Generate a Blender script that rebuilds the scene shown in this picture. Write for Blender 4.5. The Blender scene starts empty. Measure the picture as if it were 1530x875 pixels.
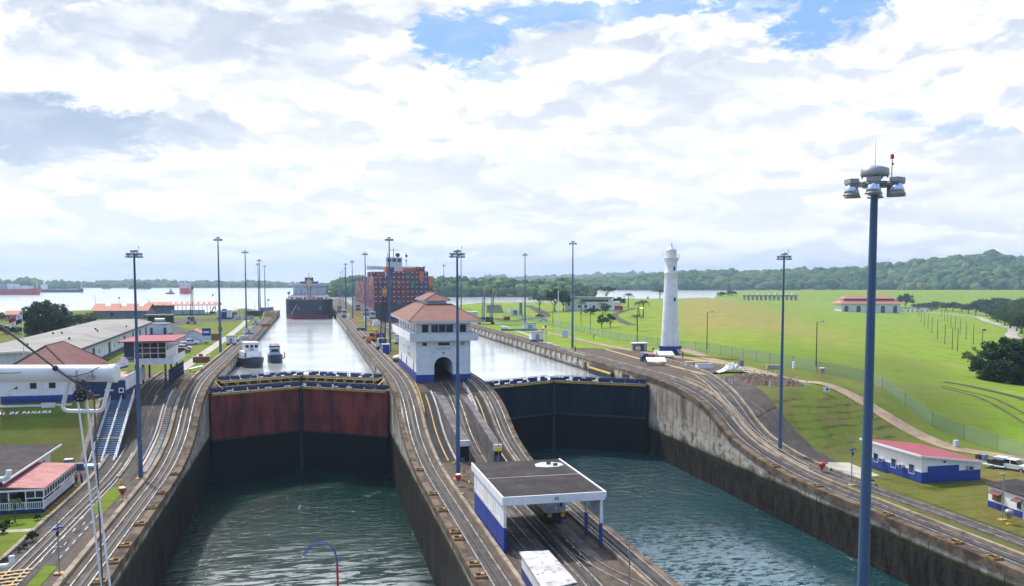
import bpy, bmesh, math, random
import numpy as np
from mathutils import Vector, Matrix
R = math.radians
rnd = random.Random(7)
SC = bpy.context.scene
COL = SC.collection

# ------------------------------------------------------------------ camera, sky, sun, exposure
CAM_Z = 19.5
FPX, PCX, PCY, HOR = 1300.0, 765.0, 510.0, 419.0
YAW = math.atan((765 - 463) / FPX)
PIT = math.atan((PCY - HOR) / FPX)
cd = bpy.data.cameras.new('camera')
cam = bpy.data.objects.new('camera', cd)
COL.objects.link(cam)
cam.location = (0, 0, CAM_Z)
cam.rotation_euler = (R(90) - PIT, 0, -YAW)
cd.sensor_width = 36
cd.lens = 36 * FPX / 1530
cd.shift_y = (PCY - 437.5) / 1530
cd.clip_end = 30000
cd.clip_start = 0.3
SC.camera = cam
SC.view_settings.view_transform = 'Standard'
SC.view_settings.look = 'None'
SC.view_settings.exposure = 0.57
SC.view_settings.gamma = 1
SC.view_settings.use_curve_mapping = False
SC.cycles.max_bounces = 8
SC.cycles.transparent_max_bounces = 16
SC.cycles.volume_bounces = 0
SC.cycles.use_denoising = True

SUN_EL, SUN_AZ = R(52), R(-24)          # azimuth measured from +y towards +x
sd = bpy.data.lights.new('sun', 'SUN')
sd.energy = 3.2
sd.angle = R(3.0)
sd.color = (1.0, 0.95, 0.86)
sun = bpy.data.objects.new('sun', sd)
COL.objects.link(sun)
S = Vector((math.sin(SUN_AZ) * math.cos(SUN_EL), math.cos(SUN_AZ) * math.cos(SUN_EL), math.sin(SUN_EL)))
sun.rotation_euler = S.to_track_quat('Z', 'Y').to_euler()
sun.location = S * 400


class N:
    """small wrapper for building node trees"""
    def __init__(s, tree):
        s.t = tree

    def node(s, typ, **kw):
        n = s.t.nodes.new(typ)
        for k, v in kw.items():
            setattr(n, k, v)
        return n

    def put(s, sock, v):
        if v is None:
            return
        if isinstance(v, bpy.types.NodeSocket):
            s.t.links.new(v, sock)
        else:
            if hasattr(sock.default_value, '__len__') and not hasattr(v, '__len__'):
                v = [v] * len(sock.default_value)
            if hasattr(v, '__len__') and len(v) == 3 and len(sock.default_value) == 4:
                v = (*v, 1)
            sock.default_value = v

    def m(s, op, a, b=None, c=None, clamp=False):
        n = s.node('ShaderNodeMath', operation=op, use_clamp=clamp)
        for i, v in enumerate((a, b, c)):
            s.put(n.inputs[i], v)
        return n.outputs[0]

    def mix(s, f, a, b, blend='MIX'):
        n = s.node('ShaderNodeMix', data_type='RGBA', blend_type=blend)
        s.put(n.inputs[0], f)
        s.put(n.inputs[6], a)
        s.put(n.inputs[7], b)
        return n.outputs[2]

    def noise(s, vec, scale=1, detail=4, rough=.55, dist=0, typ='FBM'):
        n = s.node('ShaderNodeTexNoise')
        s.put(n.inputs['Vector'], vec)
        n.inputs['Scale'].default_value = scale
        n.inputs['Detail'].default_value = detail
        n.inputs['Roughness'].default_value = rough
        n.inputs['Distortion'].default_value = dist
        return n.outputs['Fac']

    def vor(s, vec, scale=1, out='Distance', feature='F1'):
        n = s.node('ShaderNodeTexVoronoi', feature=feature)
        s.put(n.inputs['Vector'], vec)
        n.inputs['Scale'].default_value = scale
        return n.outputs[out]

    def ramp(s, f, a, b, lo=0.0, hi=1.0, smooth=True):
        n = s.node('ShaderNodeMapRange', interpolation_type='SMOOTHSTEP' if smooth else 'LINEAR')
        s.put(n.inputs[0], f)
        for i, v in enumerate((a, b, lo, hi)):
            s.put(n.inputs[i + 1], v)
        return n.outputs[0]

    def vm(s, vec, scale=(1, 1, 1), loc=(0, 0, 0), rot=(0, 0, 0)):
        n = s.node('ShaderNodeMapping')
        s.put(n.inputs[0], vec)
        n.inputs['Location'].default_value = loc
        n.inputs['Rotation'].default_value = rot
        n.inputs['Scale'].default_value = scale
        return n.outputs[0]

    def sep(s, v):
        n = s.node('ShaderNodeSeparateXYZ')
        s.put(n.inputs[0], v)
        return n.outputs

    def comb(s, x, y, z):
        n = s.node('ShaderNodeCombineXYZ')
        for i, v in enumerate((x, y, z)):
            s.put(n.inputs[i], v)
        return n.outputs[0]

    def bump(s, h, strength=.3, dist=.1, normal=None):
        n = s.node('ShaderNodeBump')
        n.inputs['Strength'].default_value = strength
        n.inputs['Distance'].default_value = dist
        s.put(n.inputs['Height'], h)
        if normal is not None:
            s.put(n.inputs['Normal'], normal)
        return n.outputs[0]

    def pos(s):
        return s.node('ShaderNodeNewGeometry').outputs['Position']

    def obj(s):
        return s.node('ShaderNodeTexCoord').outputs['Object']


def pxdir(px, py):
    f = Vector((math.sin(YAW) * math.cos(PIT), math.cos(YAW) * math.cos(PIT), -math.sin(PIT)))
    r = Vector((math.cos(YAW), -math.sin(YAW), 0))
    u = r.cross(f)
    return (f + r * ((px - PCX) / FPX) + u * ((PCY - py) / FPX)).normalized()


def G(px, py, z=0.0):
    d = pxdir(px, py)
    t = (z - CAM_Z) / d.z
    return Vector((d.x * t, d.y * t, z))


def AD(px, py, depth):
    """point on the sight line at a distance along the optical axis"""
    f = Vector((math.sin(YAW) * math.cos(PIT), math.cos(YAW) * math.cos(PIT), -math.sin(PIT)))
    d = pxdir(px, py)
    return Vector((0, 0, CAM_Z)) + d * (depth / d.dot(f))


# world: Nishita sky seen through broken bright cloud (cloud layer laid out by direction on the sky)
W = bpy.data.worlds.new('World')
SC.world = W
W.use_nodes = True
W.node_tree.nodes.clear()
w = N(W.node_tree)
sky = w.node('ShaderNodeTexSky', sky_type='NISHITA', sun_disc=False, sun_elevation=SUN_EL, sun_rotation=SUN_AZ,
             altitude=50, air_density=1.0, dust_density=1.0, ozone_density=2.0)
dv = w.node('ShaderNodeTexCoord').outputs['Generated']
dx, dy, dz = w.sep(dv)
az = w.m('ARCTAN2', dx, dy)
el = w.m('ARCSINE', dz)
P0 = w.comb(w.m('MULTIPLY', dx, 6.0), w.m('MULTIPLY', dy, 6.0), w.m('MULTIPLY', w.m('POWER', w.m('MAXIMUM', dz, 0.0), .78), 12.5))
wn = w.node('ShaderNodeTexNoise')
w.put(wn.inputs['Vector'], P0)
wn.inputs['Scale'].default_value = 1.7
wn.inputs['Detail'].default_value = 4
wv = w.node('ShaderNodeVectorMath', operation='MULTIPLY_ADD')
w.put(wv.inputs[0], wn.outputs['Color'])
wv.inputs[1].default_value = (.55, .55, .55)
w.put(wv.inputs[2], P0)
P1 = wv.outputs[0]


def heap(off):
    """billowing cloud density"""
    p = w.vm(P1, loc=off)
    a = w.noise(p, .9, 7, .56)
    v1 = w.vor(p, 1.9, feature='F1')
    v2 = w.vor(p, 4.6, feature='F1')
    return w.m('ADD', a, w.m('ADD', w.m('MULTIPLY', v1, -.20), w.m('MULTIPLY', v2, -.09)))


n1 = w.noise(P1, 1.0, 5, .58)
n2 = w.noise(P1, 2.6, 6, .62)
n4 = w.noise(P1, 8.0, 4, .62)
h0 = heap((0, 0, 0))
h1 = heap((0, .03, .20))                # the same heaps a step higher: what lies above shades what lies below
edge = w.m('ADD', w.m('SUBTRACT', n2, .5), w.m('MULTIPLY', w.m('SUBTRACT', n4, .5), .7))


def blob(px, py, sx, sy, amp=1.0, wob=1.6):
    d = pxdir(px, py)
    a0, e0 = math.atan2(d.x, d.y), math.asin(d.z)
    u = w.m('DIVIDE', w.m('SUBTRACT', az, a0), sx / FPX)
    v = w.m('DIVIDE', w.m('SUBTRACT', el, e0), sy / FPX)
    q = w.m('ADD', w.m('MULTIPLY', u, u), w.m('MULTIPLY', v, v))
    q = w.m('ADD', q, w.m('MULTIPLY', edge, -wob * 1.6))
    return w.ramp(q, 1.35, 0.3, 0, amp)


def total(items):
    o = None
    for it in items:
        b = blob(*it)
        o = b if o is None else w.m('MAXIMUM', o, b)
    return o


holes = total([(690, 62, 70, 42, 1, 2.6), (840, 22, 130, 20, .9, 2.6), (1000, 8, 110, 16, .9, 2.8), (1238, 18, 88, 42, 1, 2.6), (740, 100, 60, 22, .55, 2.6), (1140, 14, 50, 20, .6, 3), (1470, 190, 60, 14, .4, 2.8), (1330, 172, 40, 8, .5, 2.8)])
dark = total([(60, 195, 170, 46, 1, 1.8), (210, 196, 110, 26, .75, 2.2), (322, 195, 36, 26, .6, 2.2)])
grey = total([(255, 45, 170, 52, .75, 1.8), (60, 95, 70, 40, .3, 2), (455, 85, 60, 60, .35, 2), (770, 255, 130, 55, .55, 1.8),
              (850, 312, 110, 18, .6, 2.2), (960, 130, 150, 60, .3, 2), (1450, 285, 120, 36, .7, 2), (1420, 318, 150, 18, .8, 2.2),
              (1210, 245, 140, 40, .3, 2), (450, 10, 260, 24, .45, 2), (1490, 215, 70, 30, .6, 2.4), (1150, 330, 150, 16, .5, 2.2), (690, 300, 120, 16, .35, 2.2), (430, 280, 120, 24, .2, 2)])
shade = w.ramp(w.m('ADD', w.m('SUBTRACT', h1, h0), w.m('MULTIPLY', w.m('SUBTRACT', n4, .5), .10)), -.045, .095)
lit = w.mix(shade, (9.9, 9.9, 9.9), (5.2, 5.75, 6.6))
lit = w.mix(w.ramp(h0, .22, .40, .6, 0), lit, (6.4, 6.7, 7.3))
lit = w.mix(w.m('MULTIPLY', grey, w.ramp(n1, .68, .38, .45, 1.0)), lit, (3.9, 4.5, 5.7))
lit = w.mix(w.m('MULTIPLY', dark, w.ramp(n1, .66, .4, .55, 1.0)), lit, (1.9, 2.9, 4.6))
hz = w.ramp(el, .02, .30, 1, 0)
lit = w.mix(w.m('MULTIPLY', hz, .55), lit, (8.9, 9.0, 9.3))
open_ = w.m('MULTIPLY', holes, w.ramp(n1, .80, .52, .35, 1.0))
sdot = w.m('ADD', w.m('ADD', w.m('MULTIPLY', dx, S.x), w.m('MULTIPLY', dy, S.y)), w.m('MULTIPLY', dz, S.z))
glow = w.m('MULTIPLY', w.ramp(sdot, .62, .97), w.ramp(el, .36, .62))
lit = w.mix(w.m('MULTIPLY', glow, .9), lit, (17, 16.6, 16))             # thin bright cloud round the veiled sun, above the frame
wild = w.m('MULTIPLY', w.ramp(n1, .52, .40), w.ramp(el, .45, .7, 0, .8))
wild = w.m('MAXIMUM', wild, w.ramp(dy, .25, -.35, 0, .78))                # clear blue sky behind the ship
open_ = w.m('MAXIMUM', open_, wild)
bluesky = w.mix(1.0, sky.outputs[0], (2.6, 2.5, 2.5), 'MULTIPLY')
bluesky = w.mix(.9, bluesky, (1.9, 3.6, 6.5))
skyc = w.mix(open_, lit, bluesky)
bg = w.node('ShaderNodeBackground')
w.put(bg.inputs[0], skyc)
bg.inputs[1].default_value = 0.09
W.node_tree.links.new(bg.outputs[0], w.node('ShaderNodeOutputWorld').inputs[0])

# ------------------------------------------------------------------ mesh helpers
class MB:
    """collects shapes and links them as ONE mesh object"""
    def __init__(s):
        s.v, s.f, s.mi, s.sm = [], [], [], []
        s.cur = 0
        s.smooth = False

    def add(s, vs, fs, M=None):
        b = len(s.v)
        if M is not None:
            vs = [M @ Vector(v) for v in vs]
        s.v.extend([tuple(v) for v in vs])
        for f in fs:
            s.f.append([b + i for i in f])
            s.mi.append(s.cur)
            s.sm.append(s.smooth)
        return s

    def mat(s, i):
        s.cur = i
        return s

    def box(s, c, d, rz=0, rx=0, ry=0, taper=1.0):
        x, y, z = d[0] / 2, d[1] / 2, d[2] / 2
        t = taper
        vs = [(-x, -y, -z), (x, -y, -z), (x, y, -z), (-x, y, -z), (-x * t, -y * t, z), (x * t, -y * t, z), (x * t, y * t, z), (-x * t, y * t, z)]
        M = Matrix.Translation(c) @ Matrix.Rotation(rz, 4, 'Z') @ Matrix.Rotation(ry, 4, 'Y') @ Matrix.Rotation(rx, 4, 'X')
        return s.add(vs, [(0, 3, 2, 1), (4, 5, 6, 7), (0, 1, 5, 4), (1, 2, 6, 5), (2, 3, 7, 6), (3, 0, 4, 7)], M)

    def b(s, x0, x1, y0, y1, z0, z1):
        return s.box(((x0 + x1) / 2, (y0 + y1) / 2, (z0 + z1) / 2), (abs(x1 - x0), abs(y1 - y0), abs(z1 - z0)))

    def bar(s, p, q, wd, hd=None):
        """square bar between two points"""
        p, q = Vector(p), Vector(q)
        hd = hd or wd
        d = q - p
        L = d.length
        if L < 1e-6:
            return s
        M = Matrix.Translation((p + q) / 2) @ d.to_track_quat('Z', 'Y').to_matrix().to_4x4()
        x, y, z = wd / 2, hd / 2, L / 2
        vs = [(-x, -y, -z), (x, -y, -z), (x, y, -z), (-x, y, -z), (-x, -y, z), (x, -y, z), (x, y, z), (-x, y, z)]
        return s.add(vs, [(0, 3, 2, 1), (4, 5, 6, 7), (0, 1, 5, 4), (1, 2, 6, 5), (2, 3, 7, 6), (3, 0, 4, 7)], M)

    def cyl(s, p, q, r0, r1=None, n=12, caps=True):
        p, q = Vector(p), Vector(q)
        r1 = r0 if r1 is None else r1
        d = q - p
        M = Matrix.Translation(p) @ d.to_track_quat('Z', 'Y').to_matrix().to_4x4()
        L = d.length
        vs = []
        for k in range(n):
            a = 2 * math.pi * k / n
            vs.append((r0 * math.cos(a), r0 * math.sin(a), 0))
        for k in range(n):
            a = 2 * math.pi * k / n
            vs.append((r1 * math.cos(a), r1 * math.sin(a), L))
        keep = s.smooth
        s.smooth = n > 6
        s.add(vs, [(k, (k + 1) % n, n + (k + 1) % n, n + k) for k in range(n)], M)
        s.smooth = False
        if caps:
            s.add(vs[:n], [tuple(reversed(range(n)))], M)
            s.add(vs[n:], [tuple(range(n))], M)
        s.smooth = keep
        return s

    def tube(s, pts, r, n=8):
        pts = [Vector(p) for p in pts]
        rings = []
        up = Vector((0, 0, 1))
        for i, p in enumerate(pts):
            d = (pts[min(i + 1, len(pts) - 1)] - pts[max(i - 1, 0)]).normalized()
            a = d.cross(up)
            if a.length < 1e-3:
                a = d.cross(Vector((0, 1, 0)))
            a.normalize()
            b = a.cross(d)
            rr = r[i] if hasattr(r, '__len__') else r
            rings.append([p + (a * math.cos(2 * math.pi * k / n) + b * math.sin(2 * math.pi * k / n)) * rr for k in range(n)])
        s.smooth = True
        vs = [v for ring in rings for v in ring]
        fs = [(i * n + k, i * n + (k + 1) % n, (i + 1) * n + (k + 1) % n, (i + 1) * n + k) for i in range(len(pts) - 1) for k in range(n)]
        s.add(vs, fs)
        s.smooth = False
        s.add(rings[0], [tuple(range(n))])
        s.add(rings[-1], [tuple(range(n))])
        return s

    def lathe(s, prof, n=24, c=(0, 0, 0), smooth=True):
        vs, fs = [], []
        for (r, z) in prof:
            for k in range(n):
                a = 2 * math.pi * k / n
                vs.append((c[0] + r * math.cos(a), c[1] + r * math.sin(a), c[2] + z))
        for i in range(len(prof) - 1):
            for k in range(n):
                fs.append((i * n + k, i * n + (k + 1) % n, (i + 1) * n + (k + 1) % n, (i + 1) * n + k))
        s.smooth = smooth
        s.add(vs, fs)
        s.smooth = False
        m = len(prof) - 1
        s.add(vs[:n], [tuple(reversed(range(n)))])
        s.add(vs[m * n:], [tuple(range(n))])
        return s

    def prism(s, poly, axis, a, b):
        """extrude a 2D polygon along axis 'x','y' or 'z' from a to b"""
        n = len(poly)
        def p3(u, v, t):
            return {'x': (t, u, v), 'y': (u, t, v), 'z': (u, v, t)}[axis]
        vs = [p3(u, v, a) for u, v in poly] + [p3(u, v, b) for u, v in poly]
        fs = [tuple(range(n)), tuple(range(n, 2 * n))] + [(k, (k + 1) % n, n + (k + 1) % n, n + k) for k in range(n)]
        return s.add(vs, fs)

    def ball(s, c, r, sub=1, sq=(1, 1, 1), jit=0.0, rng=rnd):
        bm = bmesh.new()
        bmesh.ops.create_icosphere(bm, subdivisions=sub, radius=1)
        vs = []
        for v in bm.verts:
            k = r * (1 + (rng.random() - .5) * 2 * jit)
            vs.append((c[0] + v.co.x * k * sq[0], c[1] + v.co.y * k * sq[1], c[2] + v.co.z * k * sq[2]))
        fs = [tuple(v.index for v in f.verts) for f in bm.faces]
        bm.free()
        s.smooth = True
        s.add(vs, fs)
        s.smooth = False
        return s

    def mesh(s, name, mats, fix=True):
        me = bpy.data.meshes.new(name)
        me.from_pydata(s.v, [], s.f)
        for m in (mats if isinstance(mats, (list, tuple)) else [mats]):
            me.materials.append(m)
        me.polygons.foreach_set('material_index', s.mi)
        me.polygons.foreach_set('use_smooth', s.sm)
        if fix:
            bm = bmesh.new()
            bm.from_mesh(me)
            bmesh.ops.recalc_face_normals(bm, faces=bm.faces)
            bm.to_mesh(me)
            bm.free()
        me.update()
        return me

    def build(s, name, mats, parent=None, fix=True):
        return link(name, s.mesh(name, mats, fix), parent)


def link(name, me, parent=None):
    o = bpy.data.objects.new(name, me)
    COL.objects.link(o)
    if parent is not None:
        o.parent = parent
    return o


def tag(o, label, cat, group=None, kind=None):
    if label:
        o['label'] = label
    if cat:
        o['category'] = cat
    if group:
        o['group'] = group
    if kind:
        o['kind'] = kind
    return o


def thing(name, label, cat, loc=(0, 0, 0), rz=0, group=None):
    o = bpy.data.objects.new(name, None)
    o.empty_display_size = .5
    COL.objects.link(o)
    o.location = loc
    o.rotation_euler = (0, 0, rz)
    return tag(o, label, cat, group)


def struct(o):
    o['kind'] = 'structure'
    return o


def dup(root, loc, rz=0, label=None, group=None, scale=None):
    def cp(o, par):
        c = o.copy()
        COL.objects.link(c)
        if par is not None:
            c.parent = par
        for ch in list(o.children):
            cp(ch, c)
        return c
    r = cp(root, None)
    r.location = loc
    r.rotation_euler = (0, 0, rz)
    if scale:
        r.scale = scale if hasattr(scale, '__len__') else (scale,) * 3
    if label:
        r['label'] = label
    if group:
        r['group'] = group
    return r


class Kind:
    """first call places the prototype itself, later calls place copies"""
    def __init__(s, make):
        s.make, s.root = make, None

    def at(s, loc, rz=0, label=None, group=None, scale=None):
        if s.root is None:
            s.root = s.make()
            r = s.root
            r.location = loc
            r.rotation_euler = (0, 0, rz)
            if scale:
                r.scale = scale if hasattr(scale, '__len__') else (scale,) * 3
            if label:
                r['label'] = label
            if group:
                r['group'] = group
            return r
        return dup(s.root, loc, rz, label, group, scale)


# ------------------------------------------------------------------ materials
def newmat(name):
    m = bpy.data.materials.new(name)
    m.use_nodes = True
    m.node_tree.nodes.clear()
    n = N(m.node_tree)
    out = n.node('ShaderNodeOutputMaterial')
    bs = n.node('ShaderNodeBsdfPrincipled')
    m.node_tree.links.new(bs.outputs[0], out.inputs[0])
    return m, n, bs, out


def pbr(name, c1, c2=None, scale=1.0, rough=.7, metal=0, bump=0, bscale=None, spec=None, lo=.38, hi=.64, world=False, detail=5, dirt=None, stretch=None):
    m, n, bs, out = newmat(name)
    p = n.pos() if world else n.obj()
    if stretch:
        p = n.vm(p, stretch)
    c2 = c2 or tuple(x * .78 for x in c1)
    f = n.ramp(n.noise(p, scale, detail, .6), lo, hi)
    c = n.mix(f, c1, c2)
    if dirt:
        c = n.mix(n.ramp(n.noise(p, scale * 3.1, 6, .65), .52, .70, 0, dirt[1]), c, dirt[0])
    n.put(bs.inputs['Base Color'], c)
    bs.inputs['Roughness'].default_value = rough
    bs.inputs['Metallic'].default_value = metal
    if spec is not None:
        bs.inputs['Specular IOR Level'].default_value = spec
    if bump:
        n.put(bs.inputs['Normal'], n.bump(n.noise(p, bscale or scale * 6, 4), bump, .05))
    return m


def glossy(name, c, rough=.3, metal=0):
    m, n, bs, out = newmat(name)
    bs.inputs['Base Color'].default_value = (*c, 1)
    bs.inputs['Roughness'].default_value = rough
    bs.inputs['Metallic'].default_value = metal
    return m


def roofmat(name, c1, c2, pitch=.5, axis=2, worn=(0.3, .25, .2), wf=.25):
    """tiles or ribbed sheets: fine courses in bump and tone"""
    m, n, bs, out = newmat(name)
    p = n.obj()
    x, y, z = n.sep(p)
    course = n.m('FRACT', n.m('DIVIDE', (x, y, z)[axis], pitch))
    rib = n.m('ABSOLUTE', n.m('SUBTRACT', course, .5))
    c = n.mix(n.ramp(n.noise(p, .35, 5, .65), .35, .66), c1, c2)
    c = n.mix(n.ramp(n.noise(p, 1.9, 6, .7), .53, .72, 0, wf), c, worn)
    c = n.mix(n.ramp(rib, .36, .5, 0, .45), c, tuple(k * .35 for k in c1))
    n.put(bs.inputs['Base Color'], c)
    bs.inputs['Roughness'].default_value = .75
    n.put(bs.inputs['Normal'], n.bump(rib, .5, .08))
    return m


def concrete_wall(name, base, light, dark, tide, wet=(.018, .017, .015)):
    """old lock masonry: joints, run-down streaks, lime bloom, and the dark wet band under the high-water mark"""
    m, n, bs, out = newmat(name)
    p = n.pos()
    x, y, z = n.sep(p)
    str1 = n.noise(n.vm(p, (.9, .9, .05)), 1.0, 6, .65)
    str2 = n.noise(n.vm(p, (.22, .22, .03)), 1.0, 5, .6)
    blot = n.noise(p, .35, 6, .65)
    c = n.mix(n.ramp(blot, .3, .7), base, light)
    c = n.mix(n.ramp(str1, .48, .68, 0, .85), c, dark)
    c = n.mix(n.ramp(str2, .5, .66, 0, .6), c, tuple(k * .6 for k in dark))
    # lime bloom fringe just above the tide mark
    wob = n.m('MULTIPLY', n.m('SUBTRACT', n.noise(p, .22, 5, .6), .5), 4.5)
    h = n.m('SUBTRACT', n.m('ADD', z, wob), tide)
    fr = n.m('MULTIPLY', n.ramp(h, -.2, .5), n.ramp(h, 5.5, 1.5))
    c = n.mix(n.m('MULTIPLY', fr, n.ramp(n.noise(p, .9, 7, .72), .43, .56, 0, .9)), c, (.46, .44, .40))
    wetf = n.ramp(n.m('SUBTRACT', z, n.m('SUBTRACT', tide, n.m('MULTIPLY', wob, .16))), .25, -.35)
    wetc = n.mix(n.ramp(n.noise(n.vm(p, (1, 1, .35)), .7, 8, .7), .36, .66), wet, tuple(k * 3.2 for k in wet))
    algae = n.m('MULTIPLY', n.ramp(h, 1.0, -.1), n.ramp(h, -1.6, -.3))
    c = n.mix(wetf, c, wetc)
    c = n.mix(n.m('MULTIPLY', algae, .35), c, (.035, .05, .015))
    jt = n.m('ABSOLUTE', n.m('SUBTRACT', n.m('FRACT', n.m('DIVIDE', y, 11.0)), .5))
    jm = n.ramp(jt, .008, .004)
    jz = n.m('ABSOLUTE', n.m('SUBTRACT', n.m('FRACT', n.m('DIVIDE', z, 2.0)), .5))
    jm = n.m('MAXIMUM', jm, n.ramp(jz, .03, .012, 0, .25))
    c = n.mix(n.m('MULTIPLY', jm, .8), c, (.012, .011, .01))
    n.put(bs.inputs['Base Color'], c)
    n.put(bs.inputs['Roughness'], n.m('SUBTRACT', .92, n.m('MULTIPLY', wetf, .25)))
    bs.inputs['Specular IOR Level'].default_value = .1
    n.put(bs.inputs['Normal'], n.bump(n.m('SUBTRACT', n.noise(p, 1.6, 8, .7), jm), .7, .14))
    return m


def painted(name, c, stain, amt=.5, rough=.5):
    """painted masonry or sheet: rain streaks, grimy blotches, dirt rising from the foot"""
    m, n, bs, out = newmat(name)
    p = n.obj()
    x, y, z = n.sep(p)
    st = n.noise(n.vm(p, (1.6, 1.6, .07)), 1.0, 6, .68)
    bl = n.noise(p, .7, 6, .65)
    fi = n.noise(p, 5, 4, .6)
    cc = n.mix(n.ramp(bl, .35, .68), c, tuple(k * .86 for k in c))
    cc = n.mix(n.ramp(st, .50, .70, 0, amt), cc, stain)
    cc = n.mix(n.ramp(n.m('ADD', bl, n.m('MULTIPLY', fi, .3)), .72, .86, 0, amt * .9), cc, tuple(k * .7 for k in stain))
    cc = n.mix(n.m('MULTIPLY', n.ramp(z, .7, 0), n.ramp(fi, .3, .6, .1, amt)), cc, tuple(k * .5 for k in stain))
    n.put(bs.inputs['Base Color'], cc)
    n.put(bs.inputs['Roughness'], n.m('ADD', rough, n.m('MULTIPLY', bl, .2)))
    n.put(bs.inputs['Normal'], n.bump(n.m('ADD', fi, st), .15, .03))
    return m


def deck_mat(name, c1, c2, pale, joint=9.0, oil=.7):
    """trafficked concrete: long tyre and oil streaks, cross joints, pale scuffs, patches"""
    m, n, bs, out = newmat(name)
    p = n.pos()
    x, y, z = n.sep(p)
    a = n.noise(p, .35, 6, .65)
    lo = n.noise(n.vm(p, (2.2, .05, .4)), 1.0, 6, .65)
    fi = n.noise(p, 4.5, 6, .7)
    pt = n.noise(n.vm(p, (.5, .18, .3)), 1.0, 3, .5)
    c = n.mix(n.ramp(a, .34, .66), c1, c2)
    c = n.mix(n.ramp(lo, .50, .68, 0, oil), c, tuple(k * .38 for k in c2))
    c = n.mix(n.ramp(n.noise(n.vm(p, (1.1, .16, .5)), 1.0, 7, .72), .55, .68, 0, .6), c, pale)
    c = n.mix(n.ramp(pt, .60, .61, 0, .35), c, tuple(k * .6 for k in c1))
    c = n.mix(n.ramp(fi, .5, .75, 0, .4), c, tuple(k * .55 for k in c2))
    j = n.ramp(n.m('ABSOLUTE', n.m('SUBTRACT', n.m('FRACT', n.m('DIVIDE', y, joint)), .5)), .010, .004)
    c = n.mix(n.m('MULTIPLY', j, .7), c, (.015, .013, .012))
    n.put(bs.inputs['Base Color'], c)
    n.put(bs.inputs['Roughness'], n.ramp(lo, .45, .7, .9, .55))
    bs.inputs['Specular IOR Level'].default_value = .2
    n.put(bs.inputs['Normal'], n.bump(n.m('SUBTRACT', fi, j), .35, .04))
    return m


M = {}
M['wall'] = concrete_wall('lock concrete', (.25, .205, .165), (.42, .375, .33), (.050, .037, .030), -10.3, wet=(.012, .0105, .009))
M['wall_up'] = concrete_wall('upper lock concrete', (.25, .21, .17), (.36, .32, .27), (.10, .08, .065), -2.4, wet=(.03, .028, .024))
M['coping'] = pbr('worn coping', (.175, .132, .094), (.066, .048, .036), .5, .9, bump=.5, bscale=3, world=True, dirt=((.05, .04, .032), .6), spec=.12)
M['paving'] = deck_mat('lock top concrete', (.125, .094, .074), (.066, .050, .041), (.19, .165, .15))
M['paving_light'] = pbr('pale concrete', (.42, .39, .35), (.29, .26, .23), .3, .85, bump=.25, bscale=4, world=True, dirt=((.14, .12, .10), .5))
M['asphalt'] = deck_mat('asphalt', (.048, .043, .043), (.075, .064, .060), (.13, .12, .115), 30.0, .5)
M['asphalt_dark'] = pbr('dark sealed asphalt', (.015, .017, .020), (.030, .031, .034), .3, .7, bump=.2, bscale=7, world=True, spec=.12)
M['slab_grey'] = pbr('grey incline slab', (.12, .11, .115), (.20, .18, .18), .5, .85, world=True, dirt=((.07, .06, .06), .6), spec=.12)
M['rail'] = pbr('rail steel', (.34, .33, .33), (.16, .13, .12), .8, .5, metal=.4, world=True)
M['rail_pad'] = deck_mat('track bed', (.050, .046, .048), (.115, .092, .078), (.15, .14, .14), 6.0, .9)
M['curb'] = pbr('weathered kerb', (.34, .28, .22), (.20, .16, .13), .4, .9, world=True, dirt=((.08, .065, .05), .6), spec=.12)
M['white'] = painted('white paint', (.82, .83, .86), (.46, .43, .40), .26, .5)
M['white_clean'] = pbr('clean white paint', (.82, .83, .85), (.76, .77, .80), .6, .4)
M['white_worn'] = pbr('weathered white roof', (.62, .62, .64), (.40, .39, .40), .5, .7, dirt=((.03, .03, .033), .95), lo=.4, hi=.6)
M['blue'] = painted('royal blue paint', (.012, .050, .32), (.035, .045, .12), .6, .5)
M['kerb_white'] = pbr('limewashed kerb', (.48, .47, .47), (.30, .28, .27), .8, .85, world=True, dirt=((.12, .10, .09), .6))
M['blue_navy'] = pbr('navy blue paint', (.012, .034, .13), (.010, .026, .09), .6, .5)
M['blue_steel'] = pbr('blue grey pole paint', (.055, .115, .225), (.042, .092, .185), 1.2, .5, dirt=((.11, .15, .22), .5), stretch=(1, 1, .12))
M['yellow'] = pbr('yellow paint', (.72, .44, .03), (.55, .30, .03), 1.5, .55, dirt=((.22, .12, .04), .5))
M['yellow_bright'] = glossy('bright yellow', (.85, .65, .02), .5)
M['niche_rim'] = pbr('rusty ochre rim', (.33, .19, .06), (.20, .12, .05), 1.3, .8, dirt=((.08, .055, .04), .8), world=True)
M['ochre'] = pbr('worn ochre paint', (.55, .33, .10), (.42, .25, .09), 1.0, .7, dirt=((.20, .14, .09), .7), world=True)
M['red'] = glossy('red paint', (.45, .03, .03), .45)
M['orange'] = glossy('orange paint', (.65, .20, .03), .5)
M['steel'] = pbr('grey steel', (.33, .34, .36), (.24, .25, .27), 1.5, .5, metal=.35)
M['silver'] = pbr('silver paint', (.50, .53, .57), (.38, .40, .44), 1.0, .4, metal=.35, dirt=((.12, .11, .11), .5))
M['dark'] = glossy('dark steel', (.022, .024, .028), .6)
M['black'] = glossy('black void', (.006, .006, .007), .9)
M['puddle'] = glossy('rain puddle', (.80, .82, .85), .12, .8)
M['stair_blue'] = pbr('pale stair steel', (.11, .18, .29), (.085, .145, .24), 1.2, .5, dirt=((.2, .24, .3), .4))
M['glass'] = glossy('dark window glass', (.015, .02, .03), .08)
M['glass_blue'] = glossy('blue tinted glass', (.02, .05, .11), .1)
M['mirror'] = glossy('lamp glass', (.55, .68, .90), .12, .85)
M['tile_red'] = roofmat('red clay tile', (.195, .068, .050), (.145, .050, .040), .42, 2, (.29, .16, .12), .35)
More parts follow.
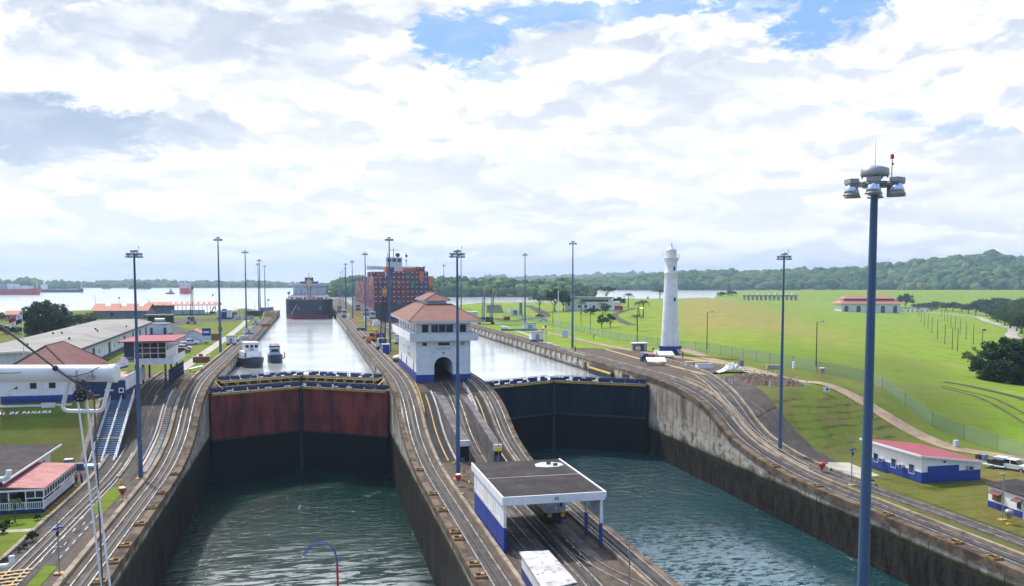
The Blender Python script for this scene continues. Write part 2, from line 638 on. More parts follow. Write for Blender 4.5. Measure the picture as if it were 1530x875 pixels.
M['tile_dark'] = roofmat('maroon tile', (.20, .062, .058), (.14, .046, .046), .30, 2, (.26, .12, .10), .2)
M['sheet_maroon'] = roofmat('maroon sheet roof', (.32, .055, .085), (.25, .045, .07), .6, 1, (.40, .14, .15), .2)
M['sheet_orange'] = roofmat('faded red sheet roof', (.50, .19, .13), (.44, .15, .11), .9, 0, (.58, .32, .24), .3)
M['sheet_worn'] = pbr('worn red flat roof', (.30, .085, .09), (.38, .15, .15), .5, .7, dirt=((.46, .30, .27), .55), bump=.2)
M['roof_grey'] = pbr('grey roofing', (.27, .255, .24), (.20, .19, .185), .12, .85, dirt=((.18, .17, .165), .4))
M['roof_black'] = pbr('dark roofing felt', (.030, .026, .029), (.052, .044, .045), .3, .75, dirt=((.11, .09, .085), .5), spec=.12)
M['pink_flat'] = pbr('pinkish flat roof', (.48, .30, .22), (.40, .25, .19), .4, .85)
M['grey_wall'] = pbr('blue grey sheet wall', (.17, .22, .30), (.14, .18, .25), .5, .6)
M['pale_wall'] = pbr('pale blue wall', (.55, .62, .74), (.48, .55, .67), .5, .6)
M['dirt'] = pbr('packed dirt', (.36, .26, .18), (.24, .17, .115), .4, .95, bump=.4, bscale=4, world=True)
M['soil'] = pbr('dark turned soil', (.07, .048, .036), (.13, .09, .065), .6, .95, bump=.9, bscale=2.5, world=True)
M['tyre'] = glossy('tyre rubber', (.015, .015, .016), .85)
M['wood'] = pbr('weathered pole timber', (.055, .05, .045), (.09, .08, .07), 2, .85)
M['bark'] = pbr('bark', (.11, .085, .06), (.06, .048, .036), 2, .9, bump=.4)
M['skin'] = glossy('skin', (.30, .16, .10), .55)
M['jeans'] = glossy('dark trousers', (.015, .02, .05), .8)
M['shirt_red'] = glossy('red shirt', (.55, .04, .04), .8)
M['shirt_blue'] = glossy('blue shirt', (.03, .06, .22), .8)
M['rust'] = pbr('rust', (.28, .13, .05), (.16, .07, .03), 3, .9)
M['rope'] = pbr('grey rope', (.16, .13, .12), (.11, .09, .085), 3, .9)


def gate_mat(name, c1, c2, wet, tide=-11.1):
    m, n, bs, out = newmat(name)
    p = n.pos()
    x, y, z = n.sep(p)
    c = n.mix(n.ramp(n.noise(n.vm(p, (.35, .35, .10)), 1, 5, .6), .35, .68), c1, c2)
    c = n.mix(n.ramp(n.noise(n.vm(p, (2.5, 2.5, .15)), 1, 5, .65), .52, .72, 0, .55), c, tuple(k * .45 for k in c1))
    wob = n.m('MULTIPLY', n.m('SUBTRACT', n.noise(p, .8, 4), .5), .5)
    c = n.mix(n.ramp(n.m('ADD', z, wob), tide + .25, tide - .25), c, wet)
    pl = n.ramp(n.m('ABSOLUTE', n.m('SUBTRACT', n.m('FRACT', n.m('DIVIDE', z, 1.55)), .5)), .47, .5)
    vx = n.ramp(n.m('ABSOLUTE', n.m('SUBTRACT', n.m('FRACT', n.m('DIVIDE', x, 2.7)), .5)), .482, .495)
    rs = n.m('MULTIPLY', n.ramp(n.noise(n.vm(p, (1.4, 1.4, .10)), 1, 7, .7), .56, .70), n.ramp(z, tide, tide + 3))
    c = n.mix(n.m('MULTIPLY', rs, .55), c, tuple(k * .6 + j * .5 for k, j in zip(c1, (.16, .07, .03))))
    pl = n.m('MAXIMUM', pl, vx)
    c = n.mix(n.m('MULTIPLY', pl, .65), c, (.01, .01, .012))
    n.put(bs.inputs['Base Color'], c)
    bs.inputs['Roughness'].default_value = .6
    bs.inputs['Specular IOR Level'].default_value = .1
    n.put(bs.inputs['Normal'], n.bump(n.m('ADD', pl, n.m('MULTIPLY', n.noise(p, 3, 4), .3)), .3, .05))
    return m


M['gate_red'] = gate_mat('red oxide gate plate', (.31, .062, .048), (.110, .028, .032), (.008, .008, .0075))
M['gate_dark'] = gate_mat('dark gate plate', (.006, .016, .026), (.012, .026, .038), (.008, .009, .009), -8.5)


def grass_mat(name, green, deep, dry, dry_amt, world_dry=False, contour=False):
    m, n, bs, out = newmat(name)
    p = n.pos()
    x, y, z = n.sep(p)
    big = n.noise(p, .018, 6, .6)
    mid = n.noise(n.vm(p, (1, .6, 1)), .11, 6, .65)
    fine = n.noise(p, 1.7, 6, .7)
    c = n.mix(n.ramp(mid, .35, .65), green, deep)
    d = n.ramp(n.m('ADD', n.m('MULTIPLY', big, .6), n.m('MULTIPLY', mid, .4)), .42, .60, 0, dry_amt)
    if world_dry:
        hi = n.m('MULTIPLY', n.ramp(z, -9.5, -1.5), n.ramp(y, 230, 360))
        hi = n.m('MULTIPLY', hi, n.ramp(y, 1150, 950))
        hi = n.m('MULTIPLY', hi, n.ramp(n.m('DIVIDE', x, n.m('MAXIMUM', y, 1.0)), .39, .47))
        hi = n.m('MULTIPLY', hi, n.ramp(n.m('ADD', n.m('MULTIPLY', mid, .5), n.m('MULTIPLY', big, .5)), .30, .52, .45, .95))
        d = n.m('MAXIMUM', d, hi)
    c = n.mix(d, c, dry)
    if contour:
        wv = n.m('SINE', n.m('ADD', n.m('MULTIPLY', z, 7.0), n.m('MULTIPLY', n.noise(p, .10, 4), 14)))
        slope = n.m('MULTIPLY', n.ramp(z, -8.8, -7.5), n.ramp(z, -.3, -1.4))
        slope = n.m('MULTIPLY', slope, n.ramp(x, 105, 97))
        slope = n.m('MULTIPLY', slope, n.ramp(n.m('SUBTRACT', y, n.m('MULTIPLY', x, .3)), 128, 118))
        near = n.ramp(n.m('SUBTRACT', y, n.m('MULTIPLY', x, .42)), 205, 120)
        near = n.m('MULTIPLY', near, n.ramp(big, .3, .6, .55, .95))
        near = n.m('MULTIPLY', near, n.ramp(n.m('SUBTRACT', x, n.m('MULTIPLY', n.m('SUBTRACT', y, 130), .6)), 135, 108))
        c = n.mix(near, c, n.mix(n.ramp(mid, .4, .6), (.085, .105, .024), (.125, .115, .040)))
        c = n.mix(n.m('MULTIPLY', slope, n.m('MULTIPLY', n.ramp(wv, .1, .95, .1, .8), n.ramp(n.noise(p, .3, 4), .35, .6))), c, (.045, .050, .016))
    st = n.noise(n.vm(p, (.10, .5, .5), rot=(0, 0, .5)), 1.0, 6, .65)
    c = n.mix(n.ramp(st, .48, .66, 0, .5), c, tuple(k * .62 for k in deep))
    c = n.mix(n.ramp(n.noise(p, .45, 5, .7), .55, .75, 0, .4), c, dry)
    mow = n.m('SINE', n.m('ADD', n.m('ADD', n.m('MULTIPLY', x, .55), n.m('MULTIPLY', y, -.32)), n.m('MULTIPLY', mid, 9)))
    c = n.mix(n.m('MULTIPLY', n.ramp(mow, .2, .9), n.ramp(big, .4, .6, .05, .30)), c, tuple(k * .7 for k in green))
    sp = n.m('MULTIPLY', n.ramp(n.vor(n.vm(p, (1, .55, 1)), .085), .085, .05), n.ramp(n.noise(p, .03, 3), .5, .56))
    c = n.mix(n.m('MULTIPLY', sp, .8), c, (.035, .06, .012))
    c = n.mix(n.ramp(fine, .45, .75, 0, .35), c, tuple(k * .5 for k in deep))
    n.put(bs.inputs['Base Color'], c)
    bs.inputs['Roughness'].default_value = .95
    bs.inputs['Specular IOR Level'].default_value = .1
    n.put(bs.inputs['Normal'], n.bump(n.m('ADD', fine, n.m('MULTIPLY', mid, 2)), .5, .3))
    return m


M['field'] = grass_mat('meadow grass', (.200, .315, .020), (.140, .235, .017), (.29, .235, .075), .35, True, True)
M['lawn'] = grass_mat('mown lawn', (.130, .180, .022), (.092, .130, .019), (.15, .12, .045), .75)
M['turf'] = grass_mat('bright turf', (.135, .20, .018), (.10, .15, .016), (.19, .16, .04), .5)
M['edge_grass'] = grass_mat('edge grass', (.12, .135, .024), (.085, .10, .02), (.20, .15, .05), .9)


def leaf_mat(name, a, b, c3=None, tr=.25, scale=.35):
    m, n, bs, out = newmat(name)
    p = n.pos()
    f = n.ramp(n.noise(p, scale, 4, .6), .35, .65)
    c = n.mix(f, a, b)
    if c3:
        c = n.mix(n.ramp(n.noise(p, scale * .4, 3, .5), .55, .68), c, c3)
    c = n.mix(n.ramp(n.noise(p, scale * 9, 3, .6), .4, .7, 0, .5), c, tuple(k * .5 for k in a))
    n.put(bs.inputs['Base Color'], c)
    bs.inputs['Roughness'].default_value = .7
    bs.inputs['Specular IOR Level'].default_value = .2
    if tr:
        t = n.node('ShaderNodeBsdfTranslucent')
        n.put(t.inputs[0], c)
        mx = n.node('ShaderNodeMixShader')
        mx.inputs[0].default_value = tr
        m.node_tree.links.new(bs.outputs[0], mx.inputs[1])
        m.node_tree.links.new(t.outputs[0], mx.inputs[2])
        m.node_tree.links.new(mx.outputs[0], out.inputs[0])
    return m


M['leaf_dark'] = leaf_mat('dark tree leaf', (.022, .055, .016), (.040, .085, .022))
M['leaf_mid'] = leaf_mat('green tree leaf', (.045, .10, .022), (.070, .13, .028), (.10, .14, .035))
M['leaf_light'] = leaf_mat('light yellow green leaf', (.11, .16, .03), (.15, .18, .035))
M['leaf_palm'] = leaf_mat('palm leaf', (.05, .10, .02), (.09, .13, .03))
def forest_mat(name, cols, scale, bscale):
    m, n, bs, out = newmat(name)
    p = n.pos()
    at = n.node('ShaderNodeAttribute', attribute_name='tone').outputs['Fac']
    c = n.mix(n.ramp(at, 0, .5), cols[0], cols[1])
    c = n.mix(n.ramp(at, .55, 1), c, cols[2])
    f = n.noise(p, scale, 5, .65)
    c = n.mix(n.ramp(f, .42, .62, 0, .6), c, tuple(k * .45 for k in cols[0]))
    n.put(bs.inputs['Base Color'], c)
    bs.inputs['Roughness'].default_value = .85
    bs.inputs['Specular IOR Level'].default_value = .1
    n.put(bs.inputs['Normal'], n.bump(f, .9, bscale))
    return m


M['forest'] = forest_mat('rainforest canopy', ((.028, .085, .020), (.075, .150, .030), (.175, .215, .050)), .35, 2.0)


def water_mat(name, deep, rough, layers, foam_glint=None, sheen=0.0):
    m, n, bs, out = newmat(name)
    p = n.pos()
    h = None
    for (sx, sy, sc, amp, dist) in layers:
        t = n.m('MULTIPLY', n.noise(n.vm(p, (sx, sy, 1)), sc, 5, .55, dist), amp)
        h = t if h is None else n.m('ADD', h, t)
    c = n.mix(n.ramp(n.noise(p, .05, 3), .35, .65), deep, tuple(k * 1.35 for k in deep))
    r = rough
    if foam_glint:  # pale mask: foam streaks and sky reflection, both painted into the water colour
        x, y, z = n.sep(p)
        k = 1.0 if len(foam_glint) < 5 else 2.4
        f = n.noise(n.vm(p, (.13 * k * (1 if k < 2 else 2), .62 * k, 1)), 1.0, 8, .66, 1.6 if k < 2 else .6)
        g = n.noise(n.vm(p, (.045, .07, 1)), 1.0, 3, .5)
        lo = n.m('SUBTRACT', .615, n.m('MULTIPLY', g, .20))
        lo = n.m('SUBTRACT', lo, .05 if len(foam_glint) > 4 else n.ramp(n.m('ADD', y, n.m('MULTIPLY', n.noise(p, .12, 3), 14)), 121, 100, 0, .22))  # left sheet: the painted reflection widens toward the near end
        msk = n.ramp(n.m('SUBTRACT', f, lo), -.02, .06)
        reg = n.m('MULTIPLY', n.ramp(y, foam_glint[1], foam_glint[0]), n.ramp(n.m('ABSOLUTE', n.m('SUBTRACT', x, foam_glint[2])), foam_glint[3], foam_glint[3] * .55))
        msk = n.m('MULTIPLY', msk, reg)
        c = n.mix(n.m('MULTIPLY', msk, .85 if len(foam_glint) < 5 else foam_glint[4]), c, (.38, .43, .46) if len(foam_glint) < 5 else (.26, .36, .44))
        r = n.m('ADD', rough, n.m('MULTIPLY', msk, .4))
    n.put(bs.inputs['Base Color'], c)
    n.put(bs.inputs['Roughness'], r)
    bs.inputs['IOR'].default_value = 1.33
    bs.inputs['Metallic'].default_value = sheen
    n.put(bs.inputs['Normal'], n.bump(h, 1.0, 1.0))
    return m


M['water_low_left'] = water_mat('churned green water', (.002, .020, .016), .06, [(.45, 1.0, .30, .36, 1.4), (.6, 1.2, 1.1, .20, .9), (1, 1, 4, .04, 0)], (100, 142, -2, 19))  # churn foam, plus a broad near patch painted as reflected sky
M['water_low_right'] = water_mat('rippled teal water', (.003, .032, .040), .09, [(.8, 1.0, .22, .75, .5), (1, 1.25, .6, .72, .6), (1, 1.2, 2.2, .22, .3)], (90, 128, 45, 17, .55))  # pale centre patch: brighter sky reflection painted into the colour
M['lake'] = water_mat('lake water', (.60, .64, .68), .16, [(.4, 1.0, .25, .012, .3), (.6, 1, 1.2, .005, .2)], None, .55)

# ------------------------------------------------------------------ levels of the two locks and the inclines between them
ZL = -8.8                               # lower lock coping (upper lock coping is z = 0)
WLOW, WLOW2, WUP = -19.2, -15.7, -3.0                 # water levels
XL, XC0, XC1, XR = -19.1, 15.0, 33.0, 67.0
KN = ((118, ZL), (126, -8.75), (132, -8.45), (137, -7.95), (141, -7.35), (145, -6.6), (149, -5.4), (153, -3.55), (157, -2.2), (161, -1.35), (166, -.75), (173, -.25), (182, 0), (190, 0))
_ky = np.arange(100, 210, .5)
_kz = np.interp(_ky, [k[0] for k in KN], [k[1] for k in KN])
_kz = np.convolve(np.pad(_kz, 5, mode='edge'), np.ones(11) / 11, mode='valid')


def SH(x):
    return float(np.interp(x, [-34, -19, 15, 33, 67, 82], [4, 6, 0, -8, -17, -19]))


_xy = [30, 90, 104, 113, 120, 128, 134, 140, 150, 160, 166, 182, 200, 215, 400]
_xx = [76.3, 76.2, 75.5, 74.6, 73.8, 73.4, 73.5, 74.3, 76.6, 79.2, 80.7, 83.6, 85.4, 86, 86]


def prof(y, sh=0.0):
    return float(np.interp(y - sh, _ky, _kz))


def ysamp(y0, y1, sh=0.0):
    a = [y0] + [v + sh for v in np.arange(116, 188, 2.0) if y0 < v + sh < y1] + [y1]
    return a


def strip(mb, x0, x1, y0, y1, dz, th, sh, sh2=None):
    """long box that follows the incline; top at the profile + dz, th thick (th None: down to the chamber floor)"""
    if sh is None:
        sh, sh2 = SH(x0), SH(x1)
    ys = ysamp(y0, y1, sh)
    vs, fs = [], []
    for y in ys:
        z0 = prof(y, sh) + dz
        z1 = prof(y, sh if sh2 is None else sh2) + dz
        b0, b1 = (z0 - th, z1 - th) if th else (-25, -25)
        vs += [(x0, y, b0), (x1, y, b1), (x1, y, z1), (x0, y, z0)]
    n = len(ys)
    for i in range(n - 1):
        for k in range(4):
            fs.append((i * 4 + k, i * 4 + (k + 1) % 4, (i + 1) * 4 + (k + 1) % 4, (i + 1) * 4 + k))
    fs += [(0, 1, 2, 3), (n * 4 - 4, n * 4 - 3, n * 4 - 2, n * 4 - 1)]
    mb.add(vs, fs)
    return mb


def smooth(a, b, v):
    t = np.clip((v - a) / (b - a), 0, 1)
    return t * t * (3 - 2 * t)


def poly_sd(X, Y, poly):
    """signed distance (positive inside) to a polygon"""
    inside = np.zeros(X.shape, bool)
    dmin = np.full(X.shape, 1e9)
    n = len(poly)
    for i in range(n):
        x0, y0 = poly[i]
        x1, y1 = poly[(i + 1) % n]
        ex, ey = x1 - x0, y1 - y0
        t = np.clip(((X - x0) * ex + (Y - y0) * ey) / (ex * ex + ey * ey), 0, 1)
        dmin = np.minimum(dmin, np.hypot(X - x0 - t * ex, Y - y0 - t * ey))
        c = ((y0 > Y) != (y1 > Y)) & (X < (x1 - x0) * (Y - y0) / (y1 - y0 + 1e-12) + x0)
        inside ^= c
    return np.where(inside, dmin, -dmin)


def gxy(px, py, z=-3.0):
    g = G(px, py, z)
    return (g.x, g.y)


LAND_R = [(60, -80), (60, 575), gxy(702, 459.5), gxy(760, 458.5), gxy(842, 457), gxy(920, 450), gxy(1000, 450), gxy(1058, 448), gxy(1066, 441), gxy(1090, 438), gxy(1150, 437), gxy(1200, 436.3),
          (1900, 1350), (2300, 1200), (2300, -80)]
LAND_L = [(-12, -80), (-12, 600), (-26, 590), gxy(392, 467), gxy(352, 466), gxy(325, 472), gxy(215, 468.5), gxy(140, 469), gxy(40, 471), gxy(-60, 476), (-900, 420), (-900, -80)]


def zR(X, Y):
    X, Y = np.asarray(X, float), np.asarray(Y, float)
    x0 = 96 + (Y - 150) * .45
    d = np.maximum(0, X - x0)
    zf = -16 * (1 - np.exp(-d / 120)) + 1.2 * np.exp(-((Y - 650) / 260) ** 2) * np.exp(-d / 90)
    s = smooth(0, 1, (Y - (117 + (X - 76) * .16)) / 27)
    z = ZL - .05 + (zf - (ZL - .05)) * s
    DV = X * math.sin(YAW) + Y * math.cos(YAW)
    q = smooth(1180, 1480, DV) * smooth(250, 420, X)
    z = z + (1.5 - z) * q
    z = z + .25 * np.sin(X * .045 + 1.3) * np.sin(Y * .037) * smooth(200, 320, Y)
    sd = poly_sd(X, Y, LAND_R)
    xe = np.interp(Y, _xy, _xx)
    pz = np.interp(Y - np.interp(X, [67, 82], [-17, -19]), _ky, _kz) - .45
    k = np.clip((X - xe - .5) / 4.5, 0, 1)
    z = np.where((X < xe + 5.1) & (Y < 214), pz + (z - pz) * (k * k * (3 - 2 * k)), z)
    return np.where(X < 92, z - .05, z) - np.clip((9 - sd) / 14, 0, 1) * (7 + z)


def zL(X, Y):
    X, Y = np.asarray(X, float), np.asarray(Y, float)
    z = ZL + (0 - ZL) * np.clip((Y - 138.5) / 14.3, 0, 1)
    sd = poly_sd(X, Y, LAND_L)
    return z - .06 - np.clip((6 - sd) / 10, 0, 1) * 7


def grid(name, xs, ys, zf, m, keep=None):
    X, Y = np.meshgrid(xs, ys)
    Z = zf(X, Y)
    nx = len(xs)
    vs = np.stack([X.ravel(), Y.ravel(), Z.ravel()], 1)
    fs = []
    for j in range(len(ys) - 1):
        for i in range(nx - 1):
            a = j * nx + i
            if max(Z[j, i], Z[j, i + 1], Z[j + 1, i], Z[j + 1, i + 1]) < -6.5 and ys[j] > 400 and X[j, i] < 92 + (ys[j] - 150) * .45:
                continue
            fs.append((a, a + 1, a + nx + 1, a + nx))
    mb = MB()
    mb.smooth = True
    mb.add([tuple(v) for v in vs], fs)
    return struct(mb.build(name, m, fix=False))


def axis(stops):
    out = []
    for (a, b, st) in stops:
        out += list(np.arange(a, b, st))
    return np.array(out + [stops[-1][1]], float)


grid('meadow_ground', axis([(70.9, 90, 1.5), (90, 140, 2.5), (140, 300, 6), (300, 700, 12), (700, 2300, 32)]), axis([(-80, 60, 20), (60, 240, 3), (240, 500, 7), (500, 1000, 12), (1000, 1700, 20)]), zR, M['field'])
grid('west_ground', axis([(-900, -300, 30), (-300, -90, 10), (-90, -36, 3), (-36, -33.8, 1.1)]), axis([(-80, 60, 20), (60, 260, 2.5), (260, 700, 8)]), zL, M['lawn'])


def patch(name, pts, z, m, th=0.0, zf=None):
    """level sheet with a given outline (x, y)"""
    mb = MB()
    n = len(pts)
    if zf is None:
        mb.add([(p[0], p[1], z) for p in pts], [tuple(range(n))])
    else:
        mb.add([(p[0], p[1], float(zf(p[0], p[1])) + z) for p in pts], [tuple(range(n))])
    o = mb.build(name, m, fix=False)
    if o.data.polygons[0].normal.z < 0:
        o.data.flip_normals()
    return struct(o)


def ribbon(name, pts, wd, zf, dz, m, sub=4):
    """road laid along a centre line over a height function"""
    pts = [Vector((p[0], p[1], 0)) for p in pts]
    cl = []
    for i in range(len(pts) - 1):
        p0, p1, p2, p3 = pts[max(i - 1, 0)], pts[i], pts[i + 1], pts[min(i + 2, len(pts) - 1)]
        for k in range(sub):
            t = k / sub
            cl.append(.5 * ((2 * p1) + (-p0 + p2) * t + (2 * p0 - 5 * p1 + 4 * p2 - p3) * t * t + (-p0 + 3 * p1 - 3 * p2 + p3) * t ** 3))
    cl.append(pts[-1])
    mb = MB()
    vs, fs = [], []
    for i, p in enumerate(cl):
        d = cl[min(i + 1, len(cl) - 1)] - cl[max(i - 1, 0)]
        nn = Vector((-d.y, d.x, 0)).normalized()
        for k in range(5):
            q = p + nn * wd * (k / 4 - .5)
            vs.append((q.x, q.y, float(zf(q.x, q.y)) + dz))
    for i in range(len(cl) - 1):
        for k in range(4):
            fs.append((i * 5 + k, i * 5 + k + 1, i * 5 + k + 6, i * 5 + k + 5))
    mb.smooth = True
    mb.add(vs, fs)
    o = mb.build(name, m, fix=False)
    if o.data.polygons[0].normal.z < 0:
        o.data.flip_normals()
    return struct(o)


# ------------------------------------------------------------------ water
def sheet(name, x0, x1, y0, y1, z, m):
    mb = MB()
    mb.add([(x0, y0, z), (x1, y0, z), (x1, y1, z), (x0, y1, z)], [(0, 1, 2, 3)])
    return struct(mb.build(name, m, fix=False))


sheet('lower_chamber_water', XL - .5, XC0 + .5, 10, 186, WLOW, M['water_low_left'])
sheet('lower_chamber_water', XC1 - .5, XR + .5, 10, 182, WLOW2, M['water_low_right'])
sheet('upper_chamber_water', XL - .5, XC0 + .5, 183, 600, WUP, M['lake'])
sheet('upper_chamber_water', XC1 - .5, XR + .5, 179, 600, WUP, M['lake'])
shore = [(p[0] + (30 if i > 8 else 0), p[1] - 12) for i, p in enumerate(LAND_R[2:-2])]
out = [(67.2, 470)] + [(150, 470)] + shore + [(1800, 1480), (3200, 1300), (9000, 1300), (9000, 9000), (-7000, 9000), (-7000, 430), (-19.8, 430), (-19.8, 590), (67.2, 590)]
mb = MB()
mb.add([(x, y, WUP + .005) for x, y in out], [tuple(range(len(out)))])
bmx = bmesh.new()
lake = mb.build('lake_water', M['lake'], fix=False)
bmx.from_mesh(lake.data)
bmesh.ops.triangulate(bmx, faces=bmx.faces)
for f_ in bmx.faces:
    if f_.normal.z < 0:
        f_.normal_flip()
bmx.to_mesh(lake.data)
bmx.free()
struct(lake)
mb = MB()                                                       # lake bed far below everything
mb.add([(-7000, -3000, -27), (9000, -3000, -27), (9000, 9000, -27), (-7000, 9000, -27)], [(0, 1, 2, 3)])
struct(mb.build('lake_bed', M['soil'], fix=False))

# ------------------------------------------------------------------ lock walls
def lock_wall(label, xa, xb, faces, y0, ysplit, y1, sha, shb, cw=1.75):
    t = thing('lock_wall', label, 'wall', (0, 0, 0))
    m = MB()
    for k in range(6):
        u0, u1 = xa + (xb - xa) * k / 6, xa + (xb - xa) * (k + 1) / 6
        strip(m, u0, u1, y0, ysplit, -.02, None, SH(u0), SH(u1))
    m.build('lower_wall', [M['wall']], t)
    m = MB()
    strip(m, xa, xb, ysplit, y1, -.02, None, sha, shb)
    m.build('upper_wall', [M['wall_up']], t)
    for (xe, sgn, sh) in faces:                                 # sgn: +1 when the chamber lies on the +x side
        m = MB()
        a, b = (xe - cw, xe + .14) if sgn > 0 else (xe - .14, xe + cw)
        strip(m, a, b, y0, ysplit, .06, .9, sh)
        strip(m, a, b, ysplit, y1, .06, .55, sh)
        m.build('coping', M['coping'], t)
    m = MB()
    da, db = xa + (cw + .03 if faces[0][1] < 0 else .02), xb - (cw + .03 if faces[-1][1] > 0 else .02)
    for k in range(12):
        u0, u1 = da + (db - da) * k / 12, da + (db - da) * (k + 1) / 12
        strip(m, u0, u1, y0, y1, .03, .2, SH(u0), SH(u1))
    m.build('deck', M['paving'], t)
    return t


wl = lock_wall('concrete side wall of the left lock chamber, left of the red gate', -34.0, XL, [(XL, 1, SH(XL))], 15, 184, 590, 4, 6, .85)
wc = lock_wall('long concrete centre wall between the two lock chambers', XC0, XC1, [(XC0, -1, SH(XC0)), (XC1, 1, SH(XC1))], 15, 178, 960, 0, -8, .75)
wr = lock_wall('concrete side wall of the right lock chamber, below the lighthouse', XR, 71.0, [(XR, -1, SH(XR))], 15, 174, 560, -17, -17.5, .95)

# dark culvert ports low on the wall faces
for (x, pts) in ((XR, ((135.0, -12.4), (111.9, -12.3), (88.8, -12.3), (158.5, -11.9))), (XL, ((92, -14), (103, -14.5), (121, -13)))):
    for (y, z) in pts:
        m = MB()
        m.prism([(y + .42 * math.cos(a), z + .62 * math.sin(a)) for a in [k * math.pi / 6 for k in range(12)]], 'x', x - .03, x + .03)
        m.build('port_hole', M['black'], wr if x > 0 else wl)


def track(label, xr0, xr1, y0, y1, sh, dz=.05, pad=.9, curb=None, col='rail_pad'):
    """towing-locomotive track: bed, two rails and the rack between them"""
    t = thing('towing_track', label, 'railway track', (0, y0, 0))
    off = -y0
    def put(nm, x0, x1, d, th, mt):
        m = MB()
        strip(m, x0, x1, y0, y1, d, th, None)
        o = m.build(nm, M[mt], t)
        o.location.y = off
        return o
    put('track_bed', xr0 - pad, xr1 + pad, dz, .12, col)
    put('rail', xr0 - .07, xr0 + .07, dz + .14, .16, 'rail')
    put('rail', xr1 - .07, xr1 + .07, dz + .14, .16, 'rail')
    xm = (xr0 + xr1) / 2
    put('rack', xm - .16, xm + .16, dz + .08, .1, 'dark')
    if curb:
        put('kerb', curb[0], curb[1], dz + curb[2], curb[2] + .1, 'curb')
    return t


track('towing track along the left wall, nearest the red gate chamber', -21.95, -20.35, 15, 588, SH(XL), pad=.35, curb=(-23.4, -22.85, .35))
track('return track climbing the left incline under the cabin on posts', -28.9, -27.4, 15, 196, 4, pad=.7, curb=(-31.0, -30.55, .3))
track('towing track on the left edge of the centre wall', 16.2, 17.7, 15, 950, SH(16), pad=.35, curb=(18.6, 19.05, .32))
track('towing track on the right edge of the centre wall', 30.85, 32.25, 15, 950, SH(31), pad=.3, curb=(30.05, 30.4, .32))
track('return track up the middle of the centre wall into the arch', 24.5, 25.9, 15, 167, SH(24.5), pad=.55)
track('towing track along the right wall beside the lighthouse', 68.3, 69.8, 15, 556, -17, pad=.4, curb=(70.4, 70.9, .38))

# right-hand return track: swings outward as it climbs


def xo(y):
    return float(np.interp(y, _xy, _xx))


def vstrip(mb, fa, fb, y0, y1, dz, th):
    """like strip, between two edges that wander in x"""
    ys = np.arange(y0, y1 + .1, 1.5)
    vs, fs = [], []
    for y in ys:
        xa_, xb_ = fa(y), fb(y)
        za, zb = prof(y, SH(xa_)) + dz, prof(y, SH(xb_)) + dz
        vs += [(xa_, y, za - th), (xb_, y, zb - th), (xb_, y, zb), (xa_, y, za)]
    n = len(ys)
    for i in range(n - 1):
        for k in range(4):
            fs.append((i * 4 + k, i * 4 + (k + 1) % 4, (i + 1) * 4 + (k + 1) % 4, (i + 1) * 4 + k))
    fs += [(0, 1, 2, 3), (n * 4 - 4, n * 4 - 3, n * 4 - 2, n * 4 - 1)]
    return mb.add(vs, fs)


t = thing('return_incline', 'curved return incline right of the lock wall with two rails and pale outer kerb', 'ramp', (0, 0, 0))
m = MB()
vstrip(m, lambda y: xo(y) - 3.3, xo, 58, 212, .06, 2.5)
m.build('slab', M['rail_pad'], t)
for k in (2.5, .9):
    m = MB()
    vstrip(m, lambda y: xo(y) - k - .07, lambda y: xo(y) - k + .07, 58, 211, .18, .16)
    m.build('rail', M['rail'], t)
m = MB()
vstrip(m, xo, lambda y: xo(y) + .45, 104, 205, .36, .9)
m.build('kerb', M['curb'], t)
m = MB()
vstrip(m, lambda y: xo(y) - 3.65, lambda y: xo(y) - 3.3, 112, 170, .2, .6)
m.build('inner_kerb', M['curb'], t)

# upper platform by the lighthouse and the strip between the tracks
patch('lighthouse_apron', [(71.0, 168), (76, 168), (81, 168.5), (86, 170), (94, 178), (97, 188), (96, 205), (90, 226), (80, 240), (74, 240), (71.0, 240)], .035, M['paving'])
m = MB()
vstrip(m, lambda y: 70.9, lambda y: xo(y) - 3.4, 108, 168.5, .02, 2.0)
struct(m.build('gutter_strip', M['paving']))
m = MB()
vstrip(m, lambda y: 70.9, lambda y: xo(y) - 3.4, 40, 108, .12, 2.0)
struct(m.build('lower_grass_strip', M['edge_grass']))
m = MB()
vstrip(m, lambda y: xo(y) + .02, lambda y: 77.5, 40, 106, .07, .8)
struct(m.build('grass_verge', M['edge_grass']))
patch('lower_grass_strip', [(76.35, 40), (140, 40), (140, 106), (84, 110), (78, 110), (76.35, 102)], ZL + .12, M['edge_grass'])
patch('pale_pavement', [(75.4, 108), (80, 109), (81, 118), (78, 119), (74.6, 116)], ZL + .16, M['paving_light'])

# ochre safety stripes on the platform
def stripe(name, label, pts, wd, z, mt, th=.03):
    m = MB()
    for i in range(len(pts) - 1):
        a, b = Vector((*pts[i], z)), Vector((*pts[i + 1], z))
        m.bar(a, b, wd, th) if False else m.box((a + b) / 2, (wd, (b - a).length + wd * .5, th), rz=-math.atan2(b.x - a.x, b.y - a.y))
    o = m.build(name, M[mt])
    return struct(o)


stripe('pavement_stripe', '', [gxy(905, 522, 0), gxy(955, 536, 0), gxy(1000, 546, 0), gxy(1055, 560, 0)], .9, .07, 'ochre')

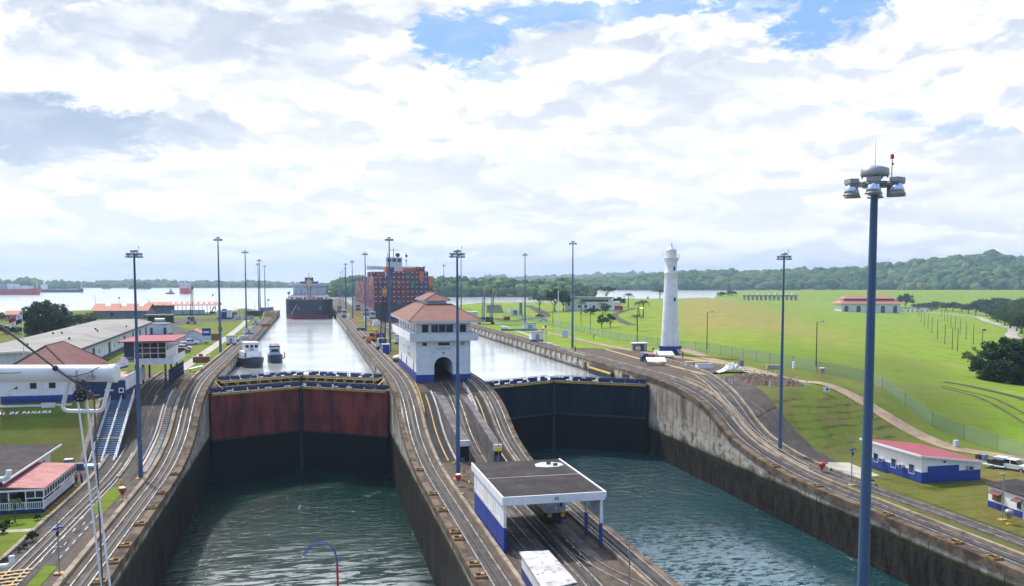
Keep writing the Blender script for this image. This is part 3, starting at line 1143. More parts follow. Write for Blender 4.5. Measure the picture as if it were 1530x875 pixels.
# ------------------------------------------------------------------ left lower deck: asphalt, turf patches and paint
m = MB()
strip(m, -34.0, -24.9, 15, 176, .045, .2, 4)
struct(m.build('asphalt_deck', M['asphalt']))
m = MB()
strip(m, -34.0, -23.1, 196, 588, .04, .2, 4)
struct(m.build('turf_strip', M['turf']))
for pts in ([(-26.1, 112.5), (-24.8, 112.5), (-24.75, 131.0), (-26.6, 131.0), (-27.0, 118)], [(-26.0, 70), (-24.75, 70), (-24.75, 92.4), (-26.0, 93)]):
    patch('turf_patch', pts, ZL + .075, M['turf'])
patch('lane_pavement', [(-34.5, 60), (-31.2, 60), (-31.2, 136), (-34.5, 136)], ZL + .06, M['asphalt'])
patch('lower_lawn', [(-70, 60), (-31.6, 60), (-31.3, 104), (-31.0, 118), (-31.2, 127), (-33.0, 133), (-70, 134)], ZL + .085, M['turf'])
patch('garden_path', [(-60, 106.2), (-31.3, 106.2), (-31.3, 107.4), (-60, 107.4)], ZL + .10, M['paving_light'])
m = MB()
for k in range(7):
    m.box((-26.9 + (k % 3) * .42, 95 + k * 2.7, ZL + .056), (.1, 1.3, .01), rz=R(2))
    m.box((-25.3, 95.5 + k * 2.7, ZL + .056), (.1, 1.3, .01))
m.box((-26.6, 99.4, ZL + .056), (1.0, .12, .01))
m.box((-27.3, 111.2, ZL + .056), (1.2, .12, .01))
struct(m.build('lane_marking', M['white_worn']))
m = MB()
for k in range(5):
    m.box((-28.5, 87 + k * 1.1, ZL + .21), (3.4, .36, .01), rz=R(12))
struct(m.build('hatch_marking', M['ochre']))
m = MB()
strip(m, -27.0, -26.94, 60, 140, .07, .02, 4)
struct(m.build('lane_line', M['white']))

# left incline: dark lanes, white kerbs, ribbed walkway, yellow stringers
m = MB()
strip(m, -29.6, -27.25, 136, 168, .075, .1, None)
strip(m, -26.6, -25.35, 138, 176, .09, .1, None)
struct(m.build('incline_lane', M['asphalt_dark']))
t = thing('incline_walkway', 'grey ribbed walkway with yellow edge climbing beside the left towing track', 'walkway', (0, 0, 0))
m = MB()
ys = np.arange(135, 171, .55)
for a in ys:
    m.box((-24.15, a, prof(a, SH(-24)) + .12), (.95, .42, .14))
m.build('tread', M['steel'], t)
m = MB()
strip(m, -24.72, -24.6, 134, 172, .38, .3, None)
m.build('stringer', M['ochre'], t)
m = MB()
strip(m, -24.98, -24.8, 138, 170, .30, .3, None)
m.build('white_kerb', M['white'], t)
m = MB()
strip(m, -27.2, -26.85, 132, 166, .30, .4, None)
m.build('cream_kerb', M['curb'], t)
m = MB()
strip(m, -25.3, -25.02, 139, 168, .55, .6, None)
m.build('blue_wall', M['blue_navy'], t)

t = thing('bank_wall', 'low concrete retaining wall between the left grass bank and the blue stairs', 'wall', (0, 0, 0))
m = MB()
vs, fs = [], []
yy_ = [128, 138.5, 142, 146, 150, 152.8, 156]
for y in yy_:
    z = float(zL(-36, y)) + .16
    vs += [(-34.1, y, -9.6), (-33.5, y, -9.6), (-33.5, y, z), (-34.1, y, z)]
for i in range(len(yy_) - 1):
    for k in range(4):
        fs.append((i * 4 + k, i * 4 + (k + 1) % 4, (i + 1) * 4 + (k + 1) % 4, (i + 1) * 4 + k))
fs += [(0, 1, 2, 3), tuple(range(len(vs) - 4, len(vs)))]
m.add(vs, fs)
m.build('wall_body', M['curb'], t)

# ------------------------------------------------------------------ centre incline: dark slots, kerbs, stringers, grey slabs, tunnel mouths
m = MB()
strip(m, 19.3, 21.5, 131, 160, .06, .1, None)
strip(m, 28.0, 29.95, 126, 156, .06, .1, None)
struct(m.build('incline_slot', M['asphalt_dark']))
for (x, y0, y1, lab) in ((20.4, 131, 158, 'left'), (28.95, 126, 154, 'right')):
    t = thing('incline_stringer', 'long yellow stringer in the %s dark slot of the centre incline' % lab, 'stringer', (0, 0, 0))
    m = MB()
    strip(m, x - .09, x + .09, y0, y1, .22, .2, None)
    m.build('bar', M['ochre'], t)
for (xa_, xb_, yp, yt, kx, lab) in ((21.95, 23.6, 130.5, 160, 21.5, 'left'), (26.5, 27.65, 126, 155, 27.67, 'right')):
    zt_ = prof(yt, SH(xa_)) + .05
    zp = -5.1
    t = thing('machinery_gallery', 'raised grey sloping gallery with white portal, %s one on the centre incline' % lab, 'gallery', (0, 0, 0))
    m = MB()
    m.prism([(yp, -9.2), (yp, zp), (yp + 9, zp + 1.25), (yt - 7, zt_ - .55), (yt, zt_), (yt, -9.2)], 'x', xa_, xb_)
    m.build('gallery_body', M['slab_grey'], t)
    m = MB()
    m.b(xa_ - .04, xb_ + .04, yp - .25, yp + .12, zp - .75, zp + .12)
    m.build('lintel', M['white'], t)
    m = MB()
    m.b(xa_ + .12, xb_ - .12, yp - .05, yp + .02, -8.7, zp - .75)
    m.build('opening', M['black'], t)
    m = MB()
    m.b(xa_ + .3, xa_ + .75, yp - .7, yp - .3, -8.7, -7.6) if lab == 'left' else m.b(xa_ + .2, xb_ - .3, yp - .6, yp - .2, -8.7, -6.6)
    m.build('cabinet', M['blue_steel'], t)
    t = thing('incline_kerb', 'white painted kerb beside the %s gallery on the centre incline' % lab, 'kerb', (0, 0, 0))
    m = MB()
    strip(m, kx, kx + .26, yp - 2, yt, .30, .5, None)
    m.build('kerb_wall', M['kerb_white'], t)


# ------------------------------------------------------------------ lock gates
def gate_leaf(label, hinge, apex, ztop, skin, rail_h=1.05, detail=True):
    hx, hy = hinge
    axx, ay = apex
    L = math.hypot(axx - hx, ay - hy)
    ang = math.atan2(ay - hy, axx - hx)
    t = thing('lock_gate', label, 'lock gate', (hx, hy, ztop), ang)
    m = MB()
    m.b(0, L, -1.05, 1.05, -24 - ztop, -.05)
    m.build('leaf', M[skin], t)
    s = -1 if axx > hx else 1                                    # local side that faces the camera
    m = MB()
    m.b(L - 1.0, L + .1, s * 1.06, s * 1.45, -24 - ztop, -.1)
    m.b(0, L, s * 1.06, s * 1.32, (-8.6 if skin == 'gate_dark' else -11.2) - ztop, (-8.2 if skin == 'gate_dark' else -10.95) - ztop)
    m.build('timber_post', M['dark'], t)
    m = MB()
    m.b(0, L, -1.3, 1.3, -.05, .05)
    m.build('walkway', M['dark'], t)
    m = MB()
    m.b(0.2, L - .3, s * 1.31, s * 1.40, -.30, -.06)
    m.build('yellow_beam', M['yellow'], t)
    for side in (-1, 1):
        m = MB()
        for k in range(int(L / 1.9) + 1):
            m.b(k * 1.9 + .05, k * 1.9 + .13, side * 1.22 - .04, side * 1.22 + .04, .05, rail_h)
        m.b(0, L, side * 1.22 - .04, side * 1.22 + .04, rail_h - .09, rail_h)
        m.build('railing', M['blue_navy' if side == s else 'steel'], t)
        m = MB()
        k = 0
        x = .3
        while x < L - 1.0:
            wdt = rnd.choice((2.6, 1.2, 1.9))
            wdt = min(wdt, L - .2 - x)
            m.b(x, x + wdt, side * 1.22 - .02, side * 1.22 + .02, .25, rail_h - .2)
            x += wdt + rnd.choice((.3, .9, 1.4))
        m.b(.3, L - .8, side * 1.22 - .012, side * 1.22 + .012, .24, .30)
        m.build('canvas_panel', M['blue_navy'], t)
    if detail:
        m = MB()
        for k in range(int(L / 2.4)):
            a = k * 2.4 + .6
            m.bar((a, s * 1.25, .05), (a + .9, s * 1.25, -1.0), .1)
            m.bar((a + 1.0, s * 1.25, .05), (a + 1.0, s * 1.25, -1.0), .1)
        m.b(.2, L - .2, s * 1.22 - .08, s * 1.22 + .08, -1.15, -1.0)
        m.build('yellow_truss', M['yellow'], t)
    return t


gate_leaf('left leaf of the nearer gate in the left chamber, faded red plate', (XL, 174.5), (-2.0, 182.6), -2.1, 'gate_red', detail=False)
gate_leaf('right leaf of the nearer gate in the left chamber, faded red plate', (XC0, 171.0), (-1.9, 182.6), -2.1, 'gate_red', detail=False)
gate_leaf('left leaf of the farther gate in the left chamber, blue panels and yellow truss', (XL, 190.5), (-2.0, 198.6), -1.55, 'gate_dark')
gate_leaf('right leaf of the farther gate in the left chamber, blue panels and yellow truss', (XC0, 187.5), (-1.9, 198.6), -1.55, 'gate_dark')
gate_leaf('left leaf of the dark gate in the right chamber, half hidden by the centre incline', (XC1, 168.5), (49.8, 176.8), -1.6, 'gate_dark', detail=False)
gate_leaf('right leaf of the dark gate in the right chamber, meeting the stained wall', (XR, 165.5), (49.9, 176.8), -1.6, 'gate_dark', detail=False)
for (y0, y1, lab) in ((186, 202, 'open gate leaf folded into the right wall recess, yellow beam on top'), ):
    t = thing('lock_gate', lab, 'lock gate', (XR - .5, y0, 0))
    m = MB()
    m.b(-.35, .35, 0, y1 - y0, -24, -1.75)
    m.build('leaf', M['gate_dark'], t)
    m = MB()
    m.b(-.40, -.1, .3, y1 - y0 - .3, -1.74, -1.35)
    m.build('yellow_beam', M['yellow'], t)
    m = MB()
    m.b(.1, .3, 0, y1 - y0, -1.74, -.75)
    m.build('panel', M['dark'], t)
for (y, w_) in ((178.5, 4.2), (207, 1.6)):
    m = MB()
    m.b(XR - .16, XR + .1, y - w_ / 2, y + w_ / 2, WUP - .5, -.9)
    m.build('recess', M['black'], wr)
m = MB()
for y in (173.0, 183, 203.8, 209):
    m.b(XR - .17, XR - .1, y - .14, y + .14, -2.4, -.3)
m.build('yellow_marker', M['ochre'], wr)
for (x, y, s) in ((XL, 184, 1), (XC0, 181, -1)):
    m = MB()
    m.bar((x + s * .3, y - 2, -.7), (x + s * 2.0, y - 4, -2.0), .18)
    m.bar((x + s * .3, y + 1, -.5), (x + s * 1.8, y + 3.5, -1.6), .18)
    m.build('gate_strut', M['yellow'], wl if x < 0 else wc)

# yellow-rimmed mooring niches along the copings
def niche():
    t = thing('mooring_niche', '', 'mooring niche')
    m = MB()
    for a in (-.78, .62):
        m.b(-.60, .62, a * .8, a * .8 + .14, -.75, .24)
    m.b(.48, .62, -.62, .60, -.2, .24)
    m.build('yellow_rim', M['niche_rim'], t)
    m = MB()
    m.b(-.58, .48, -.5, .5, -.72, .09)
    m.build('hollow', M['black'], t)
    m = MB()
    m.cyl((-.2, 0, .0), (-.2, 0, .26), .17, .17, 10)
    m.b(-.38, -.02, -.3, .3, .24, .33)
    m.build('bitt', M['niche_rim'], t)
    return t


NI = Kind(niche)
for (xe, ys, face, lab) in ((XL, [86.5, 92.5, 98.0, 106.5, 114.0, 121.5, 133.0], 'left', 'yellow rimmed mooring niche in the coping of the left wall'),
                            (XC0, [80, 83.5, 92.5, 95, 104.5, 113, 127.5], 'centre', 'yellow rimmed mooring niche in the left coping of the centre wall'),
                            (XR, [73.5, 79, 90.5, 95, 105.5, 116.5], 'right', 'yellow rimmed mooring niche in the coping of the right wall')):
    for y in ys:
        o = NI.at((xe + (-.50 if xe == XL else .50), y, prof(y, SH(xe)) + .07), 0 if xe < 0 else math.pi, lab, 'mooring niches of the lower %s coping' % face)
# pale fender stones along the upper copings
def fender():
    m = MB()
    m.box((0, 0, 0), (.5, 1.7, 1.3), taper=.7)
    o = m.build('fender_block', M['paving_light'])
    return tag(o, '', 'fender')


FB = Kind(fender)
for k in range(26):
    y = 214 + k * 4.9 * (1 + k * .012)
    FB.at((XR - .2, y, -1.0), 0, 'pale worn fender block on the water side of the upper right wall', 'fender blocks of the upper right wall')
for k in range(22):
    y = 206 + k * 5.4 * (1 + k * .02)
    FB.at((XC0 - .2, y, -1.05), 0, 'pale worn fender block on the left water side of the upper centre wall', 'fender blocks of the upper centre wall')
for k in range(14):
    y = 222 + k * 7.4 * (1 + k * .03)
    FB.at((XL + .2, y, -1.05), 0, 'pale worn fender block on the water side of the upper left wall', 'fender blocks of the upper left wall')

# ------------------------------------------------------------------ roads of the upper left bank and the right bank
patch('asphalt_lot', [gxy(x, y, 0) for x, y in ((236, 470), (285, 474), (330, 476), (372, 478), (350, 483), (300, 484), (262, 490), (318, 502), (300, 516), (270, 545), (248, 548), (240, 520), (228, 500))], .02, M['asphalt'])
patch('upper_turf', [gxy(x, y, 0) for x, y in ((262, 487.5), (300, 481), (372, 480), (386, 484), (340, 520), (318, 502))], .03, M['turf'])
patch('shore_turf', [gxy(x, y, 0) for x, y in ((250, 471.5), (320, 470), (345, 472.5), (300, 476), (254, 475))], .045, M['turf'])
ribbon('service_road', [(-27.8, 200), (-27.8, 260), (-28, 330), (-29, 400), (-31, 470)], 2.6, lambda a, b: 0, .075, M['paving_light'])
ribbon('dark_bank', [(82.5, 163), (79.6, 153), (77.2, 143), (76.2, 134), (76.5, 126), (78, 118)], 4.2, zR, .12, M['asphalt'], 6)
ribbon('dirt_road', [(104, 232), (97, 200), (94, 172), (91.5, 154), (95, 146), (99, 138), (104, 127), (112, 112), (124, 92), (140, 70)], 3.6, zR, .07, M['dirt'], 8)
for k in (0, 1):
    ribbon('worn_track', [gxy(1404, 609 + k * 5, -9), gxy(1440, 619 + k * 6, -9.3), gxy(1485, 630 + k * 7, -9.5), gxy(1560, 648 + k * 9, -9.5)], .7, zR, .09, M['soil'], 8)
g = [gxy(1410, 600, -9), gxy(1440, 606, -9.5), gxy(1485, 615, -9.5), gxy(1530, 625, -9.5), gxy(1600, 640, -9.5)]
ribbon('field_road', g, 3.0, zR, .08, M['asphalt'], 8)
g = [gxy(1350, 464, -13), gxy(1395, 466.5, -13.5), gxy(1432, 470, -14), gxy(1462, 474.5, -14.6), gxy(1476, 482, -15), gxy(1496, 489, -15.2), gxy(1514, 497, -15.2), gxy(1512, 510, -15), gxy(1560, 522, -15)]
ribbon('valley_road', g, 6.5, zR, .10, M['paving_light'], 8)
g = [gxy(788, 458, 0), gxy(800, 464, 0), gxy(815, 473, 0), gxy(790, 478, 0), gxy(760, 480, 0), gxy(740, 477, 0)]
ribbon('bank_road', g, 6, zR, .10, M['asphalt'], 8)
g = [gxy(948, 462, 0), gxy(935, 466, 0), gxy(918, 472, 0), gxy(930, 482, 0), gxy(945, 487, 0)]
ribbon('drive', g, 4, zR, .10, M['asphalt'], 8)
g = [gxy(742, 484, 0), gxy(800, 506, 0), gxy(855, 525, 0), gxy(880, 535, 0)]
ribbon('footpath', g, 1.6, zR, .08, M['paving_light'], 6)
g = [gxy(780, 491, 0), gxy(850, 505, 0), gxy(930, 521, 0), gxy(1010, 533, 0), gxy(1090, 545, 0)]
ribbon('gravel_track', g, 3, zR, .08, M['dirt'], 6)

# ------------------------------------------------------------------ placing helpers
def GT(px, py, zf=None):
    """where a sight line meets the terrain"""
    zf = zf or zR
    d = pxdir(px, py)
    lo, hi = 40.0, None
    t = 40.0
    while t < 4000:
        z = CAM_Z + d.z * t
        if z < float(zf(d.x * t, d.y * t)):
            hi = t
            break
        lo = t
        t *= 1.02
    if hi is None:
        hi = t
    for _ in range(30):
        mid = (lo + hi) / 2
        if CAM_Z + d.z * mid < float(zf(d.x * mid, d.y * mid)):
            hi = mid
        else:
            lo = mid
    return Vector((d.x * hi, d.y * hi, float(zf(d.x * hi, d.y * hi))))


def text(name, body, size, loc, rot, mt, parent=None, ext=.02, align='CENTER', shear=0.0, bold=0.0, space=1.0):
    cu = bpy.data.curves.new(name, 'FONT')
    cu.body = body
    cu.size = size
    cu.align_x = align
    cu.extrude = ext
    cu.shear = shear
    cu.offset = bold
    cu.space_character = space
    o = bpy.data.objects.new('tmp', cu)
    COL.objects.link(o)
    bpy.context.view_layer.update()
    me = bpy.data.meshes.new_from_object(o.evaluated_get(bpy.context.evaluated_depsgraph_get()))
    bpy.data.objects.remove(o)
    bpy.data.curves.remove(cu)
    me.materials.clear()
    me.materials.append(mt)
    r = link(name, me, parent)
    r.location = loc
    r.rotation_euler = rot
    return r


def frustum(mb, x0, x1, y0, y1, z0, xa, xb, ya, yb, z1):
    mb.add([(x0, y0, z0), (x1, y0, z0), (x1, y1, z0), (x0, y1, z0), (xa, ya, z1), (xb, ya, z1), (xb, yb, z1), (xa, yb, z1)],
           [(0, 3, 2, 1), (4, 5, 6, 7), (0, 1, 5, 4), (1, 2, 6, 5), (2, 3, 7, 6), (3, 0, 4, 7)])
    return mb


def window(parent, c, wd, hg, face, frame='white_clean', glass='glass', bars=0, fr=.09, name='window'):
    """recess-looking window: frame proud of the wall, pane just inside it. face: '-y', '-x', '+x'"""
    m = MB()
    def bx(u0, u1, v0, v1, d0, d1):
        if face in ('-y', '+y'):
            s = -1 if face == '-y' else 1
            m.b(c[0] + u0, c[0] + u1, c[1] + s * d0, c[1] + s * d1, c[2] + v0, c[2] + v1)
        else:
            s = -1 if face == '-x' else 1
            m.b(c[0] + s * d0, c[0] + s * d1, c[1] + u0, c[1] + u1, c[2] + v0, c[2] + v1)
    a, b = wd / 2, hg / 2
    bx(-a - fr, a + fr, b, b + fr, -.02, .07)
    bx(-a - fr, a + fr, -b - fr, -b, -.02, .09)
    bx(-a - fr, -a, -b, b, -.02, .07)
    bx(a, a + fr, -b, b, -.02, .07)
    for k in range(bars):
        u = -a + (k + 1) * wd / (bars + 1)
        bx(u - .05, u + .05, -b, b, -.02, .06)
    f = m.build(name, M[frame], parent)
    m = MB()
    bx(-a, a, -b, b, -.02, .02)
    m.build('pane', M[glass], f)
    return f


# ------------------------------------------------------------------ control house on the centre wall
t = thing('control_house', 'white two-storey lock control house with red tiled hip roof and arched track passage', 'control house', (25.35, 168.4, -.6))
W2, DP, RA, SP = 5.35, 33.5, 1.85, 3.35         # half width, depth, arch radius, spring height
m = MB()
for (x0, x1) in ((-W2, -RA), (RA, W2)):
    m.b(x0, x1, 0, DP, 1.75, 8.4)
arc = [(RA * math.cos(a), SP + RA * math.sin(a)) for a in [math.pi - k * math.pi / 14 for k in range(15)]]
m.prism([(-RA, 8.4)] + arc + [(RA, 8.4)], 'y', 0, DP)
m.b(-W2, W2, .3, DP - .2, 8.4, 11.95)
m.build('wall', M['white'], t)
m = MB()
for (x0, x1) in ((-W2 + 1.25, -RA), (RA, W2 - 1.25)):
    m.b(x0, x1, -.06, DP + .05, -1.2, 1.75)
for s in (-1, 1):
    m.b(s * (W2 + .06), s * (W2 - 1.25), .05, DP, -.2, 2.2) if s < 0 else m.b(W2 - 1.25, W2 + .06, .05, DP, -.2, 2.2)
m.build('plinth', M['blue'], t)
m = MB()
m.b(-RA, RA, DP - .6, DP - .3, -.5, 5)
m.b(-RA, -.2, 14, 14.2, 2.6, 4.6)
m.build('passage_end', M['dark'], t)
# balcony
m = MB()
m.b(-W2 - 1.35, W2 + 1.35, -1.2, DP + 1.0, 8.4, 8.62)
m.build('balcony_floor', M['white'], t)
m = MB()
m.b(-W2 - 1.35, W2 + 1.35, -1.22, -1.06, 8.62, 9.95)
m.b(-W2 - 1.36, -W2 - 1.2, -1.05, DP + 1, 8.62, 9.95)
m.b(W2 + 1.2, W2 + 1.36, -1.05, DP + 1, 8.62, 9.95)
m.build('balcony_parapet', M['white'], t)
window(t, (-3.55, .28, 10.75), 1.25, 1.5, '-y', bars=0)
window(t, (-.2, .28, 10.75), 4.3, 1.5, '-y', glass='glass_blue', bars=2)
window(t, (3.9, .28, 10.75), 1.25, 1.5, '-y', bars=0)
window(t, (-3.7, 0, 7.75), .9, .65, '-y')
window(t, (0.1, 0, 7.75), 2.3, .6, '-y')
window(t, (3.8, 0, 7.8), .8, .6, '-y', glass='steel')
for k in range(6):
    window(t, (-W2, 2.6 + k * 5.2, 10.75), 2.6, 1.5, '-x', glass='glass', bars=1)
for (y, z) in ((11, 6.2), (14, 6.2), (11, 5.0), (14, 5.0), (22, 6.0)):
    window(t, (-W2, y, z), .8, .55, '-x')
for y in (4.5, 17, 28):
    m = MB()
    m.b(-W2 - .05, -W2 + .05, y - .5, y + .5, 1.0, 4.0)
    m.build('door', M['blue_navy'], t)
window(t, (.02, 0, 5.98), .4, .3, '-y', name='lantern')
text('lettering', 'GATUN', .62, (-.05, -.03, 6.62), (R(90), 0, 0), M['steel'], t, space=1.5)
# roofs
m = MB()
m.b(-W2 - 1.62, W2 + 1.87, -2.6, DP + 2.4, 11.95, 12.35)
m.build('eave', M['white_clean'], t)
m = MB()
frustum(m, -W2 - 1.75, W2 + 2.0, -2.75, DP + 2.55, 12.36, -2.6, 2.7, 8.2, DP - 8, 15.35)
m.build('roof', M['tile_red'], t)
m = MB()
m.b(-1.9, 2.0, 9.0, DP - 9, 15.3, 15.95)
m.build('lantern_wall', M['pale_wall'], t)
m = MB()
m.b(-2.55, 2.65, 8.0, DP - 8.2, 15.95, 16.1)
m.build('lantern_eave', M['white_clean'], t)
m = MB()
frustum(m, -2.7, 2.8, 7.85, DP - 8.0, 16.11, -.05, .15, 11, DP - 11, 17.5)
m.build('lantern_roof', M['tile_red'], t)
m = MB()
for sx, sy in ((-1, 0), (1, 0), (-1, 1), (1, 1)):
    m.bar((-W2 - 1.75 if sx < 0 else W2 + 2.0, -2.75 if sy == 0 else DP + 2.55, 12.38), (-2.6 if sx < 0 else 2.7, 8.2 if sy == 0 else DP - 8, 15.38), .26, .14)
    m.bar((-2.7 if sx < 0 else 2.8, 7.85 if sy == 0 else DP - 8.0, 16.13), (.05, 11 if sy == 0 else DP - 11, 17.52), .2, .12)
m.bar((.05, 11, 17.52), (.05, DP - 11, 17.52), .22, .14)
m.build('hip_cap', M['tile_dark'], t)

# ------------------------------------------------------------------ locomotive shelter
t = thing('locomotive_shelter', 'flat-roofed white and blue locomotive shelter on the centre wall, numbered 45', 'shelter', (19.2, 86.5, -8.8))
m = MB()
m.b(0, .3, 0, 16.5, 2.7, 5.2)
m.build('wall', M['white'], t)
m = MB()
for y0, y1 in ((0, 3.4), (3.52, 8.2), (8.32, 16.5)):
    m.b(.01, .29, y0, y1, .0, 2.7)
m.build('wall_base', M['blue'], t)
m = MB()
for (y0, y1, z0, z1) in ((1.2, 4.0, 3.1, 4.7), (5, 8.4, 3.1, 4.7), (10, 15, 3.1, 4.7)):
    for a in (y0, y1):
        m.b(-.03, .02, a - .04, a + .04, z0, z1)
    m.b(-.03, .02, y0, y1, z0 - .04, z0 + .04)
    m.b(-.03, .02, y0, y1, z1 - .04, z1 + .04)
m.build('panel_frame', M['white_clean'], t)
m = MB()
frustum(m, 0, 10.9, -.2, 17.4, 5.75, .0, 10.9, -.2, 17.4, 5.95)
m.build('roof', M['roof_black'], t)
m = MB()
m.b(-.04, 10.94, -.36, -.2, 5.15, 6.03)
m.b(-.2, -.04, -.36, 17.4, 5.15, 6.03)
m.b(10.94, 11.1, -.36, 17.4, 5.45, 6.03)
m.build('fascia', M['white'], t)
m = MB()
m.b(.1, 10.8, 8.6, 8.75, 5.951, 5.985)
m.build('roof_joint', M['paving_light'], t)
m = MB()
pts = [(7.0, 13.6), (8.1, 13.0), (9.6, 13.0), (10.6, 13.9), (10.5, 15.1), (9.5, 15.9), (8.2, 15.9), (7.2, 15.0)]
m.prism(pts, 'z', 5.952, 5.968)
m.build('roof_puddle', M['puddle'], t)
m = MB()
m.box((9.0, 15.1, 6.06), (.5, .3, .16))
m.box((9.6, 14.2, 6.06), (.5, .3, .16))
m.build('roof_vent', M['dark'], t)
for (x, y) in ((10.6, 0.0), (10.4, 4.4), (9.0, 9.6), (10.6, 15.8)):
    m = MB()
    m.b(x - .14, x + .14, y - .14, y + .14, 0, 2.6)
    c = m.build('column_base', M['blue'], t)
    m = MB()
    m.b(x - .13, x + .13, y - .13, y + .13, 2.6, 5.75)
    m.build('column', M['white'], t)
m = MB()
m.prism([(0, 5.2), (4.4, 5.2), (4.4, 3.3), (0, 2.6)], 'x', 10.78, 10.84)
m.build('side_panel', M['white'], t)
text('number', '45', .55, (5.6, -.37, 5.42), (R(90), 0, 0), M['dark'], t)

# low hut beside it
a, b_, c, d = G(776, 824, -6.0), G(820, 822, -6.0), G(863, 870, -6.0), G(812, 880, -6.0)
t = thing('low_hut', 'low hut with stained white flat roof in front of the locomotive shelter', 'hut', (0, 0, 0))
m = MB()
qq = [(p.x, p.y) for p in (a, b_, c, d)]
m.prism(qq, 'z', -6.2, -6.0)
m.build('roof', M['white_worn'], t)
cx_, cy_ = sum(p[0] for p in qq) / 4, sum(p[1] for p in qq) / 4
qi = [(cx_ + (p[0] - cx_) * .9, cy_ + (p[1] - cy_) * .93) for p in qq]
m = MB()
m.prism(qi, 'z', -7.4, -6.2)
m.build('wall', M['white'], t)
m = MB()
m.prism([(cx_ + (p[0] - cx_) * .905, cy_ + (p[1] - cy_) * .935) for p in qq], 'z', -8.8, -7.4)
m.build('wall_base', M['blue'], t)
# maintenance pit and turnout paving under the shelter
t = thing('maintenance_pit', 'long dark maintenance pit with small lamps in front of the parked locomotive', 'pit', (26.3, 84, -8.8))
m = MB()
m.b(-.55, .55, -3.5, 8.5, .0, .075)
m.build('pit_void', M['black'], t)
m = MB()
m.b(-.72, -.55, -3.6, 8.5, .0, .12)
m.b(.55, .72, -3.6, 8.5, .0, .12)
m.build('pit_kerb', M['curb'], t)
for k in range(3):
    m = MB()
    m.box((.5, .2 + k * 2.4, .10), (.12, .34, .12))
    m.build('pit_lamp', M['yellow_bright'], t)
mm = MB()
for x0, pts in ((0, [(21.6, 70), (21.6, 86), (21.6, 104)]), (0, [(22.9, 70), (22.9, 104)]), (0, [(30.2, 66), (28.6, 74), (27.0, 80), (25.9, 86)]), (0, [(31.7, 66), (30.0, 74), (28.2, 80), (27.2, 86)])):
    for i in range(len(pts) - 1):
        mm.bar((*pts[i], -8.72), (*pts[i + 1], -8.72), .12, .1)
t = thing('siding_rail', 'siding rails curving out of the locomotive shelter', 'rails', (0, 0, 0))
mm.build('rail', M['rail'], t)
patch('wet_pavement', [(20.2, 70), (23.9, 70), (23.9, 104), (20.2, 104)], ZL + .045, M['slab_grey'])
patch('wet_pavement', [(27.3, 82), (28.6, 82), (28.6, 100), (27.3, 100)], ZL + .05, M['slab_grey'])

# ------------------------------------------------------------------ left bank: hall, blue block, cabin on posts, warehouse
t = thing('hall', 'white hall with blue base and maroon hipped tile roof behind the ship boom', 'building', (-43.3, 153.6, 0))
m = MB()
m.b(-5.2, 5.2, 0, 22.6, .95, 4.3)
m.build('wall', M['white'], t)
m = MB()
m.b(-5.25, 5.25, -.05, 22.65, -.6, .95)
m.build('wall_base', M['blue'], t)
m = MB()
m.b(-5.9, 5.9, -.8, 23.4, 4.15, 4.3)
m.build('eave', M['white_clean'], t)
m = MB()
frustum(m, -6.0, 6.0, -.9, 23.5, 4.31, -.1, .1, 5.9, 16.6, 8.6)
m.build('roof', M['tile_dark'], t)
m = MB()
for (p_, q_) in (((-6, -.9, 4.34), (0, 5.9, 8.63)), ((6, -.9, 4.34), (0, 5.9, 8.63)), ((6, 23.5, 4.34), (0, 16.6, 8.63)), ((-6, 23.5, 4.34), (0, 16.6, 8.63)), ((0, 5.9, 8.63), (0, 16.6, 8.63))):
    m.bar(p_, q_, .22, .16)
m.build('ridge_cap', M['soil'], t)
for x in (-3.2, -.4, 2.4):
    window(t, (x, 0, 2.55), 1.0, .95, '-y', bars=0)
m = MB()
m.b(1.2, 3.2, -2.0, -1.72, -1.3, -.05)
m.build('porch', M['white'], t)
m = MB()
m.b(-7.2, 5.6, -1.7, -.06, -1.2, -.35)
m.build('terrace_edge', M['white'], t)

t = thing('annex', 'dark blue flat-roofed block between the hall and the blue stairs', 'building', (-34.0, 157.0, 0))
m = MB()
m.b(-4.0, 3.4, 0, 13, -1.0, 2.9)
m.build('wall', M['blue_navy'], t)
m = MB()
m.b(-3.95, 3.35, .3, 13, 2.9, 3.02)
m.build('roof', M['pink_flat'], t)
m = MB()
m.b(-4.05, 3.45, -.08, .3, 2.75, 3.25)
m.b(3.35, 3.5, .3, 18, 1.0, 3.4)
m.build('parapet', M['white'], t)
m = MB()
m.prism([(-2.9, .55), (-2.0, .55), (-2.0, 1.35)], 'y', -.06, -.02)
m.prism([(-3.9, .3), (-.6, .3), (-.6, .42), (-3.9, .42)], 'y', -.06, -.02)
m.prism([(-3.9, -.2), (-.6, -.2), (-.6, -.08), (-3.9, -.08)], 'y', -.06, -.02)
m.prism([(.2, 1.05), (1.6, .95), (1.6, 1.2), (.2, 1.3)], 'y', -.06, -.02)
m.prism([(.75, .7), (.95, .7), (.95, 1.75), (.75, 1.75)], 'y', -.06, -.02)
m.build('painted_emblem', M['white_clean'], t)
window(t, (2.8, 0, 1.05), .45, .5, '-y', fr=.18)
m = MB()
m.prism([(0, 3.1), (0, 4.0), (6.2, 6.0), (6.2, 4.9)], 'y', -.9, -.75)
m.build('stair_panel', M['white'], t).location = (-3.0, 5, 0)
m = MB()
m.prism([(0, 2.8), (0, 3.1), (6.2, 4.9), (6.2, 4.6)], 'y', -.92, -.7)
m.build('stair_beam', M['blue_navy'], t).location = (-3.0, 5, 0)

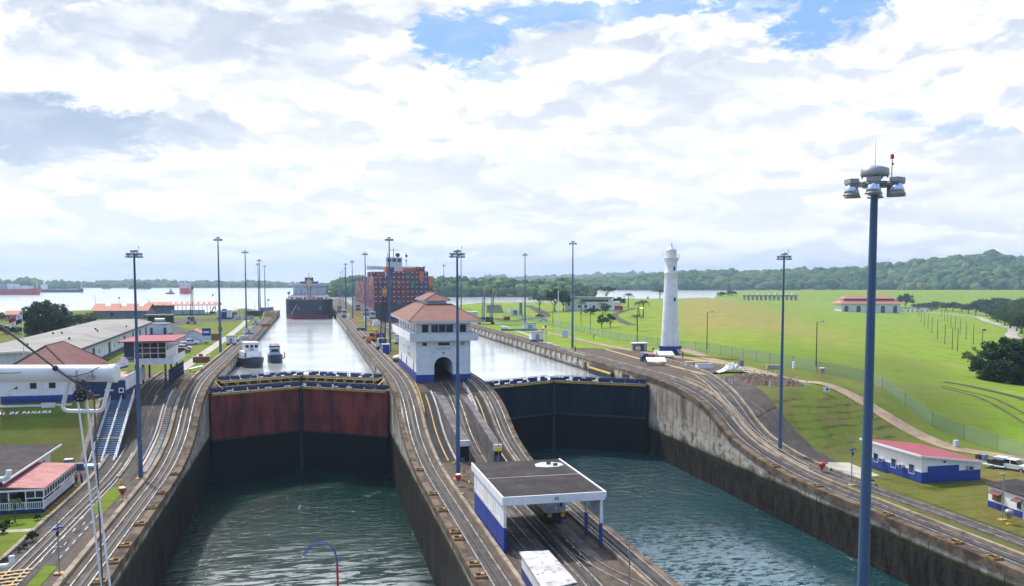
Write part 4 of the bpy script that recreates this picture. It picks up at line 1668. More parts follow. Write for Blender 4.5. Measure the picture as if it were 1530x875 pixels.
t = thing('control_cabin', 'glazed control cabin with maroon roof on blue posts over the left return track', 'cabin', (-28.4, 171.0, 0))
m = MB()
m.b(-3.2, 2.3, 0, 15, 4.2, 5.3)
m.b(-3.2, 2.3, .06, 15, 5.3, 8.3)
m.build('wall', M['white'], t)
for k in range(4):
    for j in range(3):
        window(t, (-2.45 + k * 1.36, .02, 5.62 + j * 1.0), 1.24, .88, '-y', fr=.05)
for k in range(5):
    window(t, (2.3, 1.6 + k * 2.9, 7.2), 2.2, 1.2, '+x', fr=.1)
m = MB()
m.b(-5.0, -3.2, .5, 10, 4.6, 8.3)
m.build('dark_wing', M['blue_navy'], t)
m = MB()
m.prism([(-5.6, 8.3), (4.1, 8.35), (4.1, 8.55), (-5.6, 8.5)], 'y', -2.4, 16.5)
m.build('roof', M['sheet_maroon'], t)
m = MB()
m.b(2.3, 3.6, -.3, 15, 4.05, 4.25)
m.b(3.5, 3.6, -.3, 15, 4.25, 5.4)
m.b(-3.2, 3.6, -.4, -.3, 4.05, 5.2)
m.build('gallery', M['white'], t)
for (x, y) in ((2.1, .3), (2.1, 7), (2.1, 14), (-3.0, .3), (-3.0, 7), (-3.0, 14)):
    m = MB()
    m.b(x - .16, x + .16, y - .16, y + .16, -1.5, 4.1)
    m.build('post', M['blue_navy'], t)
m = MB()
m.b(-5.6, -4.6, 0, .1, 4.4, 5.5)
for z in (4.5, 4.95, 5.4):
    m.b(-5.9, -3.2, -1.0, -.95, z, z + .06)
m.build('landing_rail', M['white'], t)

t = thing('mesh_fence', 'dark blue tall mesh fence panels under the control cabin', 'fence', (-25.9, 172.5, 0))
m = MB()
for k in range(9):
    m.b(-.06, .06, k * 2.4 - .06, k * 2.4 + .06, -.8, 2.9)
m.build('fence_post', M['blue_navy'], t)
m = MB()
for z in (.1, 1.0, 1.9, 2.8):
    m.b(-.04, .04, 0, 19.2, z, z + .07)
for k in range(64):
    m.b(-.02, .02, k * .3, k * .3 + .03, 0, 2.8)
m.build('fence_mesh', M['blue_navy'], t)

t = thing('warehouse', 'long grey-roofed warehouse with white panelled walls and blue-green doors', 'warehouse', (-47.5, 183.6, 0), R(2.85))
m = MB()
m.b(-17.4, -.8, .5, 147, .0, 4.6)
m.prism([(-17.4, 4.6), (-17.4, 5.3), (-5.5, 5.7), (-.8, 4.6)], 'y', .5, 147)
m.build('wall', M['white'], t)
m = MB()
m.add([(0, -.5, 4.85), (0, 148, 4.85), (-5.5, 148, 6.0), (-5.5, -.5, 6.0), (-18, 148, 5.6), (-18, -.5, 5.6),
       (0, -.5, 4.6), (0, 148, 4.6), (-5.5, 148, 5.75), (-5.5, -.5, 5.75), (-18, 148, 5.35), (-18, -.5, 5.35)],
      [(0, 1, 2, 3), (3, 2, 4, 5), (6, 9, 8, 7), (9, 11, 10, 8), (0, 3, 9, 6), (3, 5, 11, 9), (1, 7, 8, 2), (2, 8, 10, 4), (0, 6, 7, 1), (5, 4, 10, 11)])
m.build('roof', M['roof_grey'], t)
m = MB()
m.b(.02, .2, -.5, 148, 4.35, 4.8)
m.build('gutter', M['blue_navy'], t)
m = MB()
m.add([(0, -.62, 4.6), (-5.5, -.62, 5.75), (-18, -.62, 5.35), (-18, -.62, 5.7), (-5.5, -.62, 6.1), (0, -.62, 4.95),
       (0, -.52, 4.6), (-5.5, -.52, 5.75), (-18, -.52, 5.35), (-18, -.52, 5.7), (-5.5, -.52, 6.1), (0, -.52, 4.95)],
      [(0, 1, 4, 5), (1, 2, 3, 4), (6, 11, 10, 7), (7, 10, 9, 8), (5, 4, 10, 11), (4, 3, 9, 10), (0, 6, 7, 1), (1, 7, 8, 2)])
m.build('barge_board', M['white_clean'], t)
for k in range(42):
    y = 2 + k * 3.5
    m = MB()
    m.b(-.8, -.72, y, y + .14, 0, 4.5)
    m.build('pilaster', M['pale_wall'], t)
for k in range(6):
    m = MB()
    m.b(-16.6 + k * 2.9, -16.5 + k * 2.9, .42, .5, 0, 4.9)
    m.build('pilaster', M['pale_wall'], t)
for y in (40, 62, 88, 105, 121, 136):
    m = MB()
    m.b(-.8, -.66, y - 1.3, y + 1.3, 0, 3.5)
    m.build('door', M['blue_navy'], t)
for y in (47, 70, 78, 97, 112, 128):
    window(t, (-.8, y, 2.2), 1.2, 1.1, '+x')
m = MB()
m.b(-.78, -.70, 8, 147, 0, .55)
m.build('wall_base', M['blue'], t)
window(t, (-9.5, .5, 2.4), 1.6, .9, '-y', glass='rust')
window(t, (-14, .5, 2.4), 1.6, .9, '-y')
rr = random.Random(3)
for k in range(7):
    x, y = -2 - rr.random() * 12, 10 + rr.random() * 110
    m = MB()
    z = 4.85 + min(-x, 5.5) * 1.15 / 5.5 - max(0, -x - 5.5) * .4 / 12.5
    m.cyl((x, y, z - .1), (x, y, z + .5), .2, .25, 8)
    m.build('roof_vent', M['dark'], t)

t = thing('grey_depot', 'blue grey sheet-walled depot with faded red gable roof near the lake', 'building', tuple(G(139, 475.6, 0)), R(-8))
m = MB()
m.b(0, 27, 0, 13, 0, 4.0)
m.prism([(0, 4.0), (6.5, 7.0), (13, 4.0)], 'x', .2, 26.8)
m.build('wall', M['grey_wall'], t)
m = MB()
for s in (0, 1):
    yy = [(-1.2, 3.75), (6.5, 7.25), (6.5, 7.5), (-1.2, 4.0)] if s == 0 else [(14.2, 3.75), (6.5, 7.25), (6.5, 7.5), (14.2, 4.0)]
    m.prism(yy, 'x', -1.0, 28)
m.build('roof', M['sheet_orange'], t)
m = MB()
for x in (6, 14, 23):
    m.prism([(3.9, 6.3), (5.9, 7.22), (5.9, 7.36), (3.9, 6.44)], 'x', x - .9, x + .9)
m.build('skylight', M['white_clean'], t)
window(t, (9.5, 0, 2.0), 1.6, 1.6, '-y', frame='grey_wall')
m = MB()
m.cyl((11, 6.5, 7.4), (11, 6.5, 10.2), .08, .08, 6)
m.ball((11, 6.5, 10.5), .55, 1)
m.build('siren', M['rust'], t)

t = thing('open_shed', 'long open-sided shed with faded red roof and skylights by the lake', 'shed', tuple(G(222, 471, 0)), R(-4))
m = MB()
for s in (0, 1):
    yy = [(-1.2, 5.5), (5, 7.3), (5, 7.5), (-1.2, 5.7)] if s == 0 else [(11.2, 5.5), (5, 7.3), (5, 7.5), (11.2, 5.7)]
    m.prism(yy, 'x', -1.5, 38)
m.build('roof', M['sheet_orange'], t)
m = MB()
for k in range(8):
    x = 13 + k * 3
    m.prism([(1.4, 6.5), (3.4, 7.08), (3.4, 7.18), (1.4, 6.6)], 'x', x - .55, x + .55)
m.build('skylight', M['white_clean'], t)
for k in range(9):
    for y in (0, 10):
        m = MB()
        m.b(k * 4.5, k * 4.5 + .25, y, y + .25, 0, 5.8)
        m.build('column', M['blue_navy'], t)
m = MB()
m.b(0, 12, 2, 9.5, 0, 5.2)
m.build('closed_bay', M['grey_wall'], t)
m = MB()
m.b(12, 30, 1.5, 1.9, .5, 2.9)
m.build('wall', M['pale_wall'], t)
m = MB()
m.b(12, 33, 1.45, 1.95, 0, .5)
m.build('wall_base', M['blue'], t)
m = MB()
m.box((33.5, 5, 1.2), (2.6, 1.6, 1.4))
m.bar((33, 5, 1.5), (34.5, 5, 4.6), .5)
m.bar((34.5, 5, 4.6), (35.6, 5, 3.2), .4)
m.build('stored_machine', M['dark'], t)


def gable_house(name, label, loc, rz, wd, dp, hw, hr, wall, roof, over=.4, win=0, base=None, axis_x=True):
    t = thing(name, label, 'house' if wd > 4 else 'kiosk', loc, rz)
    m = MB()
    m.b(-wd / 2, wd / 2, 0, dp, -.3, hw)
    m.prism([(-wd / 2, hw), (0, hr), (wd / 2, hw)], 'y', 0, dp) if not axis_x else m.prism([(0, hw), (dp / 2, hr), (dp, hw)], 'x', -wd / 2, wd / 2)
    m.build('wall', M[wall], t)
    m = MB()
    sl = (hr - hw)
    if axis_x:
        for yy in ([(-over, hw - sl * over / (dp / 2)), (dp / 2, hr), (dp / 2, hr + .15), (-over, hw + .15 - sl * over / (dp / 2))], [(dp + over, hw - sl * over / (dp / 2)), (dp / 2, hr), (dp / 2, hr + .15), (dp + over, hw + .15 - sl * over / (dp / 2))]):
            m.prism(yy, 'x', -wd / 2 - over, wd / 2 + over)
    else:
        for s in (-1, 1):
            k = sl * over / (wd / 2)
            m.prism([(s * (wd / 2 + over), hw - k), (0, hr), (0, hr + .15), (s * (wd / 2 + over), hw - k + .15)], 'y', -over, dp + over)
    m.build('roof', M[roof], t)
    for k in range(win):
        window(t, (-wd / 2 + (k + .5) * wd / win, 0, hw * .55), min(1.0, wd / win * .5), hw * .35, '-y', fr=.07)
    if base:
        m = MB()
        m.b(-wd / 2 - .03, wd / 2 + .03, -.03, dp + .03, -.3, hw * .25)
        m.build('wall_base', M[base], t)
    return t


gable_house('small_house', 'small red-roofed lakeside house left of the big dark tree', G(20, 478.5, 0), R(-6), 8.5, 7, 2.9, 4.6, 'pink_flat', 'sheet_orange', win=2)
gable_house('small_house', 'small pale blue house with red roof beside the parked cars', G(289.5, 513.5, 0), 0, 5.4, 8, 2.9, 4.3, 'pale_wall', 'sheet_orange', win=0, axis_x=False)
gable_house('small_house', 'tiny red-roofed house half hidden behind the big dark tree', G(88, 473.5, 0), 0, 7, 6, 2.6, 4.0, 'white', 'sheet_maroon')
t = thing('store_block', 'pale flat-roofed block with dark doors at the far end of the warehouse', 'building', tuple(G(215, 499.5, 0)))
m = MB()
m.b(0, 8, 0, 9, 0, 3.7)
m.build('wall', M['pale_wall'], t)
m = MB()
m.b(-.2, 8.2, -.2, 9.2, 3.7, 3.9)
m.build('roof', M['roof_grey'], t)
for x in (1.2, 2.6, 7.2):
    m = MB()
    m.b(x - .45, x + .45, -.06, .06, 0, 2.4)
    m.build('door', M['blue_navy'], t)
t = thing('truck_shelter', 'low open shelter with pale flat roof in front of the grey depot', 'shelter', tuple(G(217, 482.5, 0)))
m = MB()
m.b(-.5, 12, 0, 7, 3.6, 3.85)
m.build('roof', M['roof_grey'], t)
for x in (0, 4, 8, 11.5):
    m = MB()
    m.b(x, x + .2, .2, .4, 0, 3.6)
    m.build('column', M['dark'], t)
m = MB()
m.b(0, 11.5, 5.5, 6.8, 0, 3.0)
m.build('wall', M['dark'], t)
def tank(label, p, mt, L=4, r=1.2):
    t = thing('storage_tank', label, 'tank', tuple(p))
    m = MB()
    m.cyl((0, 0, r), (L, 0, r), r, r, 14)
    m.build('tank_body', M[mt], t)
    m = MB()
    m.box((L * .2, 0, .3), (.4, 1.6, .6))
    m.box((L * .8, 0, .3), (.4, 1.6, .6))
    m.build('saddle', M['dark'], t)
tank('silver tank beside the depot shelter', G(232, 483, 0), 'silver')

# blue and white kiosks along the left bank
def kiosk():
    t = thing('lock_kiosk', '', 'kiosk')
    m = MB()
    m.b(-1.3, 1.3, 0, 2.4, .6, 2.7)
    m.build('wall', M['white'], t)
    m = MB()
    m.b(-1.33, 1.33, -.03, 2.43, -.3, .6)
    m.build('wall_base', M['blue'], t)
    m = MB()
    m.b(-1.6, 1.6, -.3, 2.7, 2.7, 2.85)
    m.build('roof', M['roof_grey'], t)
    m = MB()
    m.b(-.4, .4, -.06, 0, .1, 2.1)
    m.build('door', M['steel'], t)
    return t


KK = Kind(kiosk)
KK.at(G(345, 515.5, 0), 0, 'white kiosk with blue base between the second and third left light masts')
KK.at(G(382, 485.5, 0), 0, 'white kiosk beside the fourth left light mast', scale=(1.0, 1, 1))
KK.at(G(597.5, 514, 0), 0, 'white kiosk with blue base just left of the control house', scale=(1.2, 1, 1))
KK.at(G(803, 510.5, 0), 0, 'white kiosk with blue base beside the third right light mast', scale=(1.5, 1.1, 1.15))
KK.at(G(372, 499, 0), R(20), 'small low kiosk on the turf left of the third left light mast', scale=(1.2, 1, .7))
KK.at(GT(792, 492.5), 0, 'wide white and blue kiosk farther up the right bank', scale=(1.9, 1.1, .95))
t = thing('pump_shed', 'white shed with dark blue centre panel on the far left bank', 'shed', tuple(G(335, 476.5, 0)))
m = MB()
m.b(-3.5, 3.5, 0, 5, .8, 4.2)
m.build('wall', M['white'], t)
m = MB()
m.b(-3.55, 3.55, -.05, 5.05, 0, .8)
m.build('wall_base', M['blue'], t)
m = MB()
m.b(-1.4, 1.2, -.1, 0, .8, 3.6)
m.build('door', M['blue_navy'], t)
m = MB()
m.b(-3.7, 3.7, -.2, 5.2, 4.2, 4.4)
m.b(-1, 1, 1, 3, 4.4, 5.2)
m.build('roof', M['roof_grey'], t)

# stairs on the left incline
t = thing('blue_stairs', 'blue stair flight with white railings and yellow landings beside the left incline', 'stairs', (-31.2, 141.0, ZL))
n = 34
run, rise = 17.4, 8.8
m = MB()
for k in range(n):
    m.b(-1.7, 1.7, k * run / n, (k + 1) * run / n + .25, k * rise / n - .3, (k + 1) * rise / n)
st = m.build('tread', M['stair_blue'], t)
m = MB()
for k in (12, 24, 33):
    m.b(-1.72, 1.72, k * run / n - .02, k * run / n + .3, (k + 1) * rise / n + .0, (k + 1) * rise / n + .05)
m.build('yellow_landing', M['yellow'], t)
for x in (-1.72, 0, 1.72):
    m = MB()
    for h in (.55, 1.05):
        m.bar((x, -.2, h), (x, run + .4, rise + h), .07)
    for k in range(12):
        m.bar((x, k * run / 11, k * rise / 11), (x, k * run / 11, k * rise / 11 + 1.05), .06)
    if x:
        m.bar((x * 1.01, 0, .1), (x * 1.01, run, rise + .1), .08, .3)
    m.build('railing', M['white'], t)

# writing on the grass bank
bank_n = math.atan2(8.8, 14.3)
g = GT(24, 619.5, zL)
text('bank_lettering', 'CANAL DE PANAMA', .76, (g.x, g.y, g.z + .12), (bank_n, 0, R(2)), M['white_clean'], None, ext=.05, bold=.03, space=1.55, shear=.25)
tag(bpy.data.objects['bank_lettering'], 'white letters CANAL DE PANAMA laid out on the left grass bank', 'lettering')

# pavilion and dark-roofed house at lower left
t = thing('pavilion', 'open pavilion with worn red flat roof and white railings at lower left', 'pavilion', (-32.0, 114.6, -8.8))
m = MB()
m.b(-5.4, 0, 0, 14.2, 0, .55)
m.build('floor', M['blue_navy'], t)
m = MB()
m.prism([(-5.6, 3.45), (.25, 3.0), (.25, 3.15), (-5.6, 3.6)], 'y', -.3, 14.6)
m.build('roof', M['sheet_worn'], t)
m = MB()
m.b(.1, .22, -.3, 14.6, 2.86, 3.0)
m.b(.1, .22, -.3, 14.6, 1.95, 2.07)
for k in range(14):
    m.b(.1, .22, -.3 + k * 1.13, -.18 + k * 1.13, 2.07, 2.86)
m.b(-5.6, .22, -.34, -.22, 2.86, 3.1)
m.b(-1.9, .22, -.34, -.22, 1.95, 2.07)
for x in (-1.9, -.85):
    m.b(x, x + .12, -.34, -.22, 2.07, 2.86)
m.build('frieze', M['white_clean'], t)
m = MB()
m.b(.13, .19, -.2, 14.5, 2.07, 2.86)
m.b(-1.85, .1, -.30, -.26, 2.07, 2.86)
m.build('screen', M['dark'], t)
for (x, y) in ((0, 0), (0, 4.7), (0, 9.4), (0, 14), (-1.9, 0), (-3.8, 0), (-5.3, 0), (-5.3, 14)):
    m = MB()
    m.b(x - .07, x + .07, y - .07, y + .07, .55, 3.0)
    m.build('column', M['white_clean'], t)
for (x0, x1, y0, y1) in ((-5.4, 0, -.05, .05), (-.05, .05, 0, 14.2)):
    m = MB()
    m.b(x0, x1, y0, y1, 1.4, 1.5)
    m.b(x0, x1, y0, y1, .62, .7)
    L = max(x1 - x0, y1 - y0)
    for k in range(int(L / .22)):
        if x1 - x0 > 1:
            m.b(x0 + k * .22, x0 + k * .22 + .06, y0, y1, .7, 1.4)
        else:
            m.b(x0, x1, y0 + k * .22, y0 + k * .22 + .06, .7, 1.4)
    m.build('railing', M['white_clean'], t)
for k in range(12):
    m = MB()
    m.box((.35, .3 + k * 1.2, .12), (.3, .3, .24))
    m.build('planter_box', M['orange'], t)
t2 = thing('bench_row', 'rows of dark benches inside the pavilion', 'benches', (-34.5, 115.8, -8.25))
for k in range(5):
    m = MB()
    m.b(-2.2, 1.6, k * 2.2, k * 2.2 + .5, .4, .48)
    m.b(-2.2, 1.6, k * 2.2 + .5, k * 2.2 + .58, .4, 1.0)
    for x in (-2, 1.4):
        m.b(x, x + .1, k * 2.2 + .05, k * 2.2 + .5, 0, .4)
    m.build('bench', M['dark'], t2)
t = thing('dark_roofed_house', 'white house with wide dark roofing-felt roof behind the pavilion', 'house', (-36.2, 114, -8.8))
m = MB()
m.b(-20, -1.2, 1, 24, 0, 3.6)
m.build('wall', M['white'], t)
m = MB()
m.prism([(-22, 4.9), (0, 4.0), (0, 4.15), (-22, 5.05)], 'y', 0, 25.2)
m.build('roof', M['roof_black'], t)
m = MB()
m.b(0, .12, -.05, 25.2, 3.95, 4.2)
m.build('gutter', M['white_clean'], t)
m = MB()
m.b(-1.25, -1.15, 20.6, 21.4, .8, 2.6)
m.build('window', M['glass'], t)
m = MB()
m.cyl((-12, 20, 4.5), (-12, 20, 5.0), .3, .3, 10)
m.cyl((-16, 17, 4.6), (-16, 17, 5.2), .25, .25, 10)
m.build('roof_vent', M['white'], t)

# ------------------------------------------------------------------ right bank buildings
t = thing('workshop', 'white and blue workshop with crimson mono-pitch roof beside the right lock wall', 'workshop', (82.6, 103.6, -8.8))
m = MB()
m.prism([(0, 1.62), (9.6, 1.62), (9.6, 2.75), (0, 3.95)], 'y', 0, 12.8)
m.build('wall', M['white_clean'], t)
m = MB()
m.b(-.04, 9.64, -.04, 12.84, -.3, 1.62)
m.build('wall_base', M['blue'], t)
m = MB()
m.prism([(-.45, 4.02), (10.0, 2.72), (10.0, 2.86), (-.45, 4.16)], 'y', -.5, 13.3)
m.build('roof', M['sheet_maroon'], t)
m = MB()
m.prism([(-.5, 3.92), (10.05, 2.6), (10.05, 2.84), (-.5, 4.16)], 'y', -.62, -.51)
m.b(-.6, -.46, -.62, 13.3, 3.88, 4.18)
m.build('fascia', M['white_clean'], t)
m = MB()
m.b(1.0, 6.0, -.10, 0, 0, 2.45)
for k in range(7):
    m.b(1.0, 6.0, -.115, -.10, .3 + k * .33, .32 + k * .33)
m.build('garage_door', M['blue'], t)
for y in (2.0, 5.9, 10.0):
    window(t, (0, y, 1.75), 1.05, 1.25, '-x', fr=.05)
def ac(p, face):
    m = MB()
    if face == '-x':
        m.box((p[0] - .22, p[1], p[2]), (.5, .75, .5))
    else:
        m.box((p[0], p[1] - .22, p[2]), (.85, .5, .55))
    u = m.build('air_conditioner', M['silver'], t)
    m = MB()
    if face == '-x':
        m.box((p[0] - .48, p[1], p[2]), (.03, .5, .36))
    else:
        m.box((p[0], p[1] - .48, p[2]), (.55, .03, .38))
    m.build('grille', M['dark'], u)
ac((0, 3.9, 1.75), '-x'); ac((0, 8.4, 1.75), '-x'); ac((7.7, 0, 1.95), '-y')
m = MB()
m.box((3.6, -.12, 3.0), (.22, .3, .22))
m.build('wall_lamp', M['dark'], t)
text('lettering', 'No. 3', .3, (-.03, .8, 2.5), (R(90), 0, R(-90)), M['steel'], t) if False else None
patch('door_apron', [(82.6, 103.5), (89.5, 103.5), (91, 99.5), (86.0, 98.6)], ZL + .075, M['paving'])

a, b_ = G(1476, 757, -8.75), G(1529, 776, -8.75)
ang = math.atan2(b_.y - a.y, b_.x - a.x)
t = thing('guard_kiosk', 'white guard kiosk with blue base, red awnings and dark roof at the right edge', 'kiosk', tuple(a), ang)
L = (b_ - a).length + 1.2
m = MB()
m.b(0, L, 0, 3.6, .85, 2.75)
m.build('wall', M['white_clean'], t)
m = MB()
m.b(-.03, L + .03, -.03, 3.63, -.2, .85)
m.build('wall_base', M['blue'], t)
m = MB()
m.prism([(-.3, 2.78), (4.2, 3.2), (4.2, 3.32), (-.3, 2.9)], 'x', -.5, L + .6)
m.build('roof', M['roof_black'], t)
for (x, wd) in ((1.55, 1.7), (L - 1.9, 1.0)):
    m = MB()
    m.prism([(-.75, 2.0), (.0, 2.3), (.0, 2.36), (-.75, 2.06)], 'x', x - wd / 2 - .15, x + wd / 2 + .15)
    m.build('awning', M['tile_dark'], t)
window(t, (1.55, 0, 1.55), 1.6, .95, '-y', glass='rust', fr=.05)
window(t, (L - 1.9, 0, 1.5), .7, .9, '-y', glass='glass_blue', fr=.05)
m = MB()
m.b(L - 1.25, L - .5, -.08, 0, 0, 2.1)
m.build('door', M['pale_wall'], t)
patch('kiosk_apron', [(a.x - 1.6, a.y + .6), (a.x - .2, a.y + 1.5), (b_.x - .1, b_.y), (b_.x - 1.8, b_.y - 1)], ZL + .08, M['paving_light'])

# lighthouse
g = G(1001, 529, 0)
t = thing('lighthouse', 'tall white tapered lighthouse with gallery and blue octagonal base', 'lighthouse', (g.x, g.y, 0))
m = MB()
m.lathe([(2.45, 2.2), (2.35, 4), (2.0, 12), (1.7, 19), (1.62, 21.3), (1.75, 21.45), (1.75, 21.65), (1.58, 21.75), (1.5, 24.0), (1.95, 25.2), (1.95, 25.35)], 32)
m.build('tower', M['white'], t)
m = MB()
m.lathe([(3.0, -.3), (3.0, 1.7), (3.2, 1.75), (3.2, 2.25), (2.5, 2.3)], 8, smooth=False)
m.build('base', M['blue'], t)
m = MB()
m.lathe([(1.4, 25.36), (1.4, 27.2), (1.5, 27.25), (1.5, 27.4), (.7, 28.1), (.35, 28.4), (.3, 28.9), (.12, 29.2), (.02, 29.7)], 24)
m.build('lantern_room', M['white'], t)
m = MB()
m.lathe([(2.25, 25.36), (2.25, 25.5), (1.41, 25.5)], 24)
for z in (25.95, 26.4):
    m.tube([(2.15 * math.cos(k * math.pi / 12), 2.15 * math.sin(k * math.pi / 12), z) for k in range(25)], .04, 5)
for k in range(16):
    aa = k * math.pi / 8
    m.cyl((2.15 * math.cos(aa), 2.15 * math.sin(aa), 25.5), (2.15 * math.cos(aa), 2.15 * math.sin(aa), 26.45), .03, .03, 5)
m.build('gallery', M['white_clean'], t)
m = MB()
m.cyl((-2.6, -.3, 25.4), (-2.6, -.3, 27.3), .05, .03, 5)
m.build('aerial', M['steel'], t)
for z in (14.6, 22.7):
    rr_ = 1.95 if z < 20 else 1.56
    m = MB()
    m.box((rr_ * .16, -rr_ * 1.0 + .02, z), (.42, .3, .95))
    m.build('window', M['glass'], t)
m = MB()
m.box((.55, -2.42, 2.9), (1.15, .5, 2.7))
m.box((.55, -2.5, 4.35), (1.45, .6, .18))
m.build('door', M['white_clean'], t)
m = MB()
m.prism([(-2.4, 1.6), (-6.2, -.1), (-5.8, -.1), (-2.4, 1.35)], 'x', .6, 1.7)
m.build('stair', M['ochre'], t)
m = MB()
m.prism([(-2.4, 1.6), (-6.2, -.1), (-2.4, -.1)], 'x', .45, .59)
m.build('stair_wall', M['blue'], t)

# white villa
g = GT(880, 464)
t = thing('villa', 'white two-storey flat-roofed house among trees on the far right bank', 'house', tuple(g), R(-16))
m = MB()
m.b(-9, 14, 0, 12, 0, 7.6)
m.b(-15, -9, 3, 14, 0, 9.6)
m.b(14, 19, -1, 9, 0, 5.6)
m.build('wall', M['white'], t)
m = MB()
m.b(-10, 15, -1.2, 13, 7.6, 8.4)
m.b(-15.3, -8.8, 2.6, 14.4, 9.6, 9.9)
m.build('roof', M['roof_grey'], t)
m = MB()
m.b(-5, 12, -.15, 0, 5.6, 6.9)
m.build('window_band', M['glass'], t)
for x in (-6, -2, 3, 8, 11):
    window(t, (x, 0, 2.6), 1.6, 1.6, '-y', fr=.2)
window(t, (-12.5, 3, 4), 1.2, 2.2, '-y', fr=.2)
# powerhouse
g = GT(1257, 461)
D0 = 860.0
p0, p1 = AD(1257, 462, D0), AD(1345, 463, D0)
t = thing('powerhouse', 'long white powerhouse with arched windows and two-tier red roof beyond the meadow', 'powerhouse', (p0.x, p0.y, -12.5), -YAW)
L = (p1 - p0).length
m = MB()
m.b(0, L, 0, 18, -3, 10.0)
m.b(4, L - 4, 4, 14, 10, 14.6)
m.build('wall', M['white'], t)
m = MB()
frustum(m, -3, L + 3, -3, 21, 9.4, 3.5, L - 3.5, 3.5, 14.5, 12.6)
m.build('lower_roof', M['sheet_orange'], t)
m = MB()
m.b(3.9, L - 3.9, 3.85, 4, 12.6, 14.2)
m.build('clerestory', M['dark'], t)
m = MB()
frustum(m, 2.2, L - 2.2, 2.5, 15.5, 14.2, 8, L - 8, 8.5, 9.5, 17.2)
m.build('upper_roof', M['sheet_orange'], t)
for k in range(5):
    x = 5 + k * (L - 10) / 4
    m = MB()
    m.prism([(x - 2, 0)] + [(x + 2 * math.cos(a), 5.4 + 2 * math.sin(a)) for a in [math.pi - j * math.pi / 8 for j in range(9)]] + [(x + 2, 0)], 'y', -.12, 0)
    m.build('arched_window', M['glass_blue'], t)
# long open colonnade beyond the ridge
p0, p1 = AD(1113, 447, 930), AD(1190, 447, 930)
t = thing('spillway_bridge', 'long white open-sided gallery on dark piers beyond the meadow ridge', 'gallery', (p0.x, p0.y, .3), -YAW)
L = (p1 - p0).length
m = MB()
m.b(-2, L + 2, 0, 6, 2.2, 4.0)
m.build('deck', M['paving_light'], t)
for k in range(13):
    m = MB()
    m.b(k * L / 12 - .7, k * L / 12 + .7, .5, 5.5, -2, 2.2)
    m.build('pier', M['paving_light'], t)
m = MB()
for k in range(9):
    m.b(2 + k * L / 9, 4 + k * L / 9, 1, 4, 4.2, 5.0 + (k % 3) * .5)
m.build('winch_house', M['white'], t)

# ------------------------------------------------------------------ ships
def sup(t, p):
    t = min(max(t, 0), 1)
    return (1 - (1 - t) ** p) ** (1 / p)


def hull(t, L, B, zd, zk, zb, m_up, m_boot, bow=16.0, rake=5.0, stern=10.0, transom=.8, sheer=0.0, fbow=2.6, n=26):
    """bow at local y=0 (pointing -y), stern at y=L"""
    ys = [L * 0.5 * (k / n) ** 2.2 for k in range(n)] + [L * .5 + L * .5 * (1 - (1 - k / n) ** 2.0) for k in range(n + 1)]
    def ring(z):
        f = (z - zk) / (zd - zk)
        off = rake * (1 - f) ** 1.3
        out = []
        for y in ys:
            yy = y - off
            b = B / 2 * sup(yy / (bow * (1.6 - .6 * f)), fbow) if yy > 0 else 0.0
            s = (L - y) / stern
            if s < 1:
                b *= transom + (1 - transom) * sup(s, 2)
            out.append(max(b, .02))
        return out
    def part(name, zs, m, deck=False):
        mb = MB()
        vs, fs = [], []
        rows = [ring(z) for z in zs]
        ny = len(ys)
        for si in (-1, 1):
            for z, row in zip(zs, rows):
                f = (z - zk) / (zd - zk)
                for y, b in zip(ys, row):
                    yo = max(y, rake * (1 - f) ** 1.3)
                    vs.append((si * b, yo, z + sheer * max(0, 1 - y / (L * .2)) ** 2 * f))
        nz = len(zs)
        for s in (0, 1):
            o = s * nz * ny
            for i in range(nz - 1):
                for j in range(ny - 1):
                    fs.append((o + i * ny + j, o + i * ny + j + 1, o + (i + 1) * ny + j + 1, o + (i + 1) * ny + j))
        o2 = nz * ny
        for i in range(nz - 1):                                   # transom
            fs.append((i * ny + ny - 1, o2 + i * ny + ny - 1, o2 + (i + 1) * ny + ny - 1, (i + 1) * ny + ny - 1))
            fs.append((i * ny, o2 + i * ny, o2 + (i + 1) * ny, (i + 1) * ny))
        if deck:
            for j in range(ny - 1):
                a = (nz - 1) * ny + j
                fs.append((a, a + 1, o2 + a + 1, o2 + a))
        mb.add(vs, fs)
        return mb.build(name, M[m], t)
    part('hull', [zb, zb + (zd - zb) * .33, zb + (zd - zb) * .66, zd], m_up, True)
    part('boot_topping', [zk, (zk + zb) / 2, zb], m_boot)


M['hull_navy'] = pbr('navy hull', (.012, .022, .05), (.020, .032, .06), .3, .5, dirt=((.07, .06, .06), .35))
M['hull_maroon'] = pbr('red boot topping', (.20, .028, .04), (.15, .025, .035), .3, .6, dirt=((.10, .06, .05), .4))
M['hull_red'] = pbr('red ship hull', (.42, .06, .07), (.36, .05, .06), .05, .5, dirt=((.2, .05, .06), .3))
M['hull_grey'] = pbr('grey hull', (.27, .25, .25), (.20, .19, .19), .08, .6, dirt=((.12, .08, .07), .5))
M['hull_black'] = pbr('black hull', (.010, .012, .018), (.018, .02, .026), .1, .55, dirt=((.05, .03, .03), .4))
M['cream'] = pbr('cream ship paint', (.66, .56, .42), (.60, .50, .38), .5, .6, dirt=((.35, .18, .09), .6))
M['ship_white'] = pbr('ship white', (.70, .68, .76), (.62, .61, .70), .2, .55, dirt=((.45, .35, .3), .2))

